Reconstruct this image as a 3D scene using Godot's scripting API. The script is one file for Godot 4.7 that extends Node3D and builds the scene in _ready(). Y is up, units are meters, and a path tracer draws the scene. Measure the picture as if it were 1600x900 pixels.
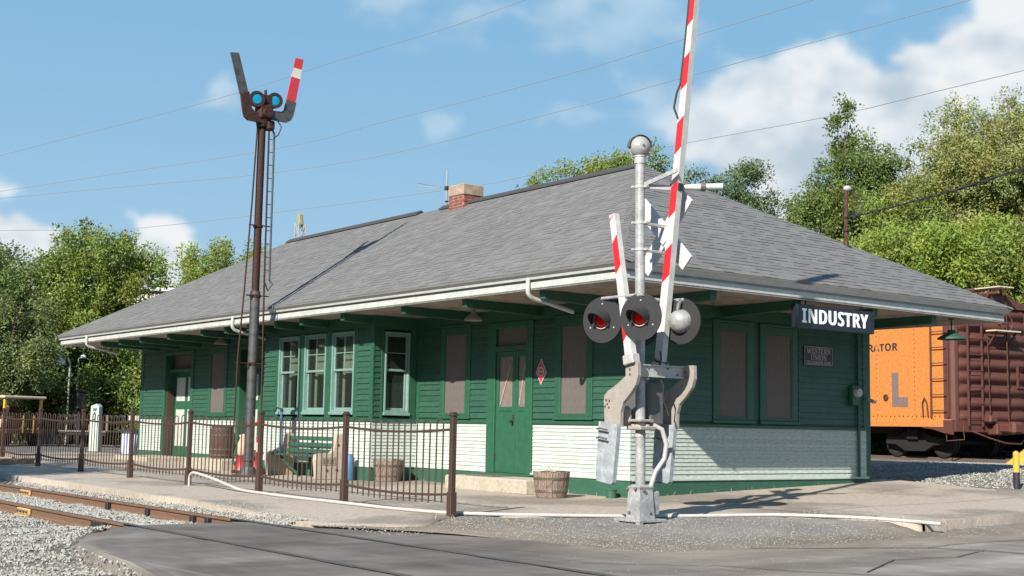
extends Node3D
# World: x along the depot's platform wall (0 = near corner, negative to the far end), z towards the tracks, y up, metres.

var rng := RandomNumberGenerator.new()
var M := {}
var taken := {}
var tex_cache := {}
const SUN := Vector3(0.647, 1.0, 1.4)

# ---------------------------------------------------------------- mesh builder
class B:
	var st := SurfaceTool.new()
	var off := Vector3.ZERO
	var smooth := false
	func _init(o := Vector3.ZERO):
		off = o
		st.begin(Mesh.PRIMITIVE_TRIANGLES)
		st.set_smooth_group(-1)
	func flat() -> void:
		st.set_smooth_group(-1)
	func soft(g := 0) -> void:
		st.set_smooth_group(g)
	func col(c: Color) -> void:
		st.set_color(c)
	func tri(a: Vector3, b: Vector3, c: Vector3) -> void:   # counter-clockwise seen from outside
		st.add_vertex(a - off)
		st.add_vertex(c - off)
		st.add_vertex(b - off)
	func quad(a: Vector3, b: Vector3, c: Vector3, d: Vector3) -> void:
		tri(a, b, c)
		tri(a, c, d)
	func otri(a: Vector3, b: Vector3, c: Vector3, o: Vector3) -> void:
		if (b - a).cross(c - a).dot((a + b + c) / 3.0 - o) < 0.0:
			tri(a, c, b)
		else:
			tri(a, b, c)
	func oquad(a: Vector3, b: Vector3, c: Vector3, d: Vector3, o: Vector3) -> void:
		otri(a, b, c, o)
		otri(a, c, d, o)
	func box(c: Vector3, s: Vector3, bv := 0.0, bs := Basis()) -> void:
		flat()
		var h := s * 0.5
		if bv <= 0.0:
			var p := []
			for k in 8:
				p.append(c + bs * Vector3(h.x * (1 if k & 1 else -1), h.y * (1 if k & 2 else -1), h.z * (1 if k & 4 else -1)))
			for f in [[0, 1, 3, 2], [4, 5, 7, 6], [0, 1, 5, 4], [2, 3, 7, 6], [0, 2, 6, 4], [1, 3, 7, 5]]:
				oquad(p[f[0]], p[f[1]], p[f[2]], p[f[3]], c)
			return
		bv = minf(bv, minf(h.x, minf(h.y, h.z)) * 0.9)
		var v := func(sx: int, sy: int, sz: int, ax: int) -> Vector3:
			var q := h - Vector3.ONE * bv
			q[ax] = h[ax]
			return c + bs * (q * Vector3(sx, sy, sz))
		for ax in 3:
			for sg in [-1, 1]:
				var ring := []
				for e in [[-1, -1], [1, -1], [1, 1], [-1, 1]]:
					var g := [0, 0, 0]
					g[ax] = sg
					g[(ax + 1) % 3] = e[0]
					g[(ax + 2) % 3] = e[1]
					ring.append(v.call(g[0], g[1], g[2], ax))
				oquad(ring[0], ring[1], ring[2], ring[3], c)
		for ax in 3:
			var a1 := (ax + 1) % 3
			var a2 := (ax + 2) % 3
			for e in [[-1, -1], [1, -1], [1, 1], [-1, 1]]:
				var g0 := [0, 0, 0]
				g0[a1] = e[0]
				g0[a2] = e[1]
				g0[ax] = -1
				var g1 := g0.duplicate()
				g1[ax] = 1
				oquad(v.call(g0[0], g0[1], g0[2], a1), v.call(g1[0], g1[1], g1[2], a1), v.call(g1[0], g1[1], g1[2], a2), v.call(g0[0], g0[1], g0[2], a2), c)
		for sx in [-1, 1]:
			for sy in [-1, 1]:
				for sz in [-1, 1]:
					otri(v.call(sx, sy, sz, 0), v.call(sx, sy, sz, 1), v.call(sx, sy, sz, 2), c)
	func span(a: Vector3, b: Vector3, bv := 0.0) -> void:    # box between two opposite corners
		box((a + b) * 0.5, (b - a).abs(), bv)
	func bar(a: Vector3, b: Vector3, w: float, t: float, up := Vector3.UP, bv := 0.0) -> void:   # rectangular bar from a to b, w along side, t along up
		var y := (b - a).normalized()
		var x := up.cross(y)
		if x.length() < 0.01:
			x = Vector3.RIGHT.cross(y)
		x = x.normalized()
		var z := x.cross(y)
		box((a + b) * 0.5, Vector3(w, (b - a).length(), t), bv, Basis(x, y, z))
	func tube(pts: Array, r, seg := 8, cap := true, g := 0) -> void:   # r: number or one per point
		var rings := []
		var prev := Vector3.ZERO
		for i in pts.size():
			var d: Vector3 = (pts[mini(i + 1, pts.size() - 1)] - pts[maxi(i - 1, 0)]).normalized()
			var x: Vector3
			if prev == Vector3.ZERO:
				x = d.cross(Vector3.UP if absf(d.y) < 0.9 else Vector3.RIGHT).normalized()
			else:
				x = (prev - d * prev.dot(d)).normalized()
			prev = x
			var y := d.cross(x)
			var rr: float = r[i] if r is Array else r
			var ring := []
			for k in seg:
				var t := TAU * k / seg
				ring.append(pts[i] + (x * cos(t) + y * sin(t)) * rr)
			rings.append(ring)
		soft(g)
		for i in rings.size() - 1:
			var o: Vector3 = (pts[i] + pts[i + 1]) * 0.5
			for k in seg:
				var l := (k + 1) % seg
				oquad(rings[i][k], rings[i][l], rings[i + 1][l], rings[i + 1][k], o)
		flat()
		if cap:
			for e in [0, rings.size() - 1]:
				var q: Vector3 = pts[1] if e == 0 else pts[e - 1]
				for k in range(1, seg - 1):
					otri(rings[e][0], rings[e][k], rings[e][k + 1], q)
	func lathe(c: Vector3, prof: Array, seg := 20, bs := Basis(), sm := true) -> void:   # prof: Vector2(radius, height) upwards
		for i in prof.size() - 1:
			if sm:
				soft(i if absf((prof[i + 1] - prof[i]).normalized().y) < 0.2 else 40)
			var a: Vector2 = prof[i]
			var b: Vector2 = prof[i + 1]
			for k in seg:
				var t0 := TAU * k / seg
				var t1 := TAU * (k + 1) / seg
				var p0 := Vector3(cos(t0), 0, -sin(t0))
				var p1 := Vector3(cos(t1), 0, -sin(t1))
				var q0 := c + bs * (p0 * a.x + Vector3(0, a.y, 0))
				var q1 := c + bs * (p1 * a.x + Vector3(0, a.y, 0))
				var q2 := c + bs * (p1 * b.x + Vector3(0, b.y, 0))
				var q3 := c + bs * (p0 * b.x + Vector3(0, b.y, 0))
				if a.x > 1e-5:
					tri(q0, q1, q2 if b.x > 1e-5 else c + bs * Vector3(0, b.y, 0))
				if b.x > 1e-5:
					tri(q0 if a.x > 1e-5 else c + bs * Vector3(0, a.y, 0), q2, q3)
		flat()
	func prism(poly: Array, o: Vector3, ux: Vector3, uy: Vector3, depth: float) -> void:   # polygon in the plane (ux, uy) through o, thick along ux x uy, centred
		flat()
		var pk := PackedVector2Array(poly)
		if Geometry2D.is_polygon_clockwise(pk):
			pk.reverse()
		var n := ux.cross(uy).normalized() * depth * 0.5
		var ix := Geometry2D.triangulate_polygon(pk)
		var at := func(p: Vector2) -> Vector3: return o + ux * p.x + uy * p.y
		for k in range(0, ix.size(), 3):
			var a: Vector3 = at.call(pk[ix[k]])
			var b: Vector3 = at.call(pk[ix[k + 1]])
			var c: Vector3 = at.call(pk[ix[k + 2]])
			if (b - a).cross(c - a).dot(n) < 0.0:
				var w := b
				b = c
				c = w
			tri(a + n, b + n, c + n)
			tri(a - n, c - n, b - n)
		for k in pk.size():
			var a: Vector3 = at.call(pk[k])
			var b: Vector3 = at.call(pk[(k + 1) % pk.size()])
			quad(a - n, b - n, b + n, a + n)
	func ball(c: Vector3, r: float, seg := 12, sq := Vector3.ONE) -> void:
		var prof := []
		for i in seg / 2 + 1:
			var t := PI * i / (seg / 2)
			prof.append(Vector2(sin(t) * r, -cos(t) * r))
		lathe(c, prof, seg, Basis.from_scale(sq))
	func mesh() -> ArrayMesh:
		st.generate_normals()
		return st.commit()

# ---------------------------------------------------------------- nodes
func numbered(n: String) -> String:
	if not taken.has(n):
		taken[n] = 0
		return n
	taken[n] += 1
	return "%s_%03d" % [n, taken[n]]

func tag(o: Node, label := "", category := "", group := "", kind := "") -> Node:
	if label:
		o.set_meta("label", label)
	if category:
		o.set_meta("category", category)
	if group:
		o.set_meta("group", group)
	if kind:
		o.set_meta("kind", kind)
	return o

func thing(called: String, label: String, category: String, at := Vector3.ZERO, group := "") -> Node3D:
	var o := Node3D.new()
	o.name = numbered(called)
	add_child(o)
	o.position = at
	tag(o, label, category, group)
	return o

func part(called: String, what, mat: Material, parent: Node) -> MeshInstance3D:
	var o := MeshInstance3D.new()
	o.mesh = what.mesh() if what is B else what
	o.material_override = mat
	if parent == self:
		o.name = numbered(called)
	else:
		var n := called
		var k := 0
		while parent.has_node(NodePath(n)):
			k += 1
			n = "%s_%03d" % [called, k]
		o.name = n
	parent.add_child(o)
	return o

func struct(called: String, what, mat: Material, label := "") -> MeshInstance3D:
	var o := part(called, what, mat, self)
	tag(o, label, "", "", "structure")
	return o

func single(called: String, what, mat: Material, label: String, category: String, at := Vector3.ZERO, group := "") -> MeshInstance3D:
	var o := part(called, what, mat, self)
	o.position = at
	tag(o, label, category, group)
	return o

# ---------------------------------------------------------------- materials
func noise_tex(freq: float, lo: float, hi: float, sd: int, oct := 4, size := 512, kind := FastNoiseLite.TYPE_SIMPLEX_SMOOTH, mid := 0.5) -> NoiseTexture2D:
	var key := [freq, lo, hi, sd, oct, size, kind, mid]
	if tex_cache.has(key):
		return tex_cache[key]
	var n := FastNoiseLite.new()
	n.noise_type = kind
	n.frequency = freq
	n.seed = sd
	n.fractal_type = FastNoiseLite.FRACTAL_FBM
	n.fractal_octaves = oct
	n.fractal_gain = 0.6
	var t := NoiseTexture2D.new()
	t.width = size
	t.height = size
	t.seamless = true
	t.noise = n
	var g := Gradient.new()
	g.set_color(0, Color(lo, lo, lo))
	g.set_color(1, Color(hi, hi, hi))
	if mid != 0.5:
		g.set_offset(0, mid - 0.12)
		g.set_offset(1, mid + 0.12)
	t.color_ramp = g
	tex_cache[key] = t
	return t

func ramp_tex(freq: float, cols: Array, offs: Array, sd: int, oct := 5, size := 512) -> NoiseTexture2D:
	var n := FastNoiseLite.new()
	n.noise_type = FastNoiseLite.TYPE_SIMPLEX_SMOOTH
	n.frequency = freq
	n.seed = sd
	n.fractal_octaves = oct
	n.fractal_gain = 0.6
	var t := NoiseTexture2D.new()
	t.width = size
	t.height = size
	t.seamless = true
	t.noise = n
	var g := Gradient.new()
	g.offsets = PackedFloat32Array(offs)
	g.colors = PackedColorArray(cols)
	t.color_ramp = g
	return t

func mk(called: String, c: Color, rough := 0.7, fine: Texture2D = null, fs := Vector3.ONE, coarse: Texture2D = null, cs := Vector3.ONE, bump: Texture2D = null, bh := 0.0, metal := 0.0) -> StandardMaterial3D:
	var m := StandardMaterial3D.new()
	m.resource_name = called
	m.albedo_color = c
	m.roughness = rough
	m.metallic = metal
	if fine or bump:
		m.uv1_triplanar = true
		m.uv1_world_triplanar = true
		m.uv1_scale = fs
		m.uv1_triplanar_sharpness = 4.0
	if fine:
		m.albedo_texture = fine
	if coarse:
		m.detail_enabled = true
		m.detail_albedo = coarse
		m.detail_blend_mode = BaseMaterial3D.BLEND_MODE_MUL
		m.detail_uv_layer = BaseMaterial3D.DETAIL_UV_2
		m.uv2_triplanar = true
		m.uv2_world_triplanar = true
		m.uv2_scale = cs
	if bump:
		m.heightmap_enabled = true
		m.heightmap_texture = bump
		m.heightmap_scale = bh
	M[called] = m
	return m

func lin(r: float, g: float, b: float) -> Color:      # a linear base colour as the sRGB value a material takes
	return Color(r, g, b).linear_to_srgb()

func materials() -> void:
	var fine := noise_tex(0.03, 0.8, 1.0, 3, 5)
	var softn := noise_tex(0.012, 0.88, 1.0, 5, 4)
	var blot := noise_tex(0.008, 0.74, 1.0, 9, 5)
	var grit := noise_tex(0.09, 0.68, 1.0, 12, 4)
	var vein := noise_tex(0.02, 0.0, 1.0, 17, 5)
	var h := noise_tex(0.03, 0.0, 1.0, 21, 3)
	var patch := noise_tex(0.01, 0.8, 1.0, 31, 6, 512, FastNoiseLite.TYPE_SIMPLEX_SMOOTH, 0.36)
	var flake := noise_tex(0.03, 0.72, 1.0, 37, 6, 512, FastNoiseLite.TYPE_SIMPLEX_SMOOTH, 0.2)
	var V1 := Vector3.ONE
	for k in 4:
		var f: float = [1.0, 0.93, 1.07, 0.98][k]
		mk("green%d" % k, lin(0.032 * f, 0.108 * f, 0.069 * f), 0.5, softn, V1 * 0.7, fine, Vector3(0.6, 3.0, 0.6), h, 0.05)
		mk("white%d" % k, lin(0.455 * lerpf(1, f, 0.3), 0.52 * lerpf(1, f, 0.3), 0.475 * lerpf(1, f, 0.3)), 0.5, softn, V1 * 0.5)
	for k in 4:
		var f: float = [1.0, 0.93, 1.05, 0.97][k]
		mk("worn%d" % k, lin(0.475 * f, 0.53 * f, 0.485 * f), 0.6, fine, Vector3(0.5, 2.0, 0.5), flake, Vector3(0.3, 1.7, 0.3))
	mk("green_trim", lin(0.024, 0.105, 0.062), 0.5, softn, V1 * 0.9, softn, V1 * 3.1, h, 0.04)
	mk("green_dark", lin(0.02, 0.075, 0.048), 0.6, softn, V1 * 0.9)
	mk("green_base", lin(0.025, 0.10, 0.062), 0.7, softn, V1 * 0.5, flake, Vector3(1.3, 0.8, 1.3), h, 0.07)
	mk("window_trim", lin(0.20, 0.335, 0.30), 0.5, softn, V1, softn, V1 * 4.0)
	mk("fascia", lin(0.47, 0.49, 0.475), 0.5, softn, V1 * 0.6, flake, Vector3(0.9, 2.6, 0.9), h, 0.05)
	mk("gutter", lin(0.48, 0.50, 0.495), 0.4, softn, V1 * 0.5)
	mk("soffit", lin(0.34, 0.27, 0.22), 0.7, softn, V1 * 0.6, patch, V1 * 0.4)
	mk("board_panel", lin(0.152, 0.13, 0.122), 0.75, fine, Vector3(3, 0.35, 3), softn, Vector3(9, 0.5, 9))
	mk("hazy_glass", lin(0.20, 0.16, 0.145), 0.35, softn, V1 * 1.0)
	mk("curtain", lin(0.15, 0.20, 0.145), 0.9, softn, V1 * 2.0)
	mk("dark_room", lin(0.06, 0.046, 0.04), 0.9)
	mk("dark_wood", lin(0.075, 0.045, 0.03), 0.75, softn, V1 * 1.5, fine, Vector3(4, 0.5, 4))
	mk("door_white", lin(0.45, 0.475, 0.44), 0.5, softn, V1)
	mk("door_green", lin(0.028, 0.12, 0.069), 0.42, softn, V1 * 0.8, softn, V1 * 3.0)
	var pane := mk("pane", Color(0.30, 0.34, 0.32, 0.12), 0.03)
	pane.transparency = BaseMaterial3D.TRANSPARENCY_ALPHA
	for k in 6:
		var f: float = [1.0, 0.92, 1.08, 0.96, 1.04, 0.87][k]
		mk("shingle%d" % k, lin(0.232 * f, 0.229 * f, 0.224 * f), 0.9, grit, V1 * 1.6, softn, V1 * 0.12, h, 0.06)
	var sh := mk("shingle_many", Color.WHITE, 0.9, grit, V1 * 1.6, softn, V1 * 0.12, h, 0.06)
	sh.vertex_color_use_as_albedo = true
	mk("ridge_cap", lin(0.06, 0.06, 0.065), 0.9, grit, V1 * 1.6)
	mk("mortar", lin(0.36, 0.30, 0.26), 0.9, fine, V1 * 2.0)
	for k in 4:
		var f: float = [1.0, 0.8, 1.2, 0.9][k]
		mk("brick%d" % k, lin(0.27 * f, 0.075 * f, 0.052 * f), 0.9, fine, V1 * 3.0, null, V1, h, 0.07)
	mk("cement_cap", lin(0.50, 0.38, 0.28), 0.9, fine, V1 * 1.2, blot, V1 * 0.7, h, 0.07)
	# ground
	var conc := mk("concrete", Color.WHITE, 0.85, fine, V1 * 0.55, patch, V1 * 0.045, h, 0.12)
	conc.albedo_color = lin(0.44, 0.375, 0.305)
	mk("concrete_pale", lin(0.52, 0.455, 0.365), 0.85, fine, V1 * 0.8, softn, V1 * 0.3, h, 0.1)
	mk("concrete_bench", lin(0.64, 0.54, 0.44), 0.9, grit, V1 * 1.0, softn, V1 * 0.9, h, 0.06)
	var asp := mk("asphalt", Color.WHITE, 0.9, grit, V1 * 1.7, blot, Vector3(0.22, 0.22, 0.06), h, 0.15)
	asp.vertex_color_use_as_albedo = true
	asp.metallic_specular = 0.25
	asp.roughness = 1.0
	mk("tar", lin(0.085, 0.078, 0.073), 0.75, fine, V1 * 2.0)
	var gr := mk("gravel", Color.WHITE, 0.95, noise_tex(0.16, 0.5, 1.0, 41, 3, 512), V1 * 1.3, blot, V1 * 0.11, noise_tex(0.16, 0.0, 1.0, 41, 3, 512), 1.0)
	gr.vertex_color_use_as_albedo = true
	var st := mk("stone", Color.WHITE, 0.95, fine, V1 * 4.0)
	st.vertex_color_use_as_albedo = true
	# metals
	var rust := ramp_tex(0.02, [Color(0.20, 0.105, 0.07), Color(0.33, 0.19, 0.125), Color(0.43, 0.27, 0.18)], [0.2, 0.5, 0.85], 51)
	mk("rust", Color(1, 1, 1), 0.85, rust, V1 * 1.3, fine, V1 * 5.0, h, 0.07)
	mk("rail_side", lin(0.19, 0.105, 0.065), 0.85, fine, V1 * 1.5, softn, Vector3(0.3, 4, 4), h, 0.07)
	mk("rail_head", lin(0.14, 0.095, 0.085), 0.4, softn, V1 * 2.0, null, V1, null, 0.0, 0.5)
	mk("yellow_bar", lin(0.56, 0.36, 0.15), 0.7, flake, V1 * 3.0, blot, V1 * 4.0)
	mk("fence_brown", lin(0.075, 0.042, 0.032), 0.5, softn, V1 * 2.0, fine, V1 * 6.0)
	mk("signal_rust", Color(0.72, 0.64, 0.63), 0.8, rust, V1 * 1.7, fine, V1 * 4.0, h, 0.07)
	mk("signal_dark", lin(0.065, 0.068, 0.07), 0.55, softn, V1 * 1.2, patch, V1 * 1.1)
	mk("black_iron", lin(0.018, 0.017, 0.017), 0.6, softn, V1 * 2.0)
	mk("blue_lens", lin(0.0, 0.21, 0.36), 0.08)
	mk("red_blade", lin(0.52, 0.035, 0.045), 0.55, softn, V1 * 1.5, flake, V1 * 1.4)
	mk("white_blade", lin(0.62, 0.58, 0.52), 0.55, softn, V1 * 1.5)
	mk("silver", lin(0.50, 0.51, 0.515), 0.38, fine, V1 * 1.2, blot, V1 * 1.1, null, 0.0, 0.12)
	mk("bell_grey", lin(0.42, 0.42, 0.415), 0.4, softn, V1 * 2.0, fine, V1 * 5.0)
	mk("galvanized", lin(0.56, 0.55, 0.53), 0.5, softn, V1 * 2.0, fine, V1 * 5.0, h, 0.03, 0.1)
	mk("primer_tan", lin(0.42, 0.375, 0.335), 0.5, softn, V1 * 1.5, fine, V1 * 4.0)
	mk("plate_grey", lin(0.44, 0.475, 0.51), 0.45, softn, V1 * 2.0, blot, V1 * 1.3)
	mk("steel_grey", lin(0.13, 0.13, 0.125), 0.5, softn, V1 * 2.0, fine, V1 * 6.0)
	mk("bolt", lin(0.10, 0.085, 0.075), 0.6)
	mk("gate_white", lin(0.52, 0.525, 0.51), 0.4, softn, V1 * 1.0)
	mk("gate_red", lin(0.56, 0.022, 0.03), 0.35, softn, V1 * 1.0)
	mk("buck_white", lin(0.50, 0.52, 0.54), 0.4, softn, V1 * 1.5)
	mk("disc_black", lin(0.02, 0.021, 0.023), 0.6, softn, V1 * 2.0)
	mk("hood_black", lin(0.02, 0.02, 0.022), 0.7)
	mk("red_lens", lin(0.80, 0.012, 0.010), 0.08)
	mk("lens_bright", lin(0.75, 0.03, 0.02), 0.1)
	mk("black_paint", lin(0.012, 0.016, 0.026), 0.4, softn, V1)
	mk("letter_white", lin(0.9, 0.91, 0.92), 0.5)
	mk("sign_board", lin(0.025, 0.02, 0.03), 0.5, softn, V1 * 2.0)
	mk("sign_grey", lin(0.30, 0.29, 0.28), 0.6)
	mk("sign_red", lin(0.42, 0.03, 0.06), 0.5)
	mk("sign_pink", lin(0.46, 0.36, 0.36), 0.5)
	mk("pipe_white", lin(0.47, 0.455, 0.43), 0.4, softn, V1)
	mk("lamp_shade", lin(0.30, 0.27, 0.23), 0.5, softn, V1 * 2.0)
	mk("stave", Color(1, 1, 1), 0.9, ramp_tex(0.02, [Color(0.38, 0.32, 0.28), Color(0.54, 0.47, 0.42), Color(0.65, 0.58, 0.53)], [0.2, 0.5, 0.85], 61), Vector3(5, 0.8, 5), fine, V1 * 4.0, h, 0.07)
	mk("barrel_brown", Color(1, 1, 1), 0.85, ramp_tex(0.02, [Color(0.21, 0.14, 0.11), Color(0.33, 0.235, 0.19), Color(0.40, 0.30, 0.25)], [0.2, 0.5, 0.85], 63), Vector3(5, 0.8, 5), fine, V1 * 4.0, h, 0.07)
	mk("hoop", lin(0.10, 0.07, 0.055), 0.7, softn, V1 * 3.0)
	mk("soil", lin(0.06, 0.045, 0.03), 0.95, grit, V1 * 3.0)
	mk("dry_plant", lin(0.34, 0.27, 0.19), 0.9)
	mk("bench_green", lin(0.03, 0.135, 0.085), 0.5, softn, V1 * 1.0, fine, V1 * 4.0)
	mk("engraved", lin(0.13, 0.095, 0.07), 0.9)
	mk("red_iron", lin(0.40, 0.018, 0.03), 0.5, softn, V1 * 2.0, fine, V1 * 5.0)
	mk("sack", lin(0.56, 0.42, 0.30), 0.9, fine, V1 * 3.0)
	mk("blue_pipe", lin(0.035, 0.12, 0.24), 0.5)
	# cars and yard
	mk("orange", lin(0.60, 0.215, 0.045), 0.65, fine, V1 * 0.7, flake, Vector3(2.6, 0.3, 2.6), h, 0.12)
	mk("maroon", lin(0.125, 0.040, 0.030), 0.65, softn, V1 * 0.6, fine, V1 * 1.5, h, 0.12)
	mk("grey_patch", lin(0.17, 0.13, 0.12), 0.6, softn, V1 * 1.5)
	mk("truck_black", lin(0.010, 0.009, 0.009), 0.8, fine, V1 * 2.0)
	mk("car_grey", lin(0.16, 0.18, 0.20), 0.6, softn, V1 * 0.5)
	mk("yard_yellow", lin(0.66, 0.36, 0.05), 0.6, softn, V1 * 1.5, flake, V1 * 2.0)
	mk("roof_tan", lin(0.55, 0.47, 0.36), 0.7, softn, V1 * 1.0)
	mk("yard_green", lin(0.06, 0.12, 0.10), 0.6, softn, V1 * 2.0)
	mk("grey_wood", lin(0.20, 0.17, 0.15), 0.85, fine, V1 * 2.0)
	mk("pole_grey", lin(0.30, 0.30, 0.28), 0.5, softn, V1 * 2.0)
	mk("glazed_blue", lin(0.50, 0.56, 0.70), 0.3)
	mk("panel_cream", lin(0.52, 0.48, 0.41), 0.6, softn, V1 * 0.5)
	mk("roof_white", lin(0.5, 0.51, 0.52), 0.5)
	mk("wire", lin(0.19, 0.20, 0.21), 0.6)
	mk("cable_black", lin(0.02, 0.02, 0.022), 0.6)
	mk("bark", Color(1, 1, 1), 0.9, ramp_tex(0.02, [Color(0.17, 0.13, 0.10), Color(0.29, 0.24, 0.19), Color(0.38, 0.33, 0.28)], [0.2, 0.5, 0.85], 71), Vector3(3, 0.6, 3))
	var leaf := mk("leaf", Color(1, 1, 1), 0.5)
	leaf.vertex_color_use_as_albedo = true
	leaf.backlight_enabled = true
	leaf.backlight = Color(0.85, 0.85, 0.85)
	mk("antenna", lin(0.26, 0.27, 0.28), 0.4)
	mk("straw_shrub", lin(0.25, 0.22, 0.12), 0.9)

# ---------------------------------------------------------------- sky
func sky_image() -> ImageTexture:
	var W := 2048
	var H := 1024
	var img := Image.create_empty(W, H, false, Image.FORMAT_RGB8)
	var n1 := FastNoiseLite.new()
	n1.seed = 7
	n1.frequency = 8.0
	n1.fractal_octaves = 6
	n1.fractal_gain = 0.55
	var n2 := FastNoiseLite.new()
	n2.seed = 19
	n2.frequency = 16.0
	n2.fractal_octaves = 4
	# clouds: azimuth, elevation, half width, half height in degrees, weight (banks of cumulus all round, some of them in view)
	var cl := [
		[-37.0, 13.5, 5.0, 2.3, 1.0], [-31.0, 14.8, 4.0, 3.2, 1.15], [-42.4, 13.9, 3.0, 2.0, 0.92], [-39.8, 14.9, 1.6, 1.5, 0.9], [-34.5, 12.4, 6.0, 2.0, 0.8], [-24, 13, 7, 3.5, 1.0], [-41.0, 9.4, 1.2, 2.0, 1.1], [-32, 8.0, 7, 2.2, 0.7], [-46.5, 15.0, 1.8, 1.0, 0.5],
		[-51.5, 19.2, 6.5, 1.8, 0.72], [-58.6, 19.0, 2.2, 1.5, 0.68], [-46, 17.2, 4, 1.5, 0.5], [-65.6, 14.0, 1.5, 0.9, 0.72], [-61.0, 14.9, 1.1, 0.6, 0.6], [-56.1, 13.4, 0.9, 0.7, 0.55], [-51.2, 16.6, 0.8, 0.6, 0.5],
		[-49.6, 13.7, 1.8, 0.6, 0.62], [-74.5, 7.0, 3.2, 1.7, 1.0], [-68.4, 6.8, 1.4, 1.9, 1.05], [-84, 8, 6, 2, 0.9]]
	var r2 := RandomNumberGenerator.new()
	r2.seed = 5
	for k in 34:
		var az := r2.randf_range(-5, 260)
		var el := 6.0 + 30.0 * pow(r2.randf(), 1.6)
		cl.append([az, el, r2.randf_range(3, 11), r2.randf_range(1.5, 4), r2.randf_range(0.7, 1.25)])
	for k in 14:
		cl.append([r2.randf_range(-100, 260), r2.randf_range(34, 75), r2.randf_range(6, 16), r2.randf_range(3, 6), r2.randf_range(0.6, 1.0)])
	var low := Color(0.695, 0.825, 0.915)
	var mid := Color(0.535, 0.73, 0.878)
	var top := Color(0.27, 0.50, 0.78)
	for j in H:
		var el := (0.5 - (j + 0.5) / H) * 180.0
		if el < -1.0:
			img.fill_rect(Rect2i(0, j, W, 1), Color(0.42, 0.39, 0.35))
			continue
		var base := low.lerp(mid, smoothstep(0, 19, el)).lerp(top, smoothstep(17, 80, el))
		var row := []
		for c in cl:
			if absf(el - c[1]) < c[3] * 2.6:
				row.append(c)
		var ce := cos(deg_to_rad(el))
		var se := sin(deg_to_rad(el))
		for i in W:
			var az := (i + 0.5) / W * 360.0
			if az > 180.0:
				az -= 360.0
			var cov := 0.0
			var shade := 0.0
			var c0 := 0.0
			for c in row:
				var da: float = absf(az - c[0])
				if da > 180.0:
					da = 360.0 - da
				if da < c[2] * 2.6:
					var dy: float = (el - c[1]) / c[3]
					if dy < 0.0:
						dy *= 0.8
					var w: float = c[4] * exp(-(da * da / (c[2] * c[2]) + dy * dy))
					cov += w
					c0 += w * c[4]
					shade += w * dy
			if cov < 0.06:
				img.set_pixel(i, j, base)
				continue
			var d := Vector3(sin(deg_to_rad(az)) * ce, se * 1.6, -cos(deg_to_rad(az)) * ce)
			var f := n1.get_noise_3dv(d)
			var g := n2.get_noise_3dv(d * 1.4 + Vector3(0.01, -0.02, 0.0))
			var bil := 1.0 - 2.4 * absf(n2.get_noise_3dv(d * 0.62 + Vector3(0.3, 0.1, 0.2)))
			f = f * 0.75 + (bil - 0.55) * 0.5
			var a := smoothstep(0.24, lerpf(0.85, 0.62, smoothstep(0.7, 1.0, c0 / cov)), cov + f * 0.95) * smoothstep(0.05, 0.2, cov) * lerpf(0.36, 1.0, smoothstep(0.6, 0.98, c0 / cov))
			var lit := clampf(0.52 + 0.38 * shade / cov + 1.15 * f + 0.5 * g, 0.0, 1.0)
			var white := Color(0.755, 0.81, 0.86).lerp(Color(0.955, 0.962, 0.97), lit)
			img.set_pixel(i, j, base.lerp(white, a * 0.97))
	return ImageTexture.create_from_image(img)

# ---------------------------------------------------------------- ground heights
func plat_y(x: float, z: float) -> float:
	var y := 0.004 * clampf(-x, 0.0, 22.0) - 0.014 * maxf(z, 0.0)
	if z < 0.0 and x > -20.3:
		y = 0.034 * -z * clampf(1.0 - maxf(x, 0.0) / 6.5, 0.0, 1.0) - 0.004 * maxf(x, 0.0) + y * clampf(1.0 + z / 2.0, 0, 1)
	y -= 0.068 * smoothstep(-2.5, 0.8, x) * smoothstep(4.5, 6.1, z)
	return y

func road_y(_x: float, z: float) -> float:
	return -0.158 + clampf((-z - 3.0) * 0.03, 0.0, 0.5)

func ground_y(x: float, z: float) -> float:
	if x > 5.2 and z > -60.0:
		return road_y(x, z) - 0.12
	if z < -6.3:
		var y := 0.12 + 0.068 * clampf(-6.3 - z, 0.0, 5.0) - 0.05 * smoothstep(-12.5, -15.0, z)
		if x < -20.0:
			y = lerpf(y, 0.03, smoothstep(-20.0, -26.0, x))
		return y
	if z > 5.9:
		var b := -0.31
		return lerpf(-0.12 if x < -40.0 else -0.26, b, smoothstep(5.9, 6.5, z))
	if x < -24.0:
		return 0.03 - 0.012 * maxf(z, 0.0)
	return -0.22

func strip(rows: Array, color: Callable) -> ArrayMesh:     # rows of points, each row as many; smooth normals; drops a skirt at every edge
	var st := SurfaceTool.new()
	st.begin(Mesh.PRIMITIVE_TRIANGLES)
	st.set_smooth_group(0)
	var w: int = rows[0].size()
	for r in rows:
		for p in r:
			st.set_color(color.call(p))
			st.add_vertex(p)
	for j in rows.size() - 1:
		for i in w - 1:
			var a := j * w + i
			var up: bool = (rows[j][i + 1] - rows[j][i]).cross(rows[j + 1][i] - rows[j][i]).y > 0.0
			for t in ([[a, a + w, a + 1], [a + 1, a + w, a + w + 1]] if up else [[a, a + 1, a + w], [a + 1, a + w + 1, a + w]]):
				for k in t:
					st.add_index(k)
	st.generate_normals()
	return st.commit()

func pl(tab: Array, v: float) -> float:      # piecewise-linear table of [v, value]
	if v <= tab[0][0]:
		return tab[0][1]
	for k in tab.size() - 1:
		if v <= tab[k + 1][0]:
			return lerpf(tab[k][1], tab[k + 1][1], (v - tab[k][0]) / (tab[k + 1][0] - tab[k][0]))
	return tab[-1][1]

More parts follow.
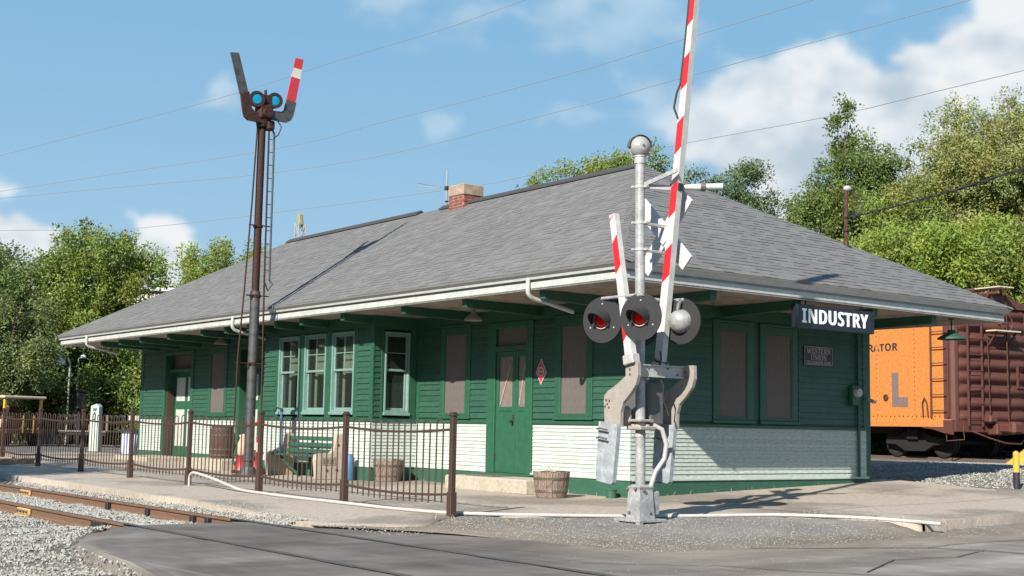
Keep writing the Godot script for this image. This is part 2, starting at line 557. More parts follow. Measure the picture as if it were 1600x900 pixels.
var nz := FastNoiseLite.new()
const ROAD_L := [[-80.0, 5.62], [4.5, 5.62], [4.85, 5.35], [5.05, 4.6], [5.2, 3.5], [5.35, 2.5], [5.8, 1.6], [6.4, 0.64], [6.66, -0.55], [8.1, -0.45], [8.9, 0.6], [9.45, 1.8], [9.72, 4.3], [9.9, 5.3], [10.4, 5.7], [30.0, 6.2]]
const VERGE_L := [[-3.2, 4.95], [-1.5, 5.2], [-0.3, 5.42], [0.05, 5.5], [0.3, 4.9], [0.55, 4.35], [1.0, 3.72], [2.5, 2.98], [3.9, 2.08], [4.25, 1.5], [4.6, 1.7], [5.3, 2.3], [5.6, 2.0], [5.9, 1.4], [6.25, 0.85]]

func build_ground() -> void:
	nz.seed = 77
	nz.frequency = 0.35
	nz.fractal_octaves = 4
	# the ground sheet, to the horizon
	var xs := [-420.0, -260.0, -160.0, -110.0, -80.0]
	var x := -66.0
	while x < 24.0:
		xs.append(x)
		x += 1.0
	xs.append_array([30.0, 45.0, 70.0, 120.0, 220.0, 420.0])
	var zs := [-420.0, -260.0, -160.0, -110.0, -80.0, -66.0, -58.0, -50.0, -44.0, -40.0]
	var z := -36.0
	while z < 14.0:
		zs.append(z)
		z += 0.5 if z > -8.0 else 1.0
	zs.append_array([15.0, 17.0, 20.0, 26.0, 40.0, 70.0, 120.0, 220.0, 420.0])
	var rows := []
	for zz in zs:
		var r := []
		for xx in xs:
			var bump := nz.get_noise_2d(xx * 2.0, zz * 2.0) * (0.03 if absf(xx) < 60 and absf(zz) < 60 else 0.5)
			r.append(Vector3(xx, ground_y(xx, zz) + bump, zz))
		rows.append(r)
	var gcol := func(p: Vector3) -> Color:
		var n := nz.get_noise_2d(p.x, p.z)
		var gravel := Color(0.42, 0.39, 0.355).lerp(Color(0.40, 0.345, 0.28), clampf(0.4 + n, 0, 1))
		var grass := Color(0.075, 0.10, 0.03).lerp(Color(0.14, 0.13, 0.06), clampf(0.5 + n * 1.2, 0, 1))
		var far := maxf(smoothstep(-40.0, -46.0, p.x + n * 6.0) * smoothstep(4.0, -2.0, p.z + n * 4), maxf(smoothstep(-21.5, -26.0, p.z + n * 3.0), smoothstep(15.0, 22.0, p.z)))
		return gravel.lerp(grass, far)
	struct("ground", strip(rows, gcol), M.gravel)
	# the concrete platform along the depot and its apron at the end wall
	var white := func(_p: Vector3) -> Color: return Color.WHITE
	rows = []
	var zrow := [-0.4, -0.2, 0.0, 0.049, 0.052, 0.12, 0.2, 0.3, 0.42, 0.55, 0.7, 0.85, 1.0]
	for k in 25:
		zrow.append(1.0 + 5.17 * (k + 1) / 25.0)
	for zv in zrow:
		z = zv
		var r := []
		var right := 1.2 if z < 0.05 else minf(pl(VERGE_L, z) - 0.06, 5.4)
		for k in 49:
			var xx := lerpf(-24.6, right, k / 48.0)
			var e := 0.05 * nz.get_noise_2d(xx * 6.0, 3.0) if z > 6.1 else 0.0
			r.append(Vector3(xx, plat_y(xx, z), z + e))
		r.append(Vector3(right + 0.01, plat_y(right, z) - 0.25, z))
		rows.append(r)
	var b := []
	for p in rows[-1]:
		b.append(p + Vector3(0, -0.3, 0.02))
	rows.append(b)
	struct("platform", strip(rows, white), M.concrete)
	rows = []
	for step in 31:
		z = lerpf(-6.75, 0.0495, step / 30.0)
		var r := []
		var right := pl([[-6.75, 4.3], [-2.97, 4.93], [-1.5, 5.17], [-0.3, 5.4], [0.05, 5.44], [0.3, 4.84], [0.55, 4.3], [0.8, 4.0]], z)
		for k in 26:
			var xx := lerpf(-0.25, right, k / 25.0)
			r.append(Vector3(xx, plat_y(xx, z) + 0.004, z))
		r.append(Vector3(right + 0.015, plat_y(right, z) - 0.30, z))
		rows.append(r)
	struct("pavement", strip(rows, white), M.concrete)
	# the asphalt road past the end wall and over the track
	rows = []
	var zz := -70.0
	while zz < 28.0:
		var r := []
		var l := pl(ROAD_L, zz) + 0.07 * nz.get_noise_2d(zz * 5.0, 9.0)
		for k in 61:
			var t := k / 60.0
			var xx := lerpf(l, 20.0, t * t if l > 3.0 else t)
			var y := road_y(xx, zz)
			if k == 0:
				y -= 0.16
			elif k == 1:
				y -= 0.045
			elif k == 2:
				y -= 0.012
			r.append(Vector3(xx, y + 0.006 * nz.get_noise_2d(xx * 3, zz * 3), zz))
		rows.append(r)
		zz += 0.1 if zz > -6.0 and zz < 12.0 else 1.0
	var acol := func(p: Vector3) -> Color:
		var n := nz.get_noise_2d(p.x * 1.5 + 40.0, p.z * 1.5)
		var base := Color(0.40, 0.362, 0.325)
		# the crossing is paved in newer, darker asphalt; sand from the verge lies along the edge
		base = base.lerp(Color(0.275, 0.253, 0.232), smoothstep(4.4, 5.6, p.z + n * 0.8) * smoothstep(9.9, 9.2, p.z + n * 0.5) * smoothstep(7.5, 5.2, p.x + n * 1.5))
		var sand := smoothstep(1.5, 0.05, p.x - pl(ROAD_L, p.z) + n * 0.9) * smoothstep(5.4, 4.6, p.z) + 0.55 * smoothstep(1.1, 0.1, absf(p.z - 5.3) + n) * smoothstep(2.2, 3.4, p.x)
		base *= 1.0 + 0.13 * nz.get_noise_2d(p.x * 5.0, p.z * 0.9) + 0.32 * nz.get_noise_2d(p.x * 1.1 + 9, p.z * 1.1) + 0.3 * nz.get_noise_2d(p.x * 8.0, p.z * 8.0)
		base *= 1.0 - 0.16 * exp(-pow((p.x - 6.75 - 0.3 * sin(p.z * 0.35)) / 0.22, 2.0)) - 0.16 * exp(-pow((p.x - 8.35 - 0.3 * sin(p.z * 0.35)) / 0.24, 2.0))
		return base.lerp(Color(0.43, 0.36, 0.29), clampf(sand, 0, 1) * 0.8)
	struct("road", strip(rows, acol), M.asphalt)
	# gravel verge between apron and road, round the crossing signal
	rows = []
	z = -3.2
	while z <= 6.2:
		var r := []
		var l := pl(VERGE_L, z) - 0.12
		var rr := pl(ROAD_L, z) + 0.22
		if rr < l + 0.3:
			rr = l + 0.3
		for k in 25:
			var t := k / 24.0
			var xx := lerpf(l, rr, t)
			var y0 := plat_y(l, z) - 0.012 if z > 0.2 else -0.12
			var y := lerpf(y0, -0.165, smoothstep(0.15, 1.0, t))
			if k > 0 and k < 24:
				y += 0.02 * nz.get_noise_2d(xx * 7.0, z * 7.0)
			r.append(Vector3(xx, y, z))
		rows.append(r)
		z += 0.12
	var vcol := func(p: Vector3) -> Color:
		var n := nz.get_noise_2d(p.x * 2.0, p.z * 2.0)
		var sandy := smoothstep(0.9, 0.1, absf(p.x - pl(ROAD_L, p.z)) + n * 0.7) + smoothstep(3.6, 4.6, p.z + n)
		return Color(0.52, 0.485, 0.45).lerp(Color(0.50, 0.42, 0.33), clampf(sandy, 0, 1))
	struct("gravel_verge", strip(rows, vcol), M.gravel)
	# tar-sealed cracks and the filled flangeways in the crossing
	var cr := B.new()
	for path in [[[5.75, 3.55], [6.1, 2.9], [6.35, 2.2], [6.62, 1.7], [7.1, 1.35], [8.2, 1.2], [9.6, 1.3]], [[6.62, 1.7], [6.5, 1.1], [6.45, 0.2], [6.5, -0.8], [6.4, -2.4]], [[6.1, 6.2], [6.9, 5.2], [7.6, 4.9], [8.6, 4.1]], [[7.1, 1.35], [7.4, 2.3], [7.3, 3.2], [7.9, 4.4]]]:
		for k in path.size() - 1:
			var a: Array = path[k]
			var c: Array = path[k + 1]
			var w := 0.010 if path.size() != 7 else 0.02
			var dirv := Vector2(c[0] - a[0], c[1] - a[1]).normalized() * w
			var pa := Vector3(a[0], road_y(0, a[1]) + 0.009, a[1])
			var pc := Vector3(c[0], road_y(0, c[1]) + 0.009, c[1])
			var s := Vector3(-dirv.y, 0, dirv.x)
			cr.quad(pa - s, pa + s, pc + s, pc - s)
	tag(part("crack_seal", cr, M.tar, self), "", "", "", "structure")
	# hairline cracks and joints in the concrete
	var cc := B.new()
	for path in [[[-9.0, 0.3], [-9.05, 2.0], [-8.95, 4.2], [-9.0, 6.1]], [[-3.4, 1.2], [-3.3, 3.0], [-3.42, 4.6], [-3.3, 6.1]], [[-14.6, 1.6], [-14.7, 4.0], [-14.6, 6.1]], [[0.4, 0.2], [1.3, -0.1], [2.2, -0.5], [3.3, -0.55], [4.6, -1.1]], [[1.2, -6.0], [1.5, -4.2], [1.3, -2.6], [1.6, -0.9], [1.5, 0.5]], [[3.2, -5.6], [3.35, -3.6], [3.2, -1.8], [3.5, 0.3]]]:
		for k in path.size() - 1:
			for i in 4:
				var a := Vector2(path[k][0], path[k][1]).lerp(Vector2(path[k + 1][0], path[k + 1][1]), i / 4.0)
				var c := Vector2(path[k][0], path[k][1]).lerp(Vector2(path[k + 1][0], path[k + 1][1]), (i + 1) / 4.0)
				a += Vector2(nz.get_noise_2d(a.x * 9, a.y * 9), nz.get_noise_2d(a.y * 9, a.x * 9)) * 0.08
				c += Vector2(nz.get_noise_2d(c.x * 9, c.y * 9), nz.get_noise_2d(c.y * 9, c.x * 9)) * 0.08
				var s2 := (c - a).normalized() * 0.007
				var s := Vector3(-s2.y, 0, s2.x)
				var pa := Vector3(a.x, plat_y(a.x, a.y) + 0.009, a.y)
				var pc := Vector3(c.x, plat_y(c.x, c.y) + 0.009, c.y)
				cc.quad(pa - s, pa + s, pc + s, pc - s)
	tag(part("concrete_crack", cc, M.engraved, self), "", "", "", "structure")
	for zr in [6.62, 8.13]:
		var f := B.new()
		for k in 30:
			var x0 := -0.2 + k * 0.6 + (0.0 if zr < 7 else 0.3)
			var w := 0.048 + 0.02 * nz.get_noise_2d(k * 9.0, zr * 20)
			var yy := -0.1495
			f.quad(Vector3(x0, yy, zr + 0.05 - w), Vector3(x0, yy, zr + 0.05 + w), Vector3(x0 + 0.6, yy, zr + 0.05 + w), Vector3(x0 + 0.6, yy, zr + 0.05 - w))
		tag(part("flangeway", f, M.tar, self), "", "", "", "structure")

func stones() -> void:
	var sm := []
	for v in 3:
		var b := B.new()
		var pts := []
		for k in 9:
			var d := Vector3(rng.randf_range(-1, 1), rng.randf_range(-1, 1), rng.randf_range(-1, 1)).normalized()
			pts.append(d)
		# a lumpy octahedron
		var o := [Vector3(1, 0, 0), Vector3(-1, 0, 0), Vector3(0, 0.8, 0), Vector3(0, -0.8, 0), Vector3(0, 0, 1), Vector3(0, 0, -1)]
		for k in 6:
			o[k] = o[k] * rng.randf_range(0.75, 1.1) + pts[k] * 0.25
		for f in [[0, 2, 4], [4, 2, 1], [1, 2, 5], [5, 2, 0], [0, 4, 3], [4, 1, 3], [1, 5, 3], [5, 0, 3]]:
			b.otri(o[f[0]], o[f[1]], o[f[2]], Vector3.ZERO)
		sm.append(b.mesh())
	# [x0, x1, z0, z1, number, size from, size to, how: 0 track, 1 outside track, 2 shoulder, 3 verge, 4 platform crumbs, 5 gravel bank behind]
	var sets := [["ballast", [[-26.0, 0.3, 6.72, 8.05, 23000, 0.013, 0.03, 0], [-14.0, 5.2, 8.22, 12.2, 32000, 0.010, 0.026, 1], [-24.0, 0.6, 6.02, 6.56, 12000, 0.011, 0.024, 2]]],
		["loose_gravel", [[1.4, 6.0, -1.5, 5.5, 15000, 0.004, 0.0105, 3], [-2.5, 3.0, 5.6, 6.2, 500, 0.006, 0.014, 4], [-3.0, 5.0, -14.0, -6.6, 9000, 0.012, 0.03, 5], [5.3, 7.4, -3.0, 6.5, 260, 0.003, 0.007, 6]]]]
	for s in sets:
		var holder: Node3D = null
		for v in 3:
			var buf := PackedFloat32Array()
			var cnt := 0
			for q in s[1]:
				for k in int(q[4]) / 3:
					var x := rng.randf_range(q[0], q[1])
					var z := rng.randf_range(q[2], q[3])
					var y := -0.3
					var how: int = q[7]
					if how == 0:
						y = -0.295 + 0.035 * nz.get_noise_2d(x * 3, z * 3)
						if x > pl(ROAD_L, z) - 0.05 + rng.randf() * 0.3:
							continue
					elif how == 1:
						var l := pl([[8.1, -0.45], [8.9, 0.6], [9.45, 1.8], [9.72, 4.3], [9.9, 5.3], [12.2, 5.7]], z)
						if x > l + 0.25 * rng.randf() or rng.randf() < smoothstep(-6, -14, x) * 0.5:
							continue
						y = -0.30 + 0.04 * nz.get_noise_2d(x * 2, z * 2) + 0.1 * smoothstep(0.7, 0.0, l - x)
					elif how == 2:
						y = lerpf(-0.12, -0.24, smoothstep(6.05, 6.5, z)) + 0.02 * nz.get_noise_2d(x * 5, z * 3)
					elif how == 3:
						var l3 := pl(VERGE_L, z)
						var r3 := pl(ROAD_L, z) + 0.35
						if x < l3 or x > r3 or rng.randf() < smoothstep(r3 - 1.0, r3, x) * 0.8:
							continue
						var t := (x - l3 + 0.12) / (r3 - 0.13 - l3 + 0.12)
						y = lerpf(plat_y(l3, z) - 0.012 if z > 0.2 else -0.12, -0.165, smoothstep(0.15, 1.0, t)) + 0.004
					elif how == 4:
						y = plat_y(x, z) + 0.003
					elif how == 5:
						y = ground_y(x, z) + 0.01
						if x > -0.3 and z > -6.9:
							continue
					else:
						y = road_y(x, z) + 0.004
						if x < pl(ROAD_L, z):
							continue
					var sc := rng.randf_range(q[5], q[6])
					var bs := Basis.from_euler(Vector3(rng.randf() * TAU, rng.randf() * TAU, rng.randf() * TAU)).scaled(Vector3(sc, sc * 0.8, sc))
					buf.append_array([bs.x.x, bs.y.x, bs.z.x, x, bs.x.y, bs.y.y, bs.z.y, y, bs.x.z, bs.y.z, bs.z.z, z])
					var g := rng.randf_range(0.27, 0.46) if how < 3 or how == 5 else rng.randf_range(0.29, 0.41)
					var warm := rng.randf_range(0.88, 1.0)
					buf.append_array([g, g * (0.96 + 0.02 * warm), g * warm * 0.95, 1.0])
					cnt += 1
			var mm := MultiMesh.new()
			mm.transform_format = MultiMesh.TRANSFORM_3D
			mm.use_colors = true
			mm.mesh = sm[v]
			mm.instance_count = cnt
			mm.buffer = buf
			var o := MultiMeshInstance3D.new()
			o.multimesh = mm
			o.material_override = M.stone
			o.name = numbered(s[0])
			add_child(o)
			tag(o, "", "", "", "stuff")

# ---------------------------------------------------------------- the depot
const LX := 20.32
const WZ := 5.89
const FRONT := [Vector3(0, 0, 0), Vector3(1, 0, 0), Vector3(0, 0, 1)]        # origin, along, outwards
const ENDW := [Vector3(0, 0, 0), Vector3(0, 0, -1), Vector3(1, 0, 0)]
const BAYF := [Vector3(0, 0, 1.0), Vector3(1, 0, 0), Vector3(0, 0, 1)]
const BAYR := [Vector3(-6.18, 0, 1.0), Vector3(0, 0, -1), Vector3(1, 0, 0)]
var board_mesh := {}

func fp(f: Array, s: float, y: float, o: float) -> Vector3:
	return f[0] + f[1] * s + Vector3.UP * y + f[2] * o

func fbox(b: B, f: Array, s0: float, s1: float, y0: float, y1: float, o0: float, o1: float, bv := 0.0) -> void:
	b.span(fp(f, s0, y0, o0), fp(f, s1, y1, o1), bv)

func boards(wall: Node, called: String, f: Array, s0: float, s1: float, y0: float, y1: float, n: int, mat: String) -> void:
	var h := (y1 - y0) / n
	var key := "%.4f" % h
	if not board_mesh.has(key):
		var b := B.new()
		var d := 0.026 if h > 0.08 else 0.022
		var p := [Vector2(0.002, 0.0), Vector2(0.002, d - 0.003), Vector2(0.008, d), Vector2(h + 0.004, 0.008), Vector2(h + 0.004, 0.0)]
		for k in 5:
			var u: Vector2 = p[k]
			var v: Vector2 = p[(k + 1) % 5]
			b.oquad(Vector3(0, u.x, u.y), Vector3(1, u.x, u.y), Vector3(1, v.x, v.y), Vector3(0, v.x, v.y), Vector3(0.5, h * 0.5, 0.006))
		for e in [0.0, 1.0]:
			for k in range(1, 4):
				b.otri(Vector3(e, p[0].x, p[0].y), Vector3(e, p[k].x, p[k].y), Vector3(e, p[k + 1].x, p[k + 1].y), Vector3(0.5, h * 0.5, 0.006))
		board_mesh[key] = b.mesh()
	for k in n:
		var cuts := [s0, s1]
		if s1 - s0 > 2.2 and rng.randf() < (0.12 if h < 0.08 else 0.5):
			cuts = [s0, lerpf(s0, s1, rng.randf_range(0.2, 0.8)), s1]
		for c in cuts.size() - 1:
			var o := part(called, board_mesh[key], M["%s%d" % [mat, [0, 3, 0, 2, 1][rng.randi() % 5]]], wall)
			var j := 0.0012 * rng.randf_range(-1, 1)
			o.transform = Transform3D(Basis(f[1] * (cuts[c + 1] - cuts[c] - 0.003), Vector3.UP.rotated(f[2], j * 0.6), f[2] * rng.randf_range(0.85, 1.15)), fp(f, cuts[c] + 0.0015, y0 + k * h + j, 0.0))

func boarded_window(d: Node3D, f: Array, s0: float, s1: float, y0: float, y1: float, cas := 0.13) -> void:
	var b := B.new()
	fbox(b, f, s0 - cas, s0, y0 - 0.02, y1 + 0.12, 0.0, 0.034, 0.005)
	fbox(b, f, s1, s1 + cas, y0 - 0.02, y1 + 0.12, 0.0, 0.034, 0.005)
	fbox(b, f, s0, s1, y1, y1 + 0.115, 0.0, 0.032, 0.004)
	fbox(b, f, s0 - cas - 0.02, s1 + cas + 0.02, y1 + 0.121, y1 + 0.16, 0.0, 0.055, 0.006)
	fbox(b, f, s0 - cas - 0.02, s1 + cas + 0.02, y0 - 0.075, y0 - 0.021, 0.0, 0.06, 0.006)
	fbox(b, f, s0, s0 + 0.03, y0 + 0.03, y1 - 0.03, 0.0, 0.026)
	fbox(b, f, s1 - 0.03, s1, y0 + 0.03, y1 - 0.03, 0.0, 0.026)
	fbox(b, f, s0, s1, y0 - 0.019, y0 + 0.03, 0.0, 0.027)
	fbox(b, f, s0, s1, y1 - 0.03, y1 - 0.001, 0.0, 0.027)
	var w := part("window", b, M.green_trim, d)
	b = B.new()
	fbox(b, f, s0 + 0.031, s1 - 0.031, y0 + 0.031, y1 - 0.031, 0.0, 0.012)
	var pan := part("shutter_panel", b, M.board_panel, w)
	b = B.new()       # screw heads round the edge of the sheet
	for q in [[0.06, 0.06], [0.06, 0.5], [0.06, 0.94], [0.94, 0.06], [0.94, 0.5], [0.94, 0.94]]:
		var c := fp(f, lerpf(s0, s1, q[0] * 0.86 + 0.07), lerpf(y0, y1, q[1] * 0.94 + 0.03), 0.012)
		b.tube([c, c + f[2] * 0.004], 0.008, 6)
	tag(part("screws", b, M.bolt, pan), "", "", "", "stuff")

func sash_window(d: Node3D, f: Array, s0: float, s1: float, y0: float, y1: float, inside: float) -> void:
	var ym := (y0 + y1) * 0.5 + 0.04
	var b := B.new()
	fbox(b, f, s0 - 0.035, s0, y0 - 0.04, y1 + 0.05, -0.06, 0.035, 0.004)
	fbox(b, f, s1, s1 + 0.035, y0 - 0.04, y1 + 0.05, -0.06, 0.035, 0.004)
	fbox(b, f, s0, s1, y1, y1 + 0.05, -0.06, 0.033, 0.004)
	fbox(b, f, s0 - 0.055, s1 + 0.055, y0 - 0.10, y0 - 0.041, -0.06, 0.06, 0.008)
	fbox(b, f, s0, s1, y0 - 0.04, y0, -0.06, 0.033, 0.004)
	var w := part("window", b, M.window_trim, d)
	for k in 2:
		var a := y0 if k == 0 else ym - 0.02
		var e := ym + 0.02 if k == 0 else y1
		var oo := -0.04 if k == 0 else -0.005
		b = B.new()
		fbox(b, f, s0 + 0.001, s0 + 0.04, a, e, oo - 0.03, oo, 0.004)
		fbox(b, f, s1 - 0.04, s1 - 0.001, a, e, oo - 0.03, oo, 0.004)
		fbox(b, f, s0 + 0.04, s1 - 0.04, a + 0.001, a + 0.045, oo - 0.029, oo - 0.001, 0.004)
		fbox(b, f, s0 + 0.04, s1 - 0.04, e - 0.04, e - 0.001, oo - 0.029, oo - 0.001, 0.004)
		if k == 1:
			b.span(fp(f, s0 + 0.04, (a + e) * 0.5 - 0.008, oo - 0.025), fp(f, s1 - 0.04, (a + e) * 0.5 + 0.008, oo - 0.004))
		var mid := (s0 + s1) * 0.5
		if k == 1 and s1 - s0 > 0.6:
			fbox(b, f, mid - 0.008, mid + 0.008, a + 0.046, e - 0.042, oo - 0.026, oo - 0.003)
		part("sash", b, M.window_trim, w)
		b = B.new()
		fbox(b, f, s0 + 0.04, s1 - 0.04, a + 0.045, e - 0.04, oo - 0.018, oo - 0.014)
		part("pane", b, M.pane, w)
	# a gathered curtain behind the upper sash and one drawn aside below
	b = B.new()
	for k in 16:
		var t0 := s0 + (s1 - s0) * k / 16.0
		var t1 := s0 + (s1 - s0) * (k + 1) / 16.0
		var yb := ym - 0.05 if k > 1 else y0 + 0.05
		var o0 := -inside + 0.03 * (k % 2)
		var o1 := -inside + 0.03 * ((k + 1) % 2)
		if inside > 0.5 and k > 4:
			continue
		b.quad(fp(f, t0, yb, o0), fp(f, t1, yb, o1), fp(f, t1, y1 + 0.03, o1), fp(f, t0, y1 + 0.03, o0))
	part("curtain", b, M.curtain, w)

func build_depot() -> void:
	var d := thing("station_depot", "low green and white clapboard railway depot with grey shingled hip roof", "railway station")
	# walls behind the boards
	var b := B.new()
	for s in [[-LX, -18.62, -0.3, 3.175], [-18.62, -16.92, 2.95, 3.175], [-16.92, -14.02, -0.3, 3.175], [-14.02, -12.85, 2.95, 3.175], [-12.85, -10.76, -0.3, 3.175], [-10.76, -6.18, 2.97, 3.175], [-6.18, -3.62, -0.3, 3.175], [-3.62, -2.6, -0.3, 0.3], [-3.62, -2.6, 2.85, 3.175], [-2.6, 0.0, -0.3, 3.175]]:
		fbox(b, FRONT, s[0], s[1], s[2], s[3], -0.16, 0.0)
	var front := part("front_wall", b, M.green_dark, d)
	b = B.new()
	fbox(b, ENDW, 0.16, WZ, -0.3, 3.175, -0.16, 0.0)
	var endw := part("end_wall", b, M.green_dark, d)
	b = B.new()
	b.span(Vector3(-LX, -0.3, -WZ), Vector3(0.0, 3.175, -WZ - 0.15))
	b.span(Vector3(-LX - 0.15, -0.3, 0), Vector3(-LX, 3.175, -WZ - 0.15))
	b.span(Vector3(-10.9, 0.02, -1.6), Vector3(-6.0, 3.1, -1.75))
	part("rear_wall", b, M.green_trim, d)
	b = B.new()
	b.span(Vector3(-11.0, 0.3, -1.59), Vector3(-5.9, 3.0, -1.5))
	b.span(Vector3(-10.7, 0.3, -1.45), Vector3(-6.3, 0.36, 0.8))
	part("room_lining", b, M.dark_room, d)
	# bay
	b = B.new()
	fbox(b, BAYF, -10.75, -10.1, -0.3, 3.175, -0.12, 0.0)
	fbox(b, BAYF, -9.15, -8.93, 1.22, 2.93, -0.12, 0.0)
	fbox(b, BAYF, -8.0, -7.78, 1.22, 2.93, -0.12, 0.0)
	fbox(b, BAYF, -6.88, -6.3, -0.3, 3.175, -0.12, 0.0)
	fbox(b, BAYF, -10.1, -6.88, -0.3, 1.22, -0.12, 0.0)
	fbox(b, BAYF, -10.1, -6.88, 2.93, 3.175, -0.12, 0.0)
	fbox(b, BAYR, 0.0, 0.2, -0.3, 3.175, -0.12, 0.0)
	fbox(b, BAYR, 0.85, 1.0, -0.3, 3.175, -0.12, 0.0)
	fbox(b, BAYR, 0.2, 0.85, -0.3, 1.22, -0.12, 0.0)
	fbox(b, BAYR, 0.2, 0.85, 2.92, 3.175, -0.12, 0.0)
	b.span(Vector3(-10.75, -0.3, 0.0), Vector3(-10.63, 3.175, 0.88))
	var bay := part("bay_window", b, M.green_trim, d)
	# clapboards: narrow white ones below the sill, wider green ones above
	for s in [[-LX, -18.76], [-16.79, -14.12], [-12.74, -10.76], [-6.155, -3.81], [-2.47, 0.018]]:
		boards(front, "wainscot_board", FRONT, s[0], s[1], 0.30, 1.14, 13, "white")
	for s in [[-LX, -18.76], [-16.79, -15.86], [-14.75, -14.12], [-12.74, -10.76], [-6.155, -5.36], [-4.35, -3.81], [-2.47, -1.88], [-0.89, 0.0]]:
		boards(front, "siding_board", FRONT, s[0], s[1], 1.23, 2.93, 16, "green")
	boards(endw, "wainscot_board", ENDW, 0.0, WZ, 0.30, 1.14, 13, "worn")
	for s in [[0.0, 1.82], [4.0, WZ]]:
		boards(endw, "siding_board", ENDW, s[0], s[1], 1.23, 2.93, 16, "green")
	boards(bay, "wainscot_board", BAYF, -10.75, -6.162, 0.30, 1.14, 13, "white")
	boards(bay, "siding_board", BAYF, -10.75, -10.2, 1.23, 2.93, 16, "green")
	boards(bay, "siding_board", BAYF, -6.76, -6.162, 1.23, 2.93, 16, "green")
	boards(bay, "wainscot_board", BAYR, 0.0, 1.0, 0.30, 1.14, 13, "white")
	boards(bay, "siding_board", BAYR, 0.0, 0.15, 1.23, 2.93, 16, "green")
	# foundation skirt with its ledge, sill rail, frieze and corner boards
	b = B.new()
	for s in [[-LX, -18.7], [-16.85, -14.1], [-12.8, -10.76], [-6.18, -3.78], [-2.5, 0.03]]:
		fbox(b, FRONT, s[0], s[1], -0.3, 0.268, 0.0, 0.03, 0.004)
	fbox(b, BAYF, -10.75, -6.15, -0.3, 0.268, 0.0, 0.03, 0.004)
	fbox(b, BAYR, 0.0, 0.97, -0.3, 0.268, 0.0, 0.03, 0.004)
	fbox(b, ENDW, -0.029, WZ, -0.3, 0.268, 0.0, 0.032, 0.004)
	part("foundation", b, M.green_base, d)
	b = B.new()
	for s in [[-LX, -18.7], [-16.85, -14.1], [-12.8, -10.76], [-6.18, -3.79], [-2.49, 0.05]]:
		fbox(b, FRONT, s[0], s[1], 0.268, 0.302, 0.0, 0.05, 0.006)
	fbox(b, BAYF, -10.77, -6.13, 0.268, 0.302, 0.0, 0.05, 0.006)
	fbox(b, BAYR, 0.001, 0.95, 0.268, 0.302, 0.0, 0.05, 0.006)
	part("water_table", b, M.white1, d)
	b = B.new()
	fbox(b, ENDW, 0.0, WZ + 0.03, 0.262, 0.304, 0.0, 0.055, 0.006)
	part("water_table", b, M.white0, d)
	for s in [[FRONT, -LX, -18.77], [FRONT, -16.78, -14.12], [FRONT, -12.73, -10.76], [FRONT, -6.18, -3.82], [FRONT, -2.46, 0.045], [BAYF, -10.79, -6.13], [BAYR, 0.001, 0.95], [ENDW, 0.001, WZ + 0.03]]:
		b = B.new()
		fbox(b, s[0], s[1], s[2], 1.14, 1.195, 0.0, 0.05 if s[0] != ENDW else 0.048, 0.01)
		part("sill_rail", b, M.green_trim, d)
	b = B.new()
	fbox(b, FRONT, -LX, -10.76, 2.96, 3.174, 0.0, 0.026)
	fbox(b, FRONT, -6.18, 0.024, 2.96, 3.174, 0.0, 0.026)
	fbox(b, BAYF, -10.76, -6.15, 2.96, 3.174, 0.0, 0.026)
	fbox(b, BAYR, 0.001, 0.98, 2.96, 3.174, 0.0, 0.026)
	fbox(b, ENDW, 0.0, WZ, 2.96, 3.174, 0.0, 0.022)
	for s in [[FRONT, -0.09, 0.026], [BAYF, -6.27, -6.153]]:
		fbox(b, s[0], s[1], s[2], 1.196, 2.959, 0.0, 0.03)
	fbox(b, ENDW, 0.0, 0.09, 1.196, 2.959, 0.0, 0.03)
	fbox(b, ENDW, WZ - 0.09, WZ + 0.02, 1.196, 2.959, 0.0, 0.03)
	fbox(b, FRONT, -LX - 0.02, -LX + 0.1, 1.196, 2.959, 0.0, 0.03)
	fbox(b, FRONT, -6.18, -6.05, 1.196, 2.959, 0.0, 0.024)
	part("frieze", b, M.green_trim, d)
	# windows
	for s in [[-15.72, -14.89], [-5.21, -4.49], [-1.74, -1.03]]:
		boarded_window(d, FRONT, s[0], s[1], 1.29, 2.82)
	boarded_window(d, ENDW, 1.98, 2.68, 1.29, 2.79, 0.14)
	boarded_window(d, ENDW, 3.13, 3.83, 1.29, 2.79, 0.14)
	for s in [[-10.02, -9.19], [-8.88, -8.05], [-7.73, -6.92]]:
		sash_window(d, BAYF, s[0], s[1], 1.36, 2.86, 0.22)
	sash_window(d, BAYR, 0.27, 0.77, 1.36, 2.83, 0.6)
	b = B.new()
	for s in [[-10.19, -10.06], [-9.15, -8.92], [-8.01, -7.77], [-6.88, -6.77]]:
		fbox(b, BAYF, s[0], s[1], 1.197, 2.958, 0.0, 0.024, 0.004)
	for s in [[0.155, 0.212], [0.828, 0.96]]:
		fbox(b, BAYR, s[0], s[1], 1.197, 2.958, 0.0, 0.024, 0.004)
	part("mullion", b, M.green_trim, d)
	doors(d)
	eaves(d)
	roof(d)

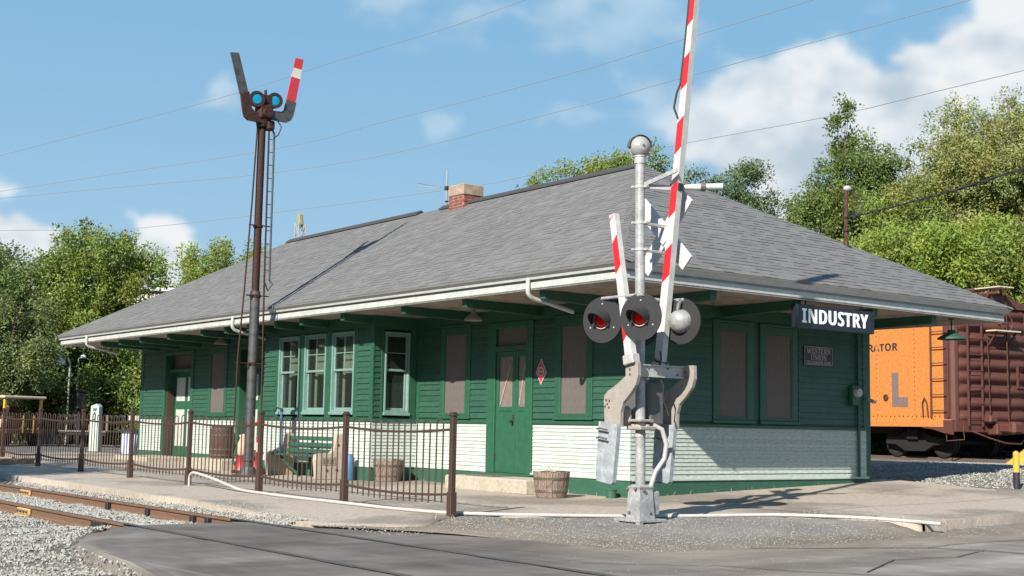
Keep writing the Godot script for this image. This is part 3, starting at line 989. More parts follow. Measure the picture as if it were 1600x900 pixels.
func doors(d: Node3D) -> void:
	# the double door by the step
	var b := B.new()
	fbox(b, FRONT, -3.80, -3.56, 0.27, 2.95, -0.1, 0.045, 0.006)
	fbox(b, FRONT, -2.66, -2.48, 0.27, 2.95, -0.1, 0.045, 0.006)
	fbox(b, FRONT, -3.56, -2.66, 2.84, 2.95, -0.1, 0.043, 0.006)
	fbox(b, FRONT, -3.56, -2.66, 2.43, 2.52, -0.1, 0.043, 0.006)
	fbox(b, FRONT, -3.86, -2.42, 0.235, 0.269, -0.1, 0.13, 0.008)
	part("door_frame", b, M.door_green, d)
	b = B.new()
	fbox(b, FRONT, -3.56, -2.66, 2.52, 2.84, -0.06, -0.02)
	part("transom", b, M.board_panel, d)
	for q in [[-3.555, -3.005, -3.49, -3.08], [-2.995, -2.665, -2.93, -2.715]]:
		b = B.new()
		fbox(b, FRONT, q[0], q[2], 0.275, 2.425, -0.06, 0.012, 0.004)
		fbox(b, FRONT, q[3], q[1], 0.275, 2.425, -0.06, 0.012, 0.004)
		fbox(b, FRONT, q[2], q[3], 0.276, 1.41, -0.06, 0.004)
		fbox(b, FRONT, q[2], q[3], 1.36, 1.44, -0.06, 0.014, 0.004)
		fbox(b, FRONT, q[2], q[3], 2.33, 2.424, -0.06, 0.011, 0.004)
		fbox(b, FRONT, q[2], q[3], 0.28, 0.42, -0.05, 0.011, 0.004)
		var leaf := part("door", b, M.door_green, d)
		b = B.new()
		fbox(b, FRONT, q[2], q[3], 1.44, 2.33, -0.05, -0.02)
		part("pane", b, M.hazy_glass, leaf)
		# a pale diagonal bar paints the gate arms' reflection into each pane
		b = B.new()
		b.bar(Vector3(q[2] + 0.03, 1.47, -0.012), Vector3(minf(q[3] - 0.02, q[2] + 0.34), 2.2, -0.012), 0.03, 0.012, Vector3(0, 0, 1))
		part("painted_reflection", b, M.lamp_shade, leaf)
		b = B.new()
		if q[0] < -3.2:
			b.tube([Vector3(-3.035, 1.18, 0.015), Vector3(-3.035, 1.18, 0.06)], 0.012, 8)
			b.ball(Vector3(-3.035, 1.18, 0.075), 0.028, 10)
			b.span(Vector3(-3.05, 1.1, 0.011), Vector3(-3.02, 1.3, 0.018))
			part("door_knob", b, M.black_iron, leaf)
		for y in [0.55, 2.1]:
			b = B.new()
			var hx: float = q[0] if q[0] < -3.2 else q[1]
			b.tube([Vector3(hx, y - 0.06, 0.02), Vector3(hx, y + 0.06, 0.02)], 0.013, 8)
			part("hinge", b, M.black_iron, leaf)
	# two recessed doors with pale panels at the far end of the platform side
	for q in [[-18.62, -16.92], [-14.02, -12.85]]:
		b = B.new()
		fbox(b, FRONT, q[0] - 0.14, q[0] + 0.006, 0.05, 2.97, -0.3, 0.045, 0.006)
		fbox(b, FRONT, q[1] - 0.006, q[1] + 0.14, 0.05, 2.97, -0.3, 0.045, 0.006)
		fbox(b, FRONT, q[0] + 0.006, q[1] - 0.006, 2.86, 2.946, -0.3, 0.043, 0.006)
		fbox(b, FRONT, q[0] + 0.006, q[1] - 0.006, 2.40, 2.48, -0.3, -0.05, 0.006)
		part("door_frame", b, M.green_trim, d)
		b = B.new()
		fbox(b, FRONT, q[0] + 0.007, q[1] - 0.007, 2.481, 2.859, -0.28, -0.22)
		part("transom", b, M.board_panel, d)
		b = B.new()
		fbox(b, FRONT, q[0] + 0.007, q[1] - 0.007, 0.05, 2.399, -0.298, -0.24)
		var mid: float = (q[0] + q[1]) * 0.5
		var leaf := part("door", b, M.door_green, d)
		var p := []
		for c in [[q[0] + 0.2, mid - 0.1], [mid + 0.1, q[1] - 0.12]]:
			p.append([c[0], c[1], 1.62, 2.26])
			p.append([c[0], c[1], 0.42, 1.40])
		for c in p:
			b = B.new()
			fbox(b, FRONT, c[0], c[1], c[2], c[3], -0.24, -0.225, 0.006)
			part("panel", b, M.door_white, leaf)
	# bare wooden jamb board standing at the first recessed door
	b = B.new()
	b.span(Vector3(-18.60, 0.05, -0.22), Vector3(-18.56, 1.95, -0.02))
	part("jamb_board", b, M.dark_wood, d)

const EO := 1.775      # eave overhang to the fascia
func eaves(d: Node3D) -> void:
	var x0 := -LX - EO
	var x1 := EO
	var z0 := -WZ - EO
	var z1 := EO
	var b := B.new()
	b.span(Vector3(x0, 3.178, z0), Vector3(x1, 3.2, z1))
	part("soffit", b, M.soffit, d)
	b = B.new()
	b.span(Vector3(x0, 3.172, z1 - 0.03), Vector3(x1 - 0.03, 3.292, z1), 0.004)
	b.span(Vector3(x0, 3.172, z0), Vector3(x1 - 0.03, 3.292, z0 + 0.03), 0.004)
	b.span(Vector3(x1 - 0.03, 3.170, z0), Vector3(x1, 3.294, z1 + 0.002), 0.004)
	b.span(Vector3(x0 - 0.001, 3.170, z0), Vector3(x0 + 0.03, 3.294, z1 - 0.031), 0.004)
	b.span(Vector3(x0 + 0.03, 3.201, z1 - 0.07), Vector3(x1 - 0.045, 3.44, z1 - 0.031))
	b.span(Vector3(x1 - 0.07, 3.201, z0 + 0.03), Vector3(x1 - 0.031, 3.44, z1 - 0.071))
	part("fascia", b, M.fascia, d)
	# K-style gutters on the two visible sides, with their mitre
	var prof := [Vector2(0.0, 0.0), Vector2(0.075, 0.0), Vector2(0.085, 0.035), Vector2(0.125, 0.075), Vector2(0.125, 0.112), Vector2(0.108, 0.112), Vector2(0.104, 0.09), Vector2(0.0, 0.09)]
	b = B.new()
	for k in prof.size():
		var p: Vector2 = prof[k]
		var q: Vector2 = prof[(k + 1) % prof.size()]
		var y := 3.328
		var a := Vector3(x0 - p.x, y + p.y, z1 - 0.03 + p.x)
		var e := Vector3(x1 - 0.03 + p.x, y + p.y, z1 - 0.03 + p.x)
		var a2 := Vector3(x0 - q.x, y + q.y, z1 - 0.03 + q.x)
		var e2 := Vector3(x1 - 0.03 + q.x, y + q.y, z1 - 0.03 + q.x)
		b.quad(a, e, e2, a2)
	part("gutter", b, M.gutter, d)
	b = B.new()
	for k in prof.size():
		var p: Vector2 = prof[k]
		var q: Vector2 = prof[(k + 1) % prof.size()]
		var y := 3.328
		b.quad(Vector3(x1 - 0.03 + p.x, y + p.y, z1 - 0.03 + p.x), Vector3(x1 - 0.03 + p.x, y + p.y, z0 - p.x), Vector3(x1 - 0.03 + q.x, y + q.y, z0 - q.x), Vector3(x1 - 0.03 + q.x, y + q.y, z1 - 0.03 + q.x))
	for k in range(1, prof.size() - 1):
		b.tri(Vector3(x1 - 0.03 + prof[0].x, 3.328 + prof[0].y, z0 - 0.02), Vector3(x1 - 0.03 + prof[k].x, 3.328 + prof[k].y, z0 - 0.02), Vector3(x1 - 0.03 + prof[k + 1].x, 3.328 + prof[k + 1].y, z0 - 0.02))
	part("gutter", b, M.gutter, d)
	# rafter beams under the soffit
	for x in [-19.22, -17.9, -16.47, -14.7, -12.77, -11.5, -10.36, -9.08, -8.0, -6.35, -4.2, -2.31, -0.24]:
		b = B.new()
		b.prism([Vector2(-0.02, 3.005), Vector2(1.50, 3.03), Vector2(1.63, 3.045), Vector2(1.63, 3.177), Vector2(-0.02, 3.177)], Vector3(x, 0, 0), Vector3(0, 0, 1), Vector3.UP, 0.135)
		part("eave_beam", b, M.green_trim, d)
	for z in [-0.17, -2.1, -4.05, -5.72]:
		b = B.new()
		b.prism([Vector2(0.0, 2.995), Vector2(1.5, 3.03), Vector2(1.63, 3.045), Vector2(1.63, 3.177), Vector2(0.0, 3.177)], Vector3(0, 0, z), Vector3(1, 0, 0), Vector3.UP, 0.135)
		part("eave_beam", b, M.green_trim, d)
	# downspout elbows below the front gutter
	for x in [-19.87, -10.77, -0.37]:
		b = B.new()
		b.tube([Vector3(x, 3.36, 1.81), Vector3(x, 3.2, 1.815), Vector3(x, 3.13, 1.81), Vector3(x, 3.075, 1.76), Vector3(x, 3.045, 1.68), Vector3(x, 3.0, 1.4), Vector3(x, 2.9, 0.9)], 0.036, 10)
		part("downspout", b, M.gutter, d)
	b = B.new()
	b.tube([Vector3(-0.19, -0.1, 0.22), Vector3(-0.19, 0.12, 0.22)], 0.085, 14)
	b.tube([Vector3(-0.19, 0.12, 0.22), Vector3(-0.19, 0.135, 0.22)], 0.095, 14)
	part("drain_pipe", b, M.green_base, d)
	b = B.new()
	b.tube([Vector3(0.06, 2.95, -5.62), Vector3(0.06, 0.3, -5.62)], 0.028, 8)
	part("wall_conduit", b, M.green_trim, d)

const RD := 4.83       # plan distance from roof edge to ridge
func roof(d: Node3D) -> void:
	var e := 1.885
	var ye := 3.432
	var yr := 6.17
	var X0 := -LX - e
	var X1 := e
	var Z0 := -WZ - e
	var Z1 := e
	var zr := -WZ * 0.5
	var ra := Vector3(X1 - RD, yr, zr)
	var rb := Vector3(X0 + RD, yr, zr)
	var A := Vector3(X0, ye, Z1)
	var C := Vector3(X1, ye, Z1)
	var D := Vector3(X1, ye, Z0)
	var E := Vector3(X0, ye, Z0)
	var b := B.new()
	b.quad(A, C, ra, rb)
	b.tri(C, D, ra)
	b.quad(D, E, rb, ra)
	b.tri(E, A, rb)
	var t := Vector3(0, -0.03, 0)
	b.quad(A + t, C + t, C, A)
	b.quad(C + t, D + t, D, C)
	b.quad(D + t, E + t, E, D)
	b.quad(E + t, A + t, A, E)
	var rf := part("roof", b, M.shingle3, d)
	var rise := yr - ye
	var slope := sqrt(RD * RD + rise * rise)
	var courses := 38
	var many := B.new()
	var singles := 0
	var tones := [1.0, 0.92, 1.08, 0.96, 1.04, 0.87]
	for side in 2:
		var up := Vector3(0, rise, -RD) if side == 0 else Vector3(-RD, rise, 0)
		var along := Vector3(1, 0, 0) if side == 0 else Vector3(0, 0, -1)
		var o := Vector3(0, ye, Z1) if side == 0 else Vector3(X1, ye, 0)
		var n := along.cross(up).normalized()
		var lo0 := X0 if side == 0 else -Z1
		var hi0 := X1 if side == 0 else -Z0
		for c in courses:
			var f0 := float(c) / courses
			var f1 := minf(1.0, float(c + 1.12) / courses)
			var l0 := lo0 + RD * f0
			var h0 := hi0 - RD * f0
			var l1 := lo0 + RD * f1
			var h1 := hi0 - RD * f1
			var s := l0 - rng.randf() * 0.3
			while s < h0:
				var w := rng.randf_range(0.13, 0.27)
				var s1 := s + w - 0.006
				var a0 := clampf(s, l0, h0)
				var a1 := clampf(s1, l0, h0)
				var b0 := clampf(s, l1, h1)
				var b1 := clampf(s1, l1, h1)
				s += w
				if a1 - a0 < 0.01:
					continue
				var th := 0.014 if rng.randf() < 0.5 else 0.007
				var q0 := o + along * a0 + up * f0 + n * th
				var q1 := o + along * a1 + up * f0 + n * th
				var q2 := o + along * b1 + up * f1 + n * 0.004
				var q3 := o + along * b0 + up * f1 + n * 0.004
				var d0 := o + along * a0 + up * f0
				var d1 := o + along * a1 + up * f0
				var tone := [0, 1, 2, 3, 4, 5, 0, 3, 4][rng.randi() % 9] as int
				var near: bool = singles < 300 and ((side == 0 and c < 9 and s > -2.6) or (side == 1 and c < 7 and s < 3.0)) and b1 - b0 > 0.05
				var q := B.new() if near else many
				if not near:
					var v: float = 0.226 * tones[tone] * rng.randf_range(0.96, 1.04)
					q.col(Color(v * 1.02, v * 1.005, v * 0.985))
				q.quad(q0, q1, q2, q3)
				q.quad(d0, d1, q1, q0)
				q.quad(d0, q0, q3, o + along * b0 + up * f1)
				q.quad(q1, d1, o + along * b1 + up * f1, q2)
				if near:
					part("shingle", q, M["shingle%d" % tone], rf)
					singles += 1
	tag(part("shingles", many, M.shingle_many, rf), "", "", "", "stuff")
	# ridge caps with the gap by the chimney, hip caps
	for g in [[-17.4, -10.7], [-9.75, -2.95]]:
		b = B.new()
		b.prism([Vector2(-0.15, -0.052), Vector2(0, 0.045), Vector2(0.15, -0.052), Vector2(0.15, -0.082), Vector2(0, 0.0), Vector2(-0.15, -0.082)], Vector3((g[0] + g[1]) * 0.5, yr + 0.03, zr), Vector3(0, 0, -1), Vector3.UP, g[1] - g[0])
		part("ridge_cap", b, M.ridge_cap, rf)
	for h in [[C, ra], [D, ra], [A, rb]]:
		var m := 46
		for k in m:
			b = B.new()
			var p: Vector3 = h[0].lerp(h[1], (k + 0.05) / m) + Vector3(0, 0.012, 0)
			var q: Vector3 = h[0].lerp(h[1], (k + 1.15) / m) + Vector3(0, 0.002, 0)
			var dirn := (q - p).normalized()
			var sd := dirn.cross(Vector3.UP).normalized()
			var dp := Vector3(0, -0.05, 0)
			b.quad(p, p + sd * 0.13 + dp, q + sd * 0.13 + dp, q)
			b.quad(p - sd * 0.13 + dp, p, q, q - sd * 0.13 + dp)
			part("hip_shingle", b, M["shingle%d" % (rng.randi() % 6)], rf)
	# chimney: bricks one by one round a mortar core, cement collar
	b = B.new()
	b.span(Vector3(-9.11, 5.2, -3.20), Vector3(-8.56, 6.40, -2.67))
	var ch := part("chimney", b, M.mortar, d)
	var bm := B.new()
	bm.box(Vector3.ZERO, Vector3(0.2, 0.062, 0.1), 0.006)
	var bmesh := bm.mesh()
	for c in 10:
		var y := 5.68 + c * 0.073
		for fc in 4:
			for k in 3:
				var s := -0.185 + k * 0.185 + (0.02 if c % 2 else -0.02)
				var p := Vector3(-8.835, y, -2.935)
				var tr := Transform3D.IDENTITY
				if fc == 0: tr = Transform3D(Basis.from_scale(Vector3(0.86, 1, 1)), p + Vector3(s, 0, 0.222))
				if fc == 1: tr = Transform3D(Basis(Vector3.UP, PI / 2).scaled_local(Vector3(0.84, 1, 1)), p + Vector3(0.232, 0, s * 0.95))
				if fc == 2: tr = Transform3D(Basis.from_scale(Vector3(0.86, 1, 1)), p + Vector3(s, 0, -0.222))
				if fc == 3: tr = Transform3D(Basis(Vector3.UP, PI / 2).scaled_local(Vector3(0.84, 1, 1)), p + Vector3(-0.232, 0, s * 0.95))
				tr.origin += Vector3(rng.randf_range(-1, 1), rng.randf_range(-1, 1), rng.randf_range(-1, 1)) * 0.002
				part("brick", bmesh, M["brick%d" % (rng.randi() % 4)], ch).transform = tr
	b = B.new()
	b.span(Vector3(-9.135, 6.315, -3.225), Vector3(-8.535, 6.575, -2.645), 0.02)
	part("chimney_cap", b, M.cement_cap, ch)

# ---------------------------------------------------------------- crossing signal
func crossing_signal() -> void:
	var o := Vector3(3.43, -0.085, 2.95)
	var t := thing("crossing_signal", "silver railway crossing signal mast with red flashers, bell and raised gate arm", "crossing signal", o)
	var lean := func(y: float) -> Vector3: return Vector3(3.415 - 0.0155 * y, y, 2.95)
	var b := B.new(o)
	b.tube([lean.call(0.3), lean.call(4.42)], 0.062, 20)
	var mast := part("mast", b, M.silver, t)
	for y in [1.0, 1.12, 1.7, 3.32, 3.66, 4.12]:
		b = B.new(o)
		b.tube([lean.call(y - 0.018), lean.call(y + 0.018)], 0.069, 20)
		b.box(lean.call(y) + Vector3(0.085, 0, -0.03), Vector3(0.05, 0.03, 0.05), 0.004)
		b.box(lean.call(y) + Vector3(-0.05, 0, 0.07), Vector3(0.04, 0.03, 0.04), 0.004)
		part("clamp", b, M.galvanized, mast)
	# pedestal on its plate
	b = B.new(o)
	var q := [Vector2(0.125, 0.0), Vector2(0.105, 0.36), Vector2(0.115, 0.39), Vector2(0.07, 0.42)]
	for k in 3:
		for a in 4:
			var u0 := Vector3(1, 0, 1) if a == 0 else (Vector3(-1, 0, 1) if a == 1 else (Vector3(-1, 0, -1) if a == 2 else Vector3(1, 0, -1)))
			var u1 := Vector3(-u0.z, 0, u0.x) if a % 2 == 0 else Vector3(-u0.z, 0, u0.x)
			var c := Vector3(3.41, -0.02, 2.95)
			b.oquad(c + u0 * q[k].x + Vector3(0, q[k].y, 0), c + u1 * q[k].x + Vector3(0, q[k].y, 0), c + u1 * q[k + 1].x + Vector3(0, q[k + 1].y, 0), c + u0 * q[k + 1].x + Vector3(0, q[k + 1].y, 0), c + Vector3(0, 0.2, 0))
	part("pedestal", b, M.silver, t)
	for p in [Vector3(3.53, 0.33, 3.0), Vector3(3.53, 0.06, 2.9), Vector3(3.45, 0.35, 3.075), Vector3(3.35, 0.06, 3.08), Vector3(3.3, 0.34, 3.07)]:
		b = B.new(o)
		b.ball(p, 0.022, 8)
		part("bolt", b, M.bolt, t)
	b = B.new(o)
	b.box(Vector3(3.41, -0.03, 2.95), Vector3(0.46, 0.035, 0.46), 0.005)
	for s in [[-1, -1], [1, -1], [1, 1], [-1, 1]]:
		b.box(Vector3(3.41 + s[0] * 0.19, -0.085, 2.95 + s[1] * 0.19), Vector3(0.07, 0.1, 0.07), 0.005)
	part("base_plate", b, M.silver, t)
	b = B.new(o)
	b.box(Vector3(3.44, 0.17, 2.76), Vector3(0.12, 0.3, 0.12), 0.02)
	b.tube([Vector3(3.44, 0.03, 2.76), Vector3(3.44, -0.04, 2.76)], 0.03, 8)
	part("junction_box", b, M.silver, t)
	# cable hose down to the pedestal
	b = B.new(o)
	b.tube([Vector3(3.5, 1.13, 2.83), Vector3(3.56, 1.08, 2.74), Vector3(3.58, 0.9, 2.68), Vector3(3.56, 0.72, 2.69), Vector3(3.5, 0.56, 2.78), Vector3(3.48, 0.38, 2.84)], 0.03, 10)
	part("cable_hose", b, M.galvanized, t)
	# gate mechanism: box, cross beam, two bent counterweight arms with plates
	b = B.new(o)
	b.box(Vector3(3.16, 1.40, 2.68), Vector3(0.5, 0.56, 0.26), 0.03)
	part("mechanism_box", b, M.steel_grey, t)
	b = B.new(o)
	b.box(Vector3(3.25, 1.24, 3.05), Vector3(0.16, 0.24, 0.12), 0.05)
	b.box(Vector3(3.41, 1.09, 2.95), Vector3(0.26, 0.05, 0.26), 0.01)
	b.box(Vector3(3.41, 1.18, 2.95), Vector3(0.22, 0.035, 0.24), 0.01)
	part("mast_bracket", b, M.primer_tan, t)
	b = B.new(o)
	b.span(Vector3(3.485, 1.72, 2.17), Vector3(3.5, 1.872, 3.2))
	b.span(Vector3(3.5, 1.86, 2.15), Vector3(3.522, 1.874, 3.2))
	b.span(Vector3(3.5, 1.72, 2.15), Vector3(3.53, 1.734, 3.2))
	part("cross_beam", b, M.galvanized, t)
	for k in 6:
		b = B.new(o)
		b.tube([Vector3(3.5, 1.765 + 0.07 * (k % 2), 3.1 - k * 0.17), Vector3(3.515, 1.765 + 0.07 * (k % 2), 3.1 - k * 0.17)], 0.012, 8)
		part("bolt", b, M.bolt, t)
	var s_arm := [Vector2(3.455, 1.885), Vector2(3.675, 1.885), Vector2(3.682, 1.72), Vector2(3.64, 1.61), Vector2(3.56, 1.52), Vector2(3.42, 1.40), Vector2(3.375, 1.28), Vector2(3.37, 1.10), Vector2(3.085, 1.10), Vector2(3.07, 1.30), Vector2(3.06, 1.42), Vector2(3.075, 1.49), Vector2(3.13, 1.535), Vector2(3.30, 1.62), Vector2(3.46, 1.72)]
	var plate := [Vector2(3.06, 1.16), Vector2(3.40, 1.125), Vector2(3.405, 1.08), Vector2(3.325, 0.42), Vector2(3.29, 0.395), Vector2(3.03, 0.43), Vector2(3.01, 0.47)]
	for k in 2:
		var z: float = [3.235, 2.28][k]
		b = B.new(o)
		b.prism(s_arm, Vector3(0, 0, z), Vector3.RIGHT, Vector3.UP, 0.05)
		var arm := part("counterweight_arm", b, M.primer_tan, t)
		for p in [Vector2(3.13, 1.38), Vector2(3.17, 1.42), Vector2(3.11, 1.43), Vector2(3.16, 1.34), Vector2(3.09, 1.35), Vector2(3.54, 1.8), Vector2(3.54, 1.74)]:
			b = B.new(o)
			b.tube([Vector3(p.x, p.y, z + 0.02), Vector3(p.x, p.y, z + 0.036)], 0.014, 8)
			part("bolt", b, M.bolt, arm)
		b = B.new(o)
		for j in 2:
			b.prism(plate, Vector3(0, 0.004 * j, z + 0.055 + 0.032 * j), Vector3.RIGHT, Vector3.UP, 0.029)
		var w := part("counterweight", b, M.plate_grey, t)
		for y in [1.07, 0.96]:
			b = B.new(o)
			b.tube([Vector3(3.07, y, z + 0.14), Vector3(3.15, y + 0.01, z + 0.165), Vector3(3.27, y - 0.012, z + 0.155)], 0.012, 6)
			part("bolt", b, M.bolt, w)
	# the long raised gate arm, striped, and the broken-off stub of the second arm
	gate_arm(t, o, Vector3(3.385, 1.80, 2.62), Vector3(4.17, 8.0, 2.62), 0.132, 0.088, 0.088, [[1.17, 1.57], [1.98, 2.38], [2.79, 3.19], [3.60, 4.0], [4.41, 4.81], [5.22, 5.62], [6.05, 6.45]])
	gate_arm(t, o, Vector3(3.56, 1.86, 3.25), Vector3(3.205, 3.75, 3.25), 0.13, 0.10, 0.08, [[0.35, 0.66], [1.20, 1.60], [1.89, 1.915]])
	b = B.new(o)
	b.tube([Vector3(4.09, 7.8, 2.665), Vector3(3.99, 7.0, 2.666), Vector3(3.905, 6.3, 2.666), Vector3(3.83, 5.75, 2.666), Vector3(3.78, 5.42, 2.668), Vector3(3.735, 5.3, 2.69), Vector3(3.70, 5.12, 2.70), Vector3(3.745, 4.98, 2.675)], 0.014, 6)
	part("arm_cable", b, M.cable_black, t)
	b = B.new(o)
	b.box(Vector3(3.672, 4.12, 2.62), Vector3(0.16, 0.09, 0.085), 0.006, Basis(Vector3(0, 0, 1), -0.1))
	part("arm_clamp", b, M.cable_black, t)
	b = B.new(o)
	b.tube([Vector3(3.44, 2.05, 2.66), Vector3(3.50, 1.95, 2.70), Vector3(3.46, 1.8, 2.72), Vector3(3.54, 1.62, 2.70), Vector3(3.50, 1.45, 2.66), Vector3(3.56, 1.25, 2.62)], 0.011, 6)
	b.tube([Vector3(3.30, 1.98, 2.64), Vector3(3.42, 1.93, 2.72), Vector3(3.50, 1.90, 2.60), Vector3(3.40, 1.89, 2.5)], 0.011, 6)
	part("wiring", b, M.cable_black, t)
	# flasher cross-arms: one pair looks along the road one way, one the other
	for k in 2:
		var z: float = [3.27, 2.50][k]
		b = B.new(o)
		b.tube([Vector3(3.02 if k == 0 else 2.92, 2.70, z), Vector3(3.78 if k == 0 else 3.69, 2.70, z)], 0.022, 10)
		b.tube([Vector3(3.38, 2.70, 2.95), Vector3(3.38, 2.70, z)], 0.03, 10)
		var ca := part("flasher_arm", b, M.silver, t)
		b = B.new(o)
		b.tube([Vector3(3.36, 2.66, 2.95), Vector3(3.36, 2.74, 2.95)], 0.085, 16)
		part("clamp", b, M.galvanized, ca)
		for x in ([3.03, 3.735] if k == 0 else [2.93, 3.645]):
			flasher(t, o, Vector3(x, 2.43, z), Vector3(0.27, 0.0, 0.963) if k == 0 else Vector3(-0.2, 0.0, -0.98))
	# bell on the mast top
	var top: Vector3 = lean.call(4.42)
	b = B.new(o)
	b.tube([top, top + Vector3(0, 0.09, 0)], 0.072, 16)
	b.tube([top + Vector3(0, 0.085, 0), top + Vector3(0, 0.1, 0)], 0.08, 16)
	part("bell_collar", b, M.galvanized, t)
	var bc := top + Vector3(0.0, 0.215, 0.0)
	var ax := Vector3(0.93, 0.0, 0.36).normalized()
	var bs := Basis(ax.cross(Vector3.UP).normalized(), ax, ax.cross(Vector3.UP).normalized().cross(ax))
	b = B.new(o)
	b.lathe(bc, [Vector2(0.0, 0.125), Vector2(0.05, 0.12), Vector2(0.095, 0.095), Vector2(0.125, 0.055), Vector2(0.138, 0.0), Vector2(0.138, -0.02), Vector2(0.0, -0.02)].map(func(p): return p).slice(0, 7) if false else [Vector2(0.0, -0.02), Vector2(0.138, -0.02), Vector2(0.14, 0.0), Vector2(0.127, 0.055), Vector2(0.095, 0.095), Vector2(0.05, 0.12), Vector2(0.0, 0.127)], 24, bs)
	var bell := part("bell", b, M.bell_grey, t)
	b = B.new(o)
	b.lathe(bc, [Vector2(0.0, -0.13), Vector2(0.07, -0.12), Vector2(0.12, -0.08), Vector2(0.146, -0.04), Vector2(0.148, -0.022), Vector2(0.0, -0.021)], 24, bs)
	part("bell_housing", b, M.galvanized, bell)
	b = B.new(o)
	b.lathe(bc, [Vector2(0.0, 0.125), Vector2(0.016, 0.125), Vector2(0.016, 0.14), Vector2(0.0, 0.14)], 10, bs)
	part("bell_nut", b, M.bolt, bell)
	b = B.new(o)     # half ring of a hood over the gong
	for k in 14:
		var a0 := deg_to_rad(-5.0 + 13.0 * k)
		var a1 := deg_to_rad(-5.0 + 13.0 * (k + 1))
		var sd := ax.cross(Vector3.UP).normalized()
		var f := func(a: float, r: float, u: float) -> Vector3: return bc + (sd * cos(a) + Vector3.UP * sin(a)) * r + ax * u
		b.oquad(f.call(a0, 0.156, -0.05), f.call(a1, 0.156, -0.05), f.call(a1, 0.156, 0.045), f.call(a0, 0.156, 0.045), bc)
		b.oquad(f.call(a0, 0.156, 0.045), f.call(a1, 0.156, 0.045), f.call(a1, 0.149, 0.045), f.call(a0, 0.149, 0.045), bc - ax * 0.2)
	part("bell_hood", b, M.steel_grey, bell)
	# bracket and lamp tube near the top
	b = B.new(o)
	b.bar(Vector3(3.38, 4.14, 2.93), Vector3(3.80, 4.30, 2.74), 0.03, 0.05)
	b.bar(Vector3(3.40, 4.13, 2.90), Vector3(3.72, 4.10, 2.52), 0.03, 0.06)
	part("lamp_bracket", b, M.silver, t)
	b = B.new(o)
	b.tube([Vector3(3.63, 4.12, 2.60), Vector3(3.86, 4.13, 2.34)], [0.03, 0.045], 12)
	b.tube([Vector3(3.86, 4.13, 2.34), Vector3(4.02, 4.14, 2.15)], 0.042, 12)
	var lt := part("lamp_tube", b, M.gate_white, t)
	b = B.new(o)
	b.tube([Vector3(3.84, 4.13, 2.363), Vector3(3.88, 4.131, 2.317)], 0.056, 14)
	part("lamp_collar", b, M.steel_grey, lt)
	# crossbuck, seen from behind
	var cz := 2.44
	b = B.new(o)
	var d1 := Vector3(0.66, 0.75, 0).normalized()
	var d2 := Vector3(0.71, -0.70, 0).normalized()
	var cc := Vector3(3.30, 3.58, cz)
	b.bar(cc - d1 * 0.60, cc + d1 * 0.60, 0.03, 0.225, Vector3(-d1.y, d1.x, 0), 0.002)
	var buck := part("crossbuck", b, M.buck_white, t)
	b = B.new(o)
	b.bar(cc - d2 * 0.60 + Vector3(0, 0, 0.034), cc + d2 * 0.60 + Vector3(0, 0, 0.034), 0.03, 0.225, Vector3(-d2.y, d2.x, 0), 0.002)
	part("blade", b, M.buck_white, buck)
	for y in [3.32, 3.66]:
		b = B.new(o)
		b.bar(lean.call(y), Vector3(3.30, y, cz + 0.05), 0.05, 0.02)
		b.bar(lean.call(y) + Vector3(0.06, 0, 0), Vector3(3.52, y - 0.02, cz + 0.05), 0.012, 0.012)
		b.tube([lean.call(y - 0.012), lean.call(y + 0.012)], 0.068, 16)
		part("sign_bracket", b, M.galvanized, buck)

func gate_arm(t: Node3D, o: Vector3, a: Vector3, e: Vector3, w0: float, w1: float, th: float, reds: Array) -> void:
	var dirn := (e - a).normalized()
	var side := Vector3(dirn.y, -dirn.x, 0).normalized()
	var len := (e - a).length()
	var b := B.new(o)
	var h := Vector3(0, 0, th * 0.5)
	var q := []
	for k in 2:
		var p := a if k == 0 else e
		var w := (w0 if k == 0 else w1) * 0.5
		q.append_array([p - side * w - h, p + side * w - h, p + side * w + h, p - side * w + h])
	var mid := (a + e) * 0.5
	for f in [[0, 1, 2, 3], [4, 5, 6, 7], [0, 1, 5, 4], [1, 2, 6, 5], [2, 3, 7, 6], [3, 0, 4, 7]]:
		b.oquad(q[f[0]], q[f[1]], q[f[2]], q[f[3]], mid)
	var arm := part("gate_arm", b, M.gate_white, t)
	for r in reds:      # slanted red reflective sheets on both faces
		for sg in [1, -1]:
			var sb := B.new(o)
			var pts := []
			for c in [[r[0], -1], [r[0], 1], [r[1], 1], [r[1], -1]]:
				var w: float = lerpf(w0, w1, c[0] / len) * 0.5
				var off: float = c[1] * w
				pts.append(a + dirn * clampf(c[0] + off * 0.9, 0.0, len - 0.003) + side * off * 0.985 + Vector3(0, 0, sg * (th * 0.5 + 0.002)))
			sb.oquad(pts[0], pts[1], pts[2], pts[3], mid)
			part("stripe", sb, M.gate_red, arm)
	b = B.new(o)
	b.box(a + dirn * 0.06, Vector3(w0 + 0.05, 0.12, th + 0.05), 0.01, Basis(side, dirn, Vector3(0, 0, 1)))
	part("arm_socket", b, M.galvanized, arm)

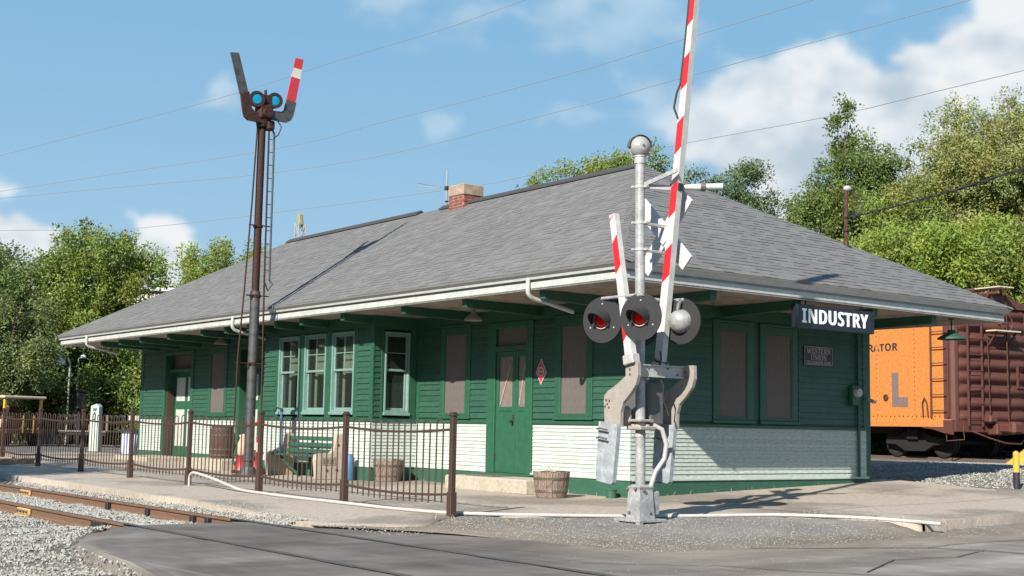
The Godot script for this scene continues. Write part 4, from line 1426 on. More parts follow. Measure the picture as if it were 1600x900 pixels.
func flasher(t: Node3D, o: Vector3, c: Vector3, n: Vector3) -> void:
	n = n.normalized()
	var r := Vector3.UP.cross(n).normalized()
	var bs := Basis(r, n, r.cross(n))
	var b := B.new(o)
	b.lathe(c, [Vector2(0.0, -0.006), Vector2(0.29, -0.006), Vector2(0.29, 0.004), Vector2(0.0, 0.004)], 36, bs)
	var disc := part("flasher", b, M.disc_black, t)
	b = B.new(o)       # silver domed housing behind, with a hanger
	b.lathe(c, [Vector2(0.0, -0.16), Vector2(0.05, -0.155), Vector2(0.10, -0.13), Vector2(0.135, -0.08), Vector2(0.148, -0.03), Vector2(0.15, -0.007), Vector2(0.0, -0.007)], 24, bs)
	part("housing", b, M.silver, disc)
	b = B.new(o)
	b.tube([c - n * 0.07 + Vector3(0, 0.12, 0), c - n * 0.06 + Vector3(0, 0.2, 0), Vector3(c.x, 2.70, c.z)], 0.03, 10)
	part("hanger", b, M.steel_grey, disc)
	b = B.new(o)       # red lens
	b.lathe(c, [Vector2(0.0, 0.005), Vector2(0.107, 0.005), Vector2(0.10, 0.018), Vector2(0.07, 0.032), Vector2(0.0, 0.04)], 24, bs)
	part("lens", b, M.red_lens, disc)
	b = B.new(o)
	b.lathe(c, [Vector2(0.108, 0.004), Vector2(0.118, 0.004), Vector2(0.118, 0.03), Vector2(0.108, 0.03)], 28, bs)
	part("lens_ring", b, M.galvanized, disc)
	b = B.new(o)       # hood: open half tube that tapers outwards
	for k in 18:
		for s in [[0.0, 0.03], [0.004, 0.0]]:
			var f := func(kk: int, u: float) -> Vector3:
				var a := deg_to_rad(-12.0 + 204.0 * kk / 18.0)
				var up := Vector3.UP
				var rr: float = 0.122 + s[0]
				var cut := 0.09 + 0.17 * maxf(0.0, sin(a))
				return c + (r * cos(a) + up * sin(a)) * rr * (1.0 - 0.08 * u) + n * (0.005 + cut * u) - up * 0.05 * u * u
			b.quad(f.call(k, 0.0), f.call(k + 1, 0.0), f.call(k + 1, 1.0), f.call(k, 1.0))
	part("hood", b, M.hood_black, disc)
	for a in [0.0, 2.1, 4.2]:
		b = B.new(o)
		b.ball(c + (r * sin(a) + Vector3.UP * cos(a)) * 0.2 + n * 0.006, 0.013, 6)
		part("bolt", b, M.galvanized, disc)

# ---------------------------------------------------------------- semaphore
func semaphore() -> void:
	var o := Vector3(-8.68, 0.0, 2.32)
	var t := thing("semaphore_signal", "tall rusty semaphore signal post with one dark and one red raised blade", "semaphore", o)
	var X := o.x
	var b := B.new(o)
	b.tube([Vector3(X, 3.7, 2.32), Vector3(X, 7.2, 2.32)], 0.078, 14)
	part("post", b, M.signal_rust, t)
	b = B.new(o)
	b.tube([Vector3(X, 0.0, 2.32), Vector3(X, 3.72, 2.32)], 0.098, 14)
	b.tube([Vector3(X, 0.32, 2.32), Vector3(X, 0.4, 2.32)], 0.125, 14)
	b.tube([Vector3(X, 0.0, 2.32), Vector3(X, 0.05, 2.32)], 0.3, 14)
	b.tube([Vector3(X, 0.05, 2.32), Vector3(X, 0.2, 2.32)], [0.2, 0.12], 14)
	part("lower_post", b, M.signal_dark, t)
	# two blades on bent arms (planes across the track), spectacles with blue lenses
	var left := [Vector2(3.13, 8.50), Vector2(2.946, 8.526), Vector2(2.70, 7.75)]
	var larm := [Vector2(2.79, 7.71), Vector2(2.88, 7.69), Vector2(2.815, 7.33), Vector2(2.78, 7.23), Vector2(2.70, 7.17), Vector2(2.36, 7.16), Vector2(2.36, 7.36), Vector2(2.56, 7.37), Vector2(2.63, 7.43), Vector2(2.70, 7.76)]
	b = B.new(o)
	b.prism([Vector2(3.13, 8.50), Vector2(2.946, 8.526), Vector2(2.69, 7.72), Vector2(2.885, 7.68)], Vector3(X + 0.09, 0, 0), Vector3(0, 0, 1), Vector3.UP, 0.025)
	part("blade", b, M.signal_dark, t)
	b = B.new(o)
	b.prism(larm, Vector3(X + 0.11, 0, 0), Vector3(0, 0, 1), Vector3.UP, 0.06)
	part("blade_arm", b, M.signal_rust, t)
	var rb := [Vector2(1.478, 8.66), Vector2(1.665, 8.665), Vector2(1.845, 7.72), Vector2(1.635, 7.68)]
	b = B.new(o)
	b.prism(rb, Vector3(X + 0.09, 0, 0), Vector3(0, 0, 1), Vector3.UP, 0.025)
	var rbl := part("blade", b, M.red_blade, t)
	tag(rbl, "red blade with a white band")
	b = B.new(o)
	var f := func(v: float, side: int) -> Vector2: return rb[3 if side == 0 else 2].lerp(rb[0 if side == 0 else 1], v)
	b.prism([f.call(0.56, 0), f.call(0.56, 1), f.call(0.77, 1), f.call(0.77, 0)], Vector3(X + 0.09, 0, 0), Vector3(0, 0, 1), Vector3.UP, 0.031)
	part("white_band", b, M.white_blade, rbl)
	b = B.new(o)
	b.prism([Vector2(1.63, 7.70), Vector2(1.845, 7.74), Vector2(1.89, 7.52), Vector2(1.95, 7.46), Vector2(2.25, 7.45), Vector2(2.25, 7.26), Vector2(1.83, 7.255), Vector2(1.74, 7.31), Vector2(1.685, 7.42)], Vector3(X + 0.11, 0, 0), Vector3(0, 0, 1), Vector3.UP, 0.06)
	part("blade_arm", b, M.signal_dark, t)
	# head casting
	b = B.new(o)
	b.box(Vector3(X + 0.06, 7.40, 2.32), Vector3(0.26, 0.36, 0.34), 0.06)
	b.tube([Vector3(X + 0.02, 7.1, 2.32), Vector3(X + 0.02, 7.3, 2.32)], [0.12, 0.16], 12)
	b.tube([Vector3(X + 0.12, 7.36, 2.32), Vector3(X + 0.3, 7.36, 2.32)], 0.1, 12)
	b.box(Vector3(X + 0.1, 7.13, 2.2), Vector3(0.2, 0.2, 0.16), 0.03)
	b.box(Vector3(X + 0.12, 7.66, 2.33), Vector3(0.1, 0.2, 0.3), 0.03)
	b.tube([Vector3(X + 0.1, 7.86, 2.32), Vector3(X + 0.1, 7.72, 2.32)], 0.03, 8)
	var head := part("head_casting", b, M.signal_rust, t)
	for z in [2.53, 2.13]:
		var c := Vector3(X + 0.13, 7.63 if z > 2.3 else 7.66, z)
		var n := Vector3(1, 0, 0.15).normalized()
		var bs := Basis(n.cross(Vector3.UP).normalized(), n, n.cross(Vector3.UP).normalized().cross(n))
		b = B.new(o)
		b.lathe(c, [Vector2(0.0, -0.1), Vector2(0.15, -0.08), Vector2(0.165, 0.04), Vector2(0.165, 0.05), Vector2(0.115, 0.05), Vector2(0.115, 0.02), Vector2(0.0, 0.02)], 22, bs)
		var sp := part("spectacle", b, M.signal_rust, t)
		b = B.new(o)
		b.lathe(c, [Vector2(0.0, 0.022), Vector2(0.114, 0.022), Vector2(0.10, 0.034), Vector2(0.0, 0.045)], 22, bs)
		part("lens", b, M.blue_lens, sp)
	# operating rods and ladder
	b = B.new(o)
	b.tube([Vector3(X + 0.04, 7.1, 2.44), Vector3(X + 0.05, 5.5, 2.5), Vector3(X + 0.07, 3.7, 2.60), Vector3(X + 0.08, 2.4, 2.68), Vector3(X + 0.08, 0.4, 2.72)], 0.018, 8)
	part("operating_rod", b, M.signal_rust, t)
	b = B.new(o)
	b.tube([Vector3(X + 0.12, 7.06, 2.22), Vector3(X + 0.12, 3.72, 2.19), Vector3(X + 0.12, 0.8, 2.13)], 0.02, 8)
	part("operating_rod", b, M.signal_rust, t)
	b = B.new(o)
	b.tube([Vector3(X + 0.12, 7.04, 2.22), Vector3(X + 0.12, 7.06, 2.15), Vector3(X + 0.12, 6.98, 2.10), Vector3(X + 0.12, 6.6, 2.095), Vector3(X + 0.12, 3.95, 2.08)], 0.022, 8)
	b.tube([Vector3(X + 0.12, 3.95, 2.08), Vector3(X + 0.12, 3.88, 2.01), Vector3(X + 0.12, 3.74, 2.11), Vector3(X + 0.12, 3.92, 2.19)], 0.016, 6)
	var lad := part("ladder", b, M.signal_dark, t)
	for k in 11:
		b = B.new(o)
		b.tube([Vector3(X + 0.12, 4.15 + k * 0.27, 2.085), Vector3(X + 0.12, 4.15 + k * 0.27, 2.2)], 0.009, 6)
		part("rung", b, M.signal_dark, lad)
	b = B.new(o)
	for y in [5.05, 2.25, 3.62]:
		b.tube([Vector3(X + 0.06, y, 2.72 if y < 3 else 2.55), Vector3(X + 0.11, y, 2.07)], 0.014, 6)
		b.tube([Vector3(X, y - 0.03, 2.32), Vector3(X, y + 0.03, 2.32)], 0.1 if y > 3.7 else 0.115, 12)
	part("rod_guide", b, M.signal_rust, t)
	b = B.new(o)
	b.tube([Vector3(X + 0.15, 7.25, 2.05), Vector3(X + 0.2, 7.12, 1.98), Vector3(X + 0.18, 6.95, 2.04), Vector3(X + 0.14, 6.88, 2.12)], 0.014, 6)
	part("cable", b, M.cable_black, t)

# ---------------------------------------------------------------- fence
func fence() -> void:
	var t := thing("iron_fence", "brown iron picket fence with hairpin tops along the platform", "fence", Vector3(-8, 0, 4.5))
	var o := Vector3(-8, 0, 4.5)
	var px := [1.579, -1.123, -3.812, -6.572, -9.306, -12.055, -14.887, -17.665, -20.45]
	for k in px.size():
		var y := plat_y(px[k], 4.5)
		var b := B.new(o)
		b.span(Vector3(px[k] - 0.035, y, 4.465), Vector3(px[k] + 0.035, y + 1.26, 4.535), 0.004)
		b.span(Vector3(px[k] - 0.048, y - 0.05, 4.452), Vector3(px[k] + 0.048, y + 0.30 + 0.04 * (k % 3), 4.548), 0.006)
		var p := part("post", b, M.fence_brown, t)
		b = B.new(o)
		b.box(Vector3(px[k], y + 1.275, 4.5), Vector3(0.095, 0.03, 0.095), 0.008)
		b.box(Vector3(px[k], y + 1.30, 4.5), Vector3(0.07, 0.025, 0.07), 0.008)
		part("post_cap", b, M.fence_brown, p)
	var hb := B.new()
	var pts := [Vector3(-0.043, 0.17, 0), Vector3(-0.043, 1.17, 0)]
	for k in 7:
		var a := PI - PI * k / 6.0
		pts.append(Vector3(cos(a) * 0.043, 1.19 + sin(a) * 0.043, 0))
	pts.append_array([Vector3(0.043, 1.17, 0), Vector3(0.043, 0.17, 0)])
	hb.tube(pts, 0.0085, 6)
	var hoop := hb.mesh()
	for k in px.size() - 1:
		var a: float = px[k + 1] + 0.035
		var e: float = px[k] - 0.035
		var sag := 0.045
		var ya := plat_y(a, 4.5)
		var ye := plat_y(e, 4.5)
		var lvl := func(x: float) -> float:
			var s := (x - a) / (e - a)
			return lerpf(ya, ye, s) - sag * 4.0 * s * (1.0 - s)
		for y in [0.27, 1.09]:
			var b := B.new(o)
			for i in 8:
				var x0 := lerpf(a, e, i / 8.0)
				var x1 := lerpf(a, e, (i + 1) / 8.0)
				b.bar(Vector3(x0, lvl.call(x0) + y, 4.5), Vector3(x1, lvl.call(x1) + y, 4.5), 0.032, 0.032)
			part("rail", b, M.fence_brown, t)
		var n := 8
		for i in n:
			var x := lerpf(a + 0.12, e - 0.12, (i + 0.5) / n)
			var h := part("picket", hoop, M.fence_brown, t)
			h.transform = Transform3D(Basis.from_scale(Vector3((e - a - 0.24) / n * 0.5 / 0.086, 1, 1)), Vector3(x, lvl.call(x) - 0.0, 4.5) - o)
			h.rotate_object_local(Vector3.FORWARD, rng.randf_range(-0.008, 0.008))

# ---------------------------------------------------------------- track
func track() -> void:
	var prof := [Vector2(-0.068, 0.0), Vector2(0.068, 0.0), Vector2(0.068, 0.012), Vector2(0.02, 0.028), Vector2(0.0085, 0.045), Vector2(0.0085, 0.118), Vector2(0.034, 0.132), Vector2(0.036, 0.156), Vector2(0.028, 0.162), Vector2(-0.028, 0.162), Vector2(-0.036, 0.156), Vector2(-0.034, 0.132), Vector2(-0.0085, 0.118), Vector2(-0.0085, 0.045), Vector2(-0.02, 0.028), Vector2(-0.068, 0.012)]
	for k in 2:
		var z: float = [6.64, 8.15][k]
		var y := -0.3195
		var o := Vector3(-20, y, z)
		var t := thing("track_rail", ["rusty steel rail nearer the platform with small dark clips", "rusty steel rail farther from the platform, at the ballast edge"][k], "rail", o, "rails of the track by the depot")
		var b := B.new(o)
		b.prism(prof, Vector3(-21.0 + 15, y, z), Vector3(0, 0, 1), Vector3.UP, 72.0)
		part("rail_body", b, M.rail_side, t)
		b = B.new(o)
		b.span(Vector3(-42, y + 0.1622, z - 0.027), Vector3(30, y + 0.1645, z + 0.027))
		part("rail_head", b, M.rail_head, t)
		# painted joint bars with bolts, dark compromise clips near the crossing
		var xb: float = [-8.6, -3.72][k]
		var jb := B.new(o)
		for q in [[-0.28, 0.28]]:
			for sg in [1, -1]:
				jb.span(Vector3(xb + q[0], y + 0.032, z + sg * 0.012), Vector3(xb + q[1], y + 0.122, z + sg * 0.05), 0.012)
				jb.span(Vector3(xb + q[0], y + 0.012, z + sg * 0.03), Vector3(xb + q[1], y + 0.035, z + sg * 0.085), 0.008)
		var j := part("joint_bar", jb, M.yellow_bar, t)
		for i in 4:
			b = B.new(o)
			b.tube([Vector3(xb - 0.2 + i * 0.135, y + 0.08, z + 0.05), Vector3(xb - 0.2 + i * 0.135, y + 0.08, z + 0.08)], 0.02, 6)
			part("bolt", b, M.bolt, j)
		for c in ([-1.35, -0.87, -4.5] if k == 0 else [-0.72]):
			b = B.new(o)
			b.span(Vector3(c - (0.05 if k == 0 else 0.2), y + 0.01, z + 0.012), Vector3(c + (0.05 if k == 0 else 0.2), y + 0.135, z + 0.075), 0.01)
			part("rail_clip", b, M.black_iron, t)
		if k == 0:
			b = B.new(o)
			b.span(Vector3(-3.0, y + 0.03, z + 0.012), Vector3(-2.9, y + 0.12, z + 0.06), 0.01)
			part("rail_clip", b, M.black_iron, t)

# ---------------------------------------------------------------- lettering
func letters(txt: String, width: float, height: float, depth: float, serif := false, bold := true) -> TextMesh:
	var f := SystemFont.new()
	f.font_names = PackedStringArray(["Droid Serif" if serif else "Droid Sans"])
	f.font_weight = 700 if bold else 400
	var m := TextMesh.new()
	m.font = f
	m.text = txt
	m.font_size = 64
	m.pixel_size = 0.01
	m.depth = depth
	m.set_meta("fit", Vector2(width, height))
	return m

func put_text(parent: Node, m: TextMesh, mat: Material, pos: Vector3, turn: float, tilt := 0.0) -> void:
	var bb := m.get_aabb()
	var fit: Vector2 = m.get_meta("fit")
	var o := part("lettering", m, mat, parent)
	var s := Vector3(fit.x / bb.size.x, fit.y / bb.size.y, 1.0)
	var bs := Basis(Vector3.UP, turn) * Basis(Vector3(0, 0, 1), tilt) * Basis.from_scale(s)
	o.transform = Transform3D(bs, pos - bs * (bb.position + bb.size * 0.5))

# ---------------------------------------------------------------- small things at the depot
func half_barrel(label: String, x: float, z: float, plants: int) -> void:
	var o := Vector3(x, plat_y(x, z) + 0.002, z)
	var t := thing("barrel_planter", label, "planter", o, "half-barrel planters on the platform")
	var n := 20
	for k in n:
		var a0 := TAU * (k + 0.03) / n
		var a1 := TAU * (k + 0.97) / n
		var b := B.new()
		var dr := rng.randf_range(-0.004, 0.004)
		var hh := 0.40 + rng.randf_range(-0.008, 0.008)
		var prof := [[0.235, 0.0], [0.272, 0.2], [0.292, hh]]
		for i in 2:
			var P := func(a: float, q: Array, inn: float) -> Vector3: return Vector3(cos(a) * (q[0] + dr - inn), q[1], sin(a) * (q[0] + dr - inn))
			var c := Vector3(cos((a0 + a1) * 0.5), 0, sin((a0 + a1) * 0.5)) * 0.24 + Vector3(0, 0.2, 0)
			b.oquad(P.call(a0, prof[i], 0.0), P.call(a1, prof[i], 0.0), P.call(a1, prof[i + 1], 0.0), P.call(a0, prof[i + 1], 0.0), Vector3(0, 0.2, 0))
			b.oquad(P.call(a0, prof[i], 0.0), P.call(a0, prof[i + 1], 0.0), P.call(a0, prof[i + 1], 0.025), P.call(a0, prof[i], 0.025), c)
			b.oquad(P.call(a1, prof[i], 0.0), P.call(a1, prof[i + 1], 0.0), P.call(a1, prof[i + 1], 0.025), P.call(a1, prof[i], 0.025), c)
			if i == 1:
				b.oquad(P.call(a0, prof[2], 0.0), P.call(a1, prof[2], 0.0), P.call(a1, prof[2], 0.025), P.call(a0, prof[2], 0.025), c)
		part("stave", b, M.stave, t)
	for y in [[0.1, 0.256], [0.295, 0.287]]:
		var b := B.new()
		b.lathe(Vector3(0, y[0], 0), [Vector2(y[1] - 0.012, -0.02), Vector2(y[1] - 0.003, -0.02), Vector2(y[1] + 0.001, 0.02), Vector2(y[1] - 0.012, 0.02)], 28)
		part("hoop", b, M.hoop, t)
	var b := B.new()
	b.lathe(Vector3(0, 0.36, 0), [Vector2(0.27, -0.02), Vector2(0.15, 0.0), Vector2(0.0, 0.012)], 16)
	var soil := part("soil", b, M.soil, t)
	for k in plants:
		b = B.new()
		var a := rng.randf() * TAU
		var r := rng.randf() * 0.2
		var p := Vector3(cos(a) * r, 0.35, sin(a) * r)
		b.tube([p, p + Vector3(rng.randf_range(-0.04, 0.04), rng.randf_range(0.06, 0.11), rng.randf_range(-0.04, 0.04)), p + Vector3(rng.randf_range(-0.09, 0.09), rng.randf_range(0.11, 0.17), rng.randf_range(-0.09, 0.09))], [0.003, 0.003, 0.0015], 4)
		part("dry_stalk", b, M.dry_plant, soil)

func eave_lamp(label: String, p: Vector3, mat: Material, r: float) -> void:
	var t := thing("eave_lamp", label, "lamp", p, "shade lamps hung under the eaves")
	var b := B.new()
	b.lathe(Vector3.ZERO, [Vector2(r, 0.0), Vector2(r, 0.02), Vector2(r * 0.8, 0.055), Vector2(r * 0.45, 0.105), Vector2(r * 0.3, 0.13), Vector2(r * 0.27, 0.17), Vector2(0.0, 0.175)], 24)
	b.lathe(Vector3.ZERO, [Vector2(0.0, 0.12), Vector2(r * 0.4, 0.1), Vector2(r * 0.95, 0.004)], 24)
	part("shade", b, mat, t)
	b = B.new()
	b.tube([Vector3(0, 0.16, 0), Vector3(0, 3.178 - p.y, 0)], 0.014, 8)
	b.lathe(Vector3(0, 3.178 - p.y, 0), [Vector2(0.0, -0.02), Vector2(0.05, -0.02), Vector2(0.05, 0.0), Vector2(0.0, 0.0)], 12)
	part("stem", b, M.black_iron, t)
	b = B.new()
	b.ball(Vector3(0, 0.045, 0), 0.035, 10)
	part("bulb", b, M.curtain, t)

func small_things() -> void:
	half_barrel("weathered half-barrel planter with dry stalks right of the double door", -0.75, 0.98, 16)
	half_barrel("weathered half-barrel planter behind the fence below the bay's side window", -6.0, 0.72, 7)
	# concrete step at the double door with its mat
	var y := plat_y(-3, 1)
	var o := Vector3(-3.1, y, 0.45)
	var t := thing("door_step", "low pale concrete step below the green double door", "step", o)
	var b := B.new()
	b.box(Vector3(0.45, 0.105, 0.04), Vector3(2.32, 0.25, 0.86), 0.025)
	part("slab", b, M.concrete_pale, t)
	b = B.new()
	b.box(Vector3(-3.15, y + 0.238, 0.42), Vector3(0.8, 0.014, 0.48), 0.004)
	single("door_mat", b, M.red_iron if false else M.board_panel, "thin brownish mat lying on the concrete door step", "mat")
	# second stoop with the brown barrel
	y = plat_y(-13, 0.8)
	b = B.new()
	b.span(Vector3(-13.2, y - 0.1, 0.62), Vector3(-11.25, y + 0.22, 1.72), 0.02)
	single("platform_block", b, M.concrete_pale, "pale concrete block before the far recessed doors carrying the brown barrel", "step")
	b = B.new()
	b.span(Vector3(-18.9, y - 0.1, 0.06), Vector3(-16.6, y + 0.12, 1.25), 0.02)
	single("door_step", b, M.concrete_pale, "low pale stoop below the farthest recessed door with white panels", "step")
	t = thing("wooden_barrel", "brown wooden barrel standing on the pale concrete block behind the fence", "barrel", Vector3(-12.35, y + 0.222, 1.2))
	var n := 18
	for k in n:
		b = B.new()
		var prof := [Vector2(0.24, 0.0), Vector2(0.275, 0.2), Vector2(0.285, 0.36), Vector2(0.275, 0.52), Vector2(0.245, 0.72)]
		var a0 := TAU * (k + 0.025) / n
		var a1 := TAU * (k + 0.975) / n
		for i in 4:
			b.oquad(Vector3(cos(a0) * prof[i].x, prof[i].y, sin(a0) * prof[i].x), Vector3(cos(a1) * prof[i].x, prof[i].y, sin(a1) * prof[i].x), Vector3(cos(a1) * prof[i + 1].x, prof[i + 1].y, sin(a1) * prof[i + 1].x), Vector3(cos(a0) * prof[i + 1].x, prof[i + 1].y, sin(a0) * prof[i + 1].x), Vector3(0, 0.36, 0))
		part("stave", b, M.barrel_brown, t)
	for q in [[0.07, 0.258], [0.2, 0.278], [0.52, 0.279], [0.65, 0.262]]:
		b = B.new()
		b.lathe(Vector3(0, q[0], 0), [Vector2(q[1] - 0.012, -0.022), Vector2(q[1] + 0.002, -0.022), Vector2(q[1] + 0.002, 0.022), Vector2(q[1] - 0.012, 0.022)], 26)
		part("hoop", b, M.hoop, t)
	b = B.new()
	b.lathe(Vector3(0, 0.0, 0), [Vector2(0.225, 0.0), Vector2(0.225, 0.66), Vector2(0.0, 0.665)], 18)
	part("barrel_head", b, M.barrel_brown, t)
	# iron hand pump behind the semaphore: rusty body, spoked wheel, red frame
	t = thing("hand_pump", "old red and rusty iron hand pump with a spoked wheel behind the semaphore post", "pump", Vector3(-9.75, plat_y(-9.7, 1.5), 1.75))
	b = B.new()
	b.box(Vector3(0, 0.03, 0), Vector3(1.0, 0.06, 0.4), 0.01)
	part("skid", b, M.black_iron, t)
	for x in [-0.35, 0.3]:
		b = B.new()
		b.lathe(Vector3(x, 0.06, 0.02), [Vector2(0.17, 0.0), Vector2(0.15, 0.06), Vector2(0.11, 0.26), Vector2(0.13, 0.3), Vector2(0.0, 0.31)], 16)
		part("cylinder", b, M.red_iron, t)
	b = B.new()
	b.lathe(Vector3(-0.33, 0.37, 0.02), [Vector2(0.1, 0.0), Vector2(0.13, 0.05), Vector2(0.12, 0.25), Vector2(0.07, 0.36), Vector2(0.1, 0.42), Vector2(0.0, 0.45)], 14)
	part("air_vessel", b, M.sack, t)
	b = B.new()
	b.bar(Vector3(0.34, 0.36, 0), Vector3(0.46, 1.1, 0), 0.1, 0.05)
	b.bar(Vector3(0.28, 0.75, 0), Vector3(0.52, 0.42, 0), 0.06, 0.04)
	b.bar(Vector3(0.46, 1.1, 0), Vector3(-0.1, 0.98, 0), 0.05, 0.04)
	part("lever", b, M.red_iron, t)
	b = B.new()
	b.box(Vector3(0.47, 0.86, 0.03), Vector3(0.07, 0.26, 0.05), 0.01)
	b.box(Vector3(0.37, 0.55, 0.035), Vector3(0.06, 0.2, 0.05), 0.01)
	part("lever_grip", b, M.sack, t)
	b = B.new()
	var ring := []
	for k in 21:
		ring.append(Vector3(-0.62 + cos(TAU * k / 20.0) * 0.24, 0.36 + sin(TAU * k / 20.0) * 0.24, 0))
	b.tube(ring, 0.022, 6, false)
	for k in 6:
		b.tube([Vector3(-0.62, 0.36, 0), Vector3(-0.62 + cos(TAU * k / 6.0) * 0.24, 0.36 + sin(TAU * k / 6.0) * 0.24, 0)], 0.012, 6)
	part("flywheel", b, M.black_iron, t)
	bench()
	# lamps under the eaves
	eave_lamp("pale shade lamp hung under the eave near the double door", Vector3(-3.06, 2.905, 0.9), M.lamp_shade, 0.165)
	eave_lamp("pale shade lamp hung under the eave before the far boarded window", Vector3(-13.3, 2.905, 0.9), M.lamp_shade, 0.165)
	eave_lamp("dark green shade lamp hung under the end eave beside the boxcar", Vector3(1.5, 2.80, -6.42), M.green_dark, 0.25)
	signs()
	# electric meter on the end wall
	t = thing("meter_box", "grey round electric meter on its small box at the rear of the end wall", "electric meter", Vector3(0.02, 1.66, -5.47))
	b = B.new()
	b.box(Vector3(0.06, 0.12, 0), Vector3(0.1, 0.36, 0.2), 0.012)
	part("box", b, M.green_trim, t)
	b = B.new()
	b.lathe(Vector3(0.11, 0.17, 0), [Vector2(0.0, 0.0), Vector2(0.085, 0.0), Vector2(0.085, 0.03), Vector2(0.075, 0.08), Vector2(0.0, 0.095)], 20, Basis(Vector3(0, 0, 1), -PI / 2))
	part("meter", b, M.galvanized, t)
	b = B.new()
	b.box(Vector3(0.14, 0.03, -0.4), Vector3(0.16, 0.05, 0.1), 0.01, Basis(Vector3(0, 0, 1), -0.4))
	b.tube([Vector3(0.02, 0.08, -0.4), Vector3(0.12, 0.05, -0.4)], 0.02, 8)
	part("faucet_cover", b, M.plate_grey, t)
	# blue pipe up the bay's front wall
	t = thing("blue_pipe", "thin blue standpipe with a dark tap against the white boards of the bay", "pipe", Vector3(-9.75, plat_y(-9.7, 1), 1.08))
	b = B.new()
	b.tube([Vector3(0, 0, 0), Vector3(0, 1.3, 0)], 0.026, 10)
	part("riser", b, M.blue_pipe, t)
	b = B.new()
	b.tube([Vector3(0, 1.3, 0), Vector3(0, 1.37, 0)], 0.03, 8)
	b.tube([Vector3(0, 1.35, 0), Vector3(-0.1, 1.38, 0.06), Vector3(-0.14, 1.3, 0.08)], 0.018, 8)
	part("tap", b, M.black_iron, t)
	b = B.new()
	b.lathe(Vector3.ZERO, [Vector2(0.11, 0.0), Vector2(0.12, 0.02), Vector2(0.095, 0.42), Vector2(0.05, 0.5), Vector2(0.0, 0.51)], 14)
	single("blue_bollard", b, M.blue_pipe, "short blue post against the bay's white boards right of the bench", "post", Vector3(-6.6, plat_y(-6.6, 1.3), 1.22))
	# white pipe: hooked up at the fence, then along the edge of the concrete
	var pts := [Vector3(-6.15, -0.06, 4.66), Vector3(-6.15, 0.10, 4.66), Vector3(-6.12, 0.15, 4.66), Vector3(-6.04, 0.19, 4.66), Vector3(-5.9, 0.195, 4.66), Vector3(-5.5, 0.16, 4.66), Vector3(-5.0, 0.10, 4.65), Vector3(-4.5, 0.03, 4.64), Vector3(-4.1, -0.015, 4.62), Vector3(-2.6, -0.03, 4.66), Vector3(-1.3, -0.035, 4.62), Vector3(0.2, -0.04, 4.58), Vector3(1.2, -0.04, 4.42), Vector3(1.75, -0.035, 4.12), Vector3(2.12, -0.033, 3.7), Vector3(2.6, -0.03, 3.05), Vector3(2.97, -0.025, 2.48), Vector3(3.35, -0.015, 1.75), Vector3(3.76, 0.004, 0.97), Vector3(4.36, 0.012, 0.53), Vector3(5.0, 0.008, 0.22), Vector3(5.62, -0.012, -0.02)]
	b = B.new()
	var smooth_pts := []
	for k in pts.size() - 1:
		for i in 3:
			smooth_pts.append(pts[k].cubic_interpolate(pts[k + 1], pts[maxi(k - 1, 0)], pts[mini(k + 2, pts.size() - 1)], i / 3.0))
	smooth_pts.append(pts[-1])
	b.tube(smooth_pts, 0.0235, 8)
	single("white_pipe", b, M.pipe_white, "long white pipe hooked up by the fence and lying along the concrete edge", "pipe")
	# round planting ring at the far fence end
	t = thing("planter_ring", "low round tan concrete ring with soil beside the far fence posts", "planter", Vector3(-16.9, plat_y(-17, 4.3), 4.75))
	b = B.new()
	b.lathe(Vector3.ZERO, [Vector2(0.75, 0.0), Vector2(0.78, 0.12), Vector2(0.62, 0.13), Vector2(0.6, 0.05)], 26)
	part("ring", b, M.cement_cap, t)
	b = B.new()
	b.lathe(Vector3(0, 0.07, 0), [Vector2(0.61, 0.0), Vector2(0.0, 0.02)], 20)
	part("soil", b, M.soil, t)

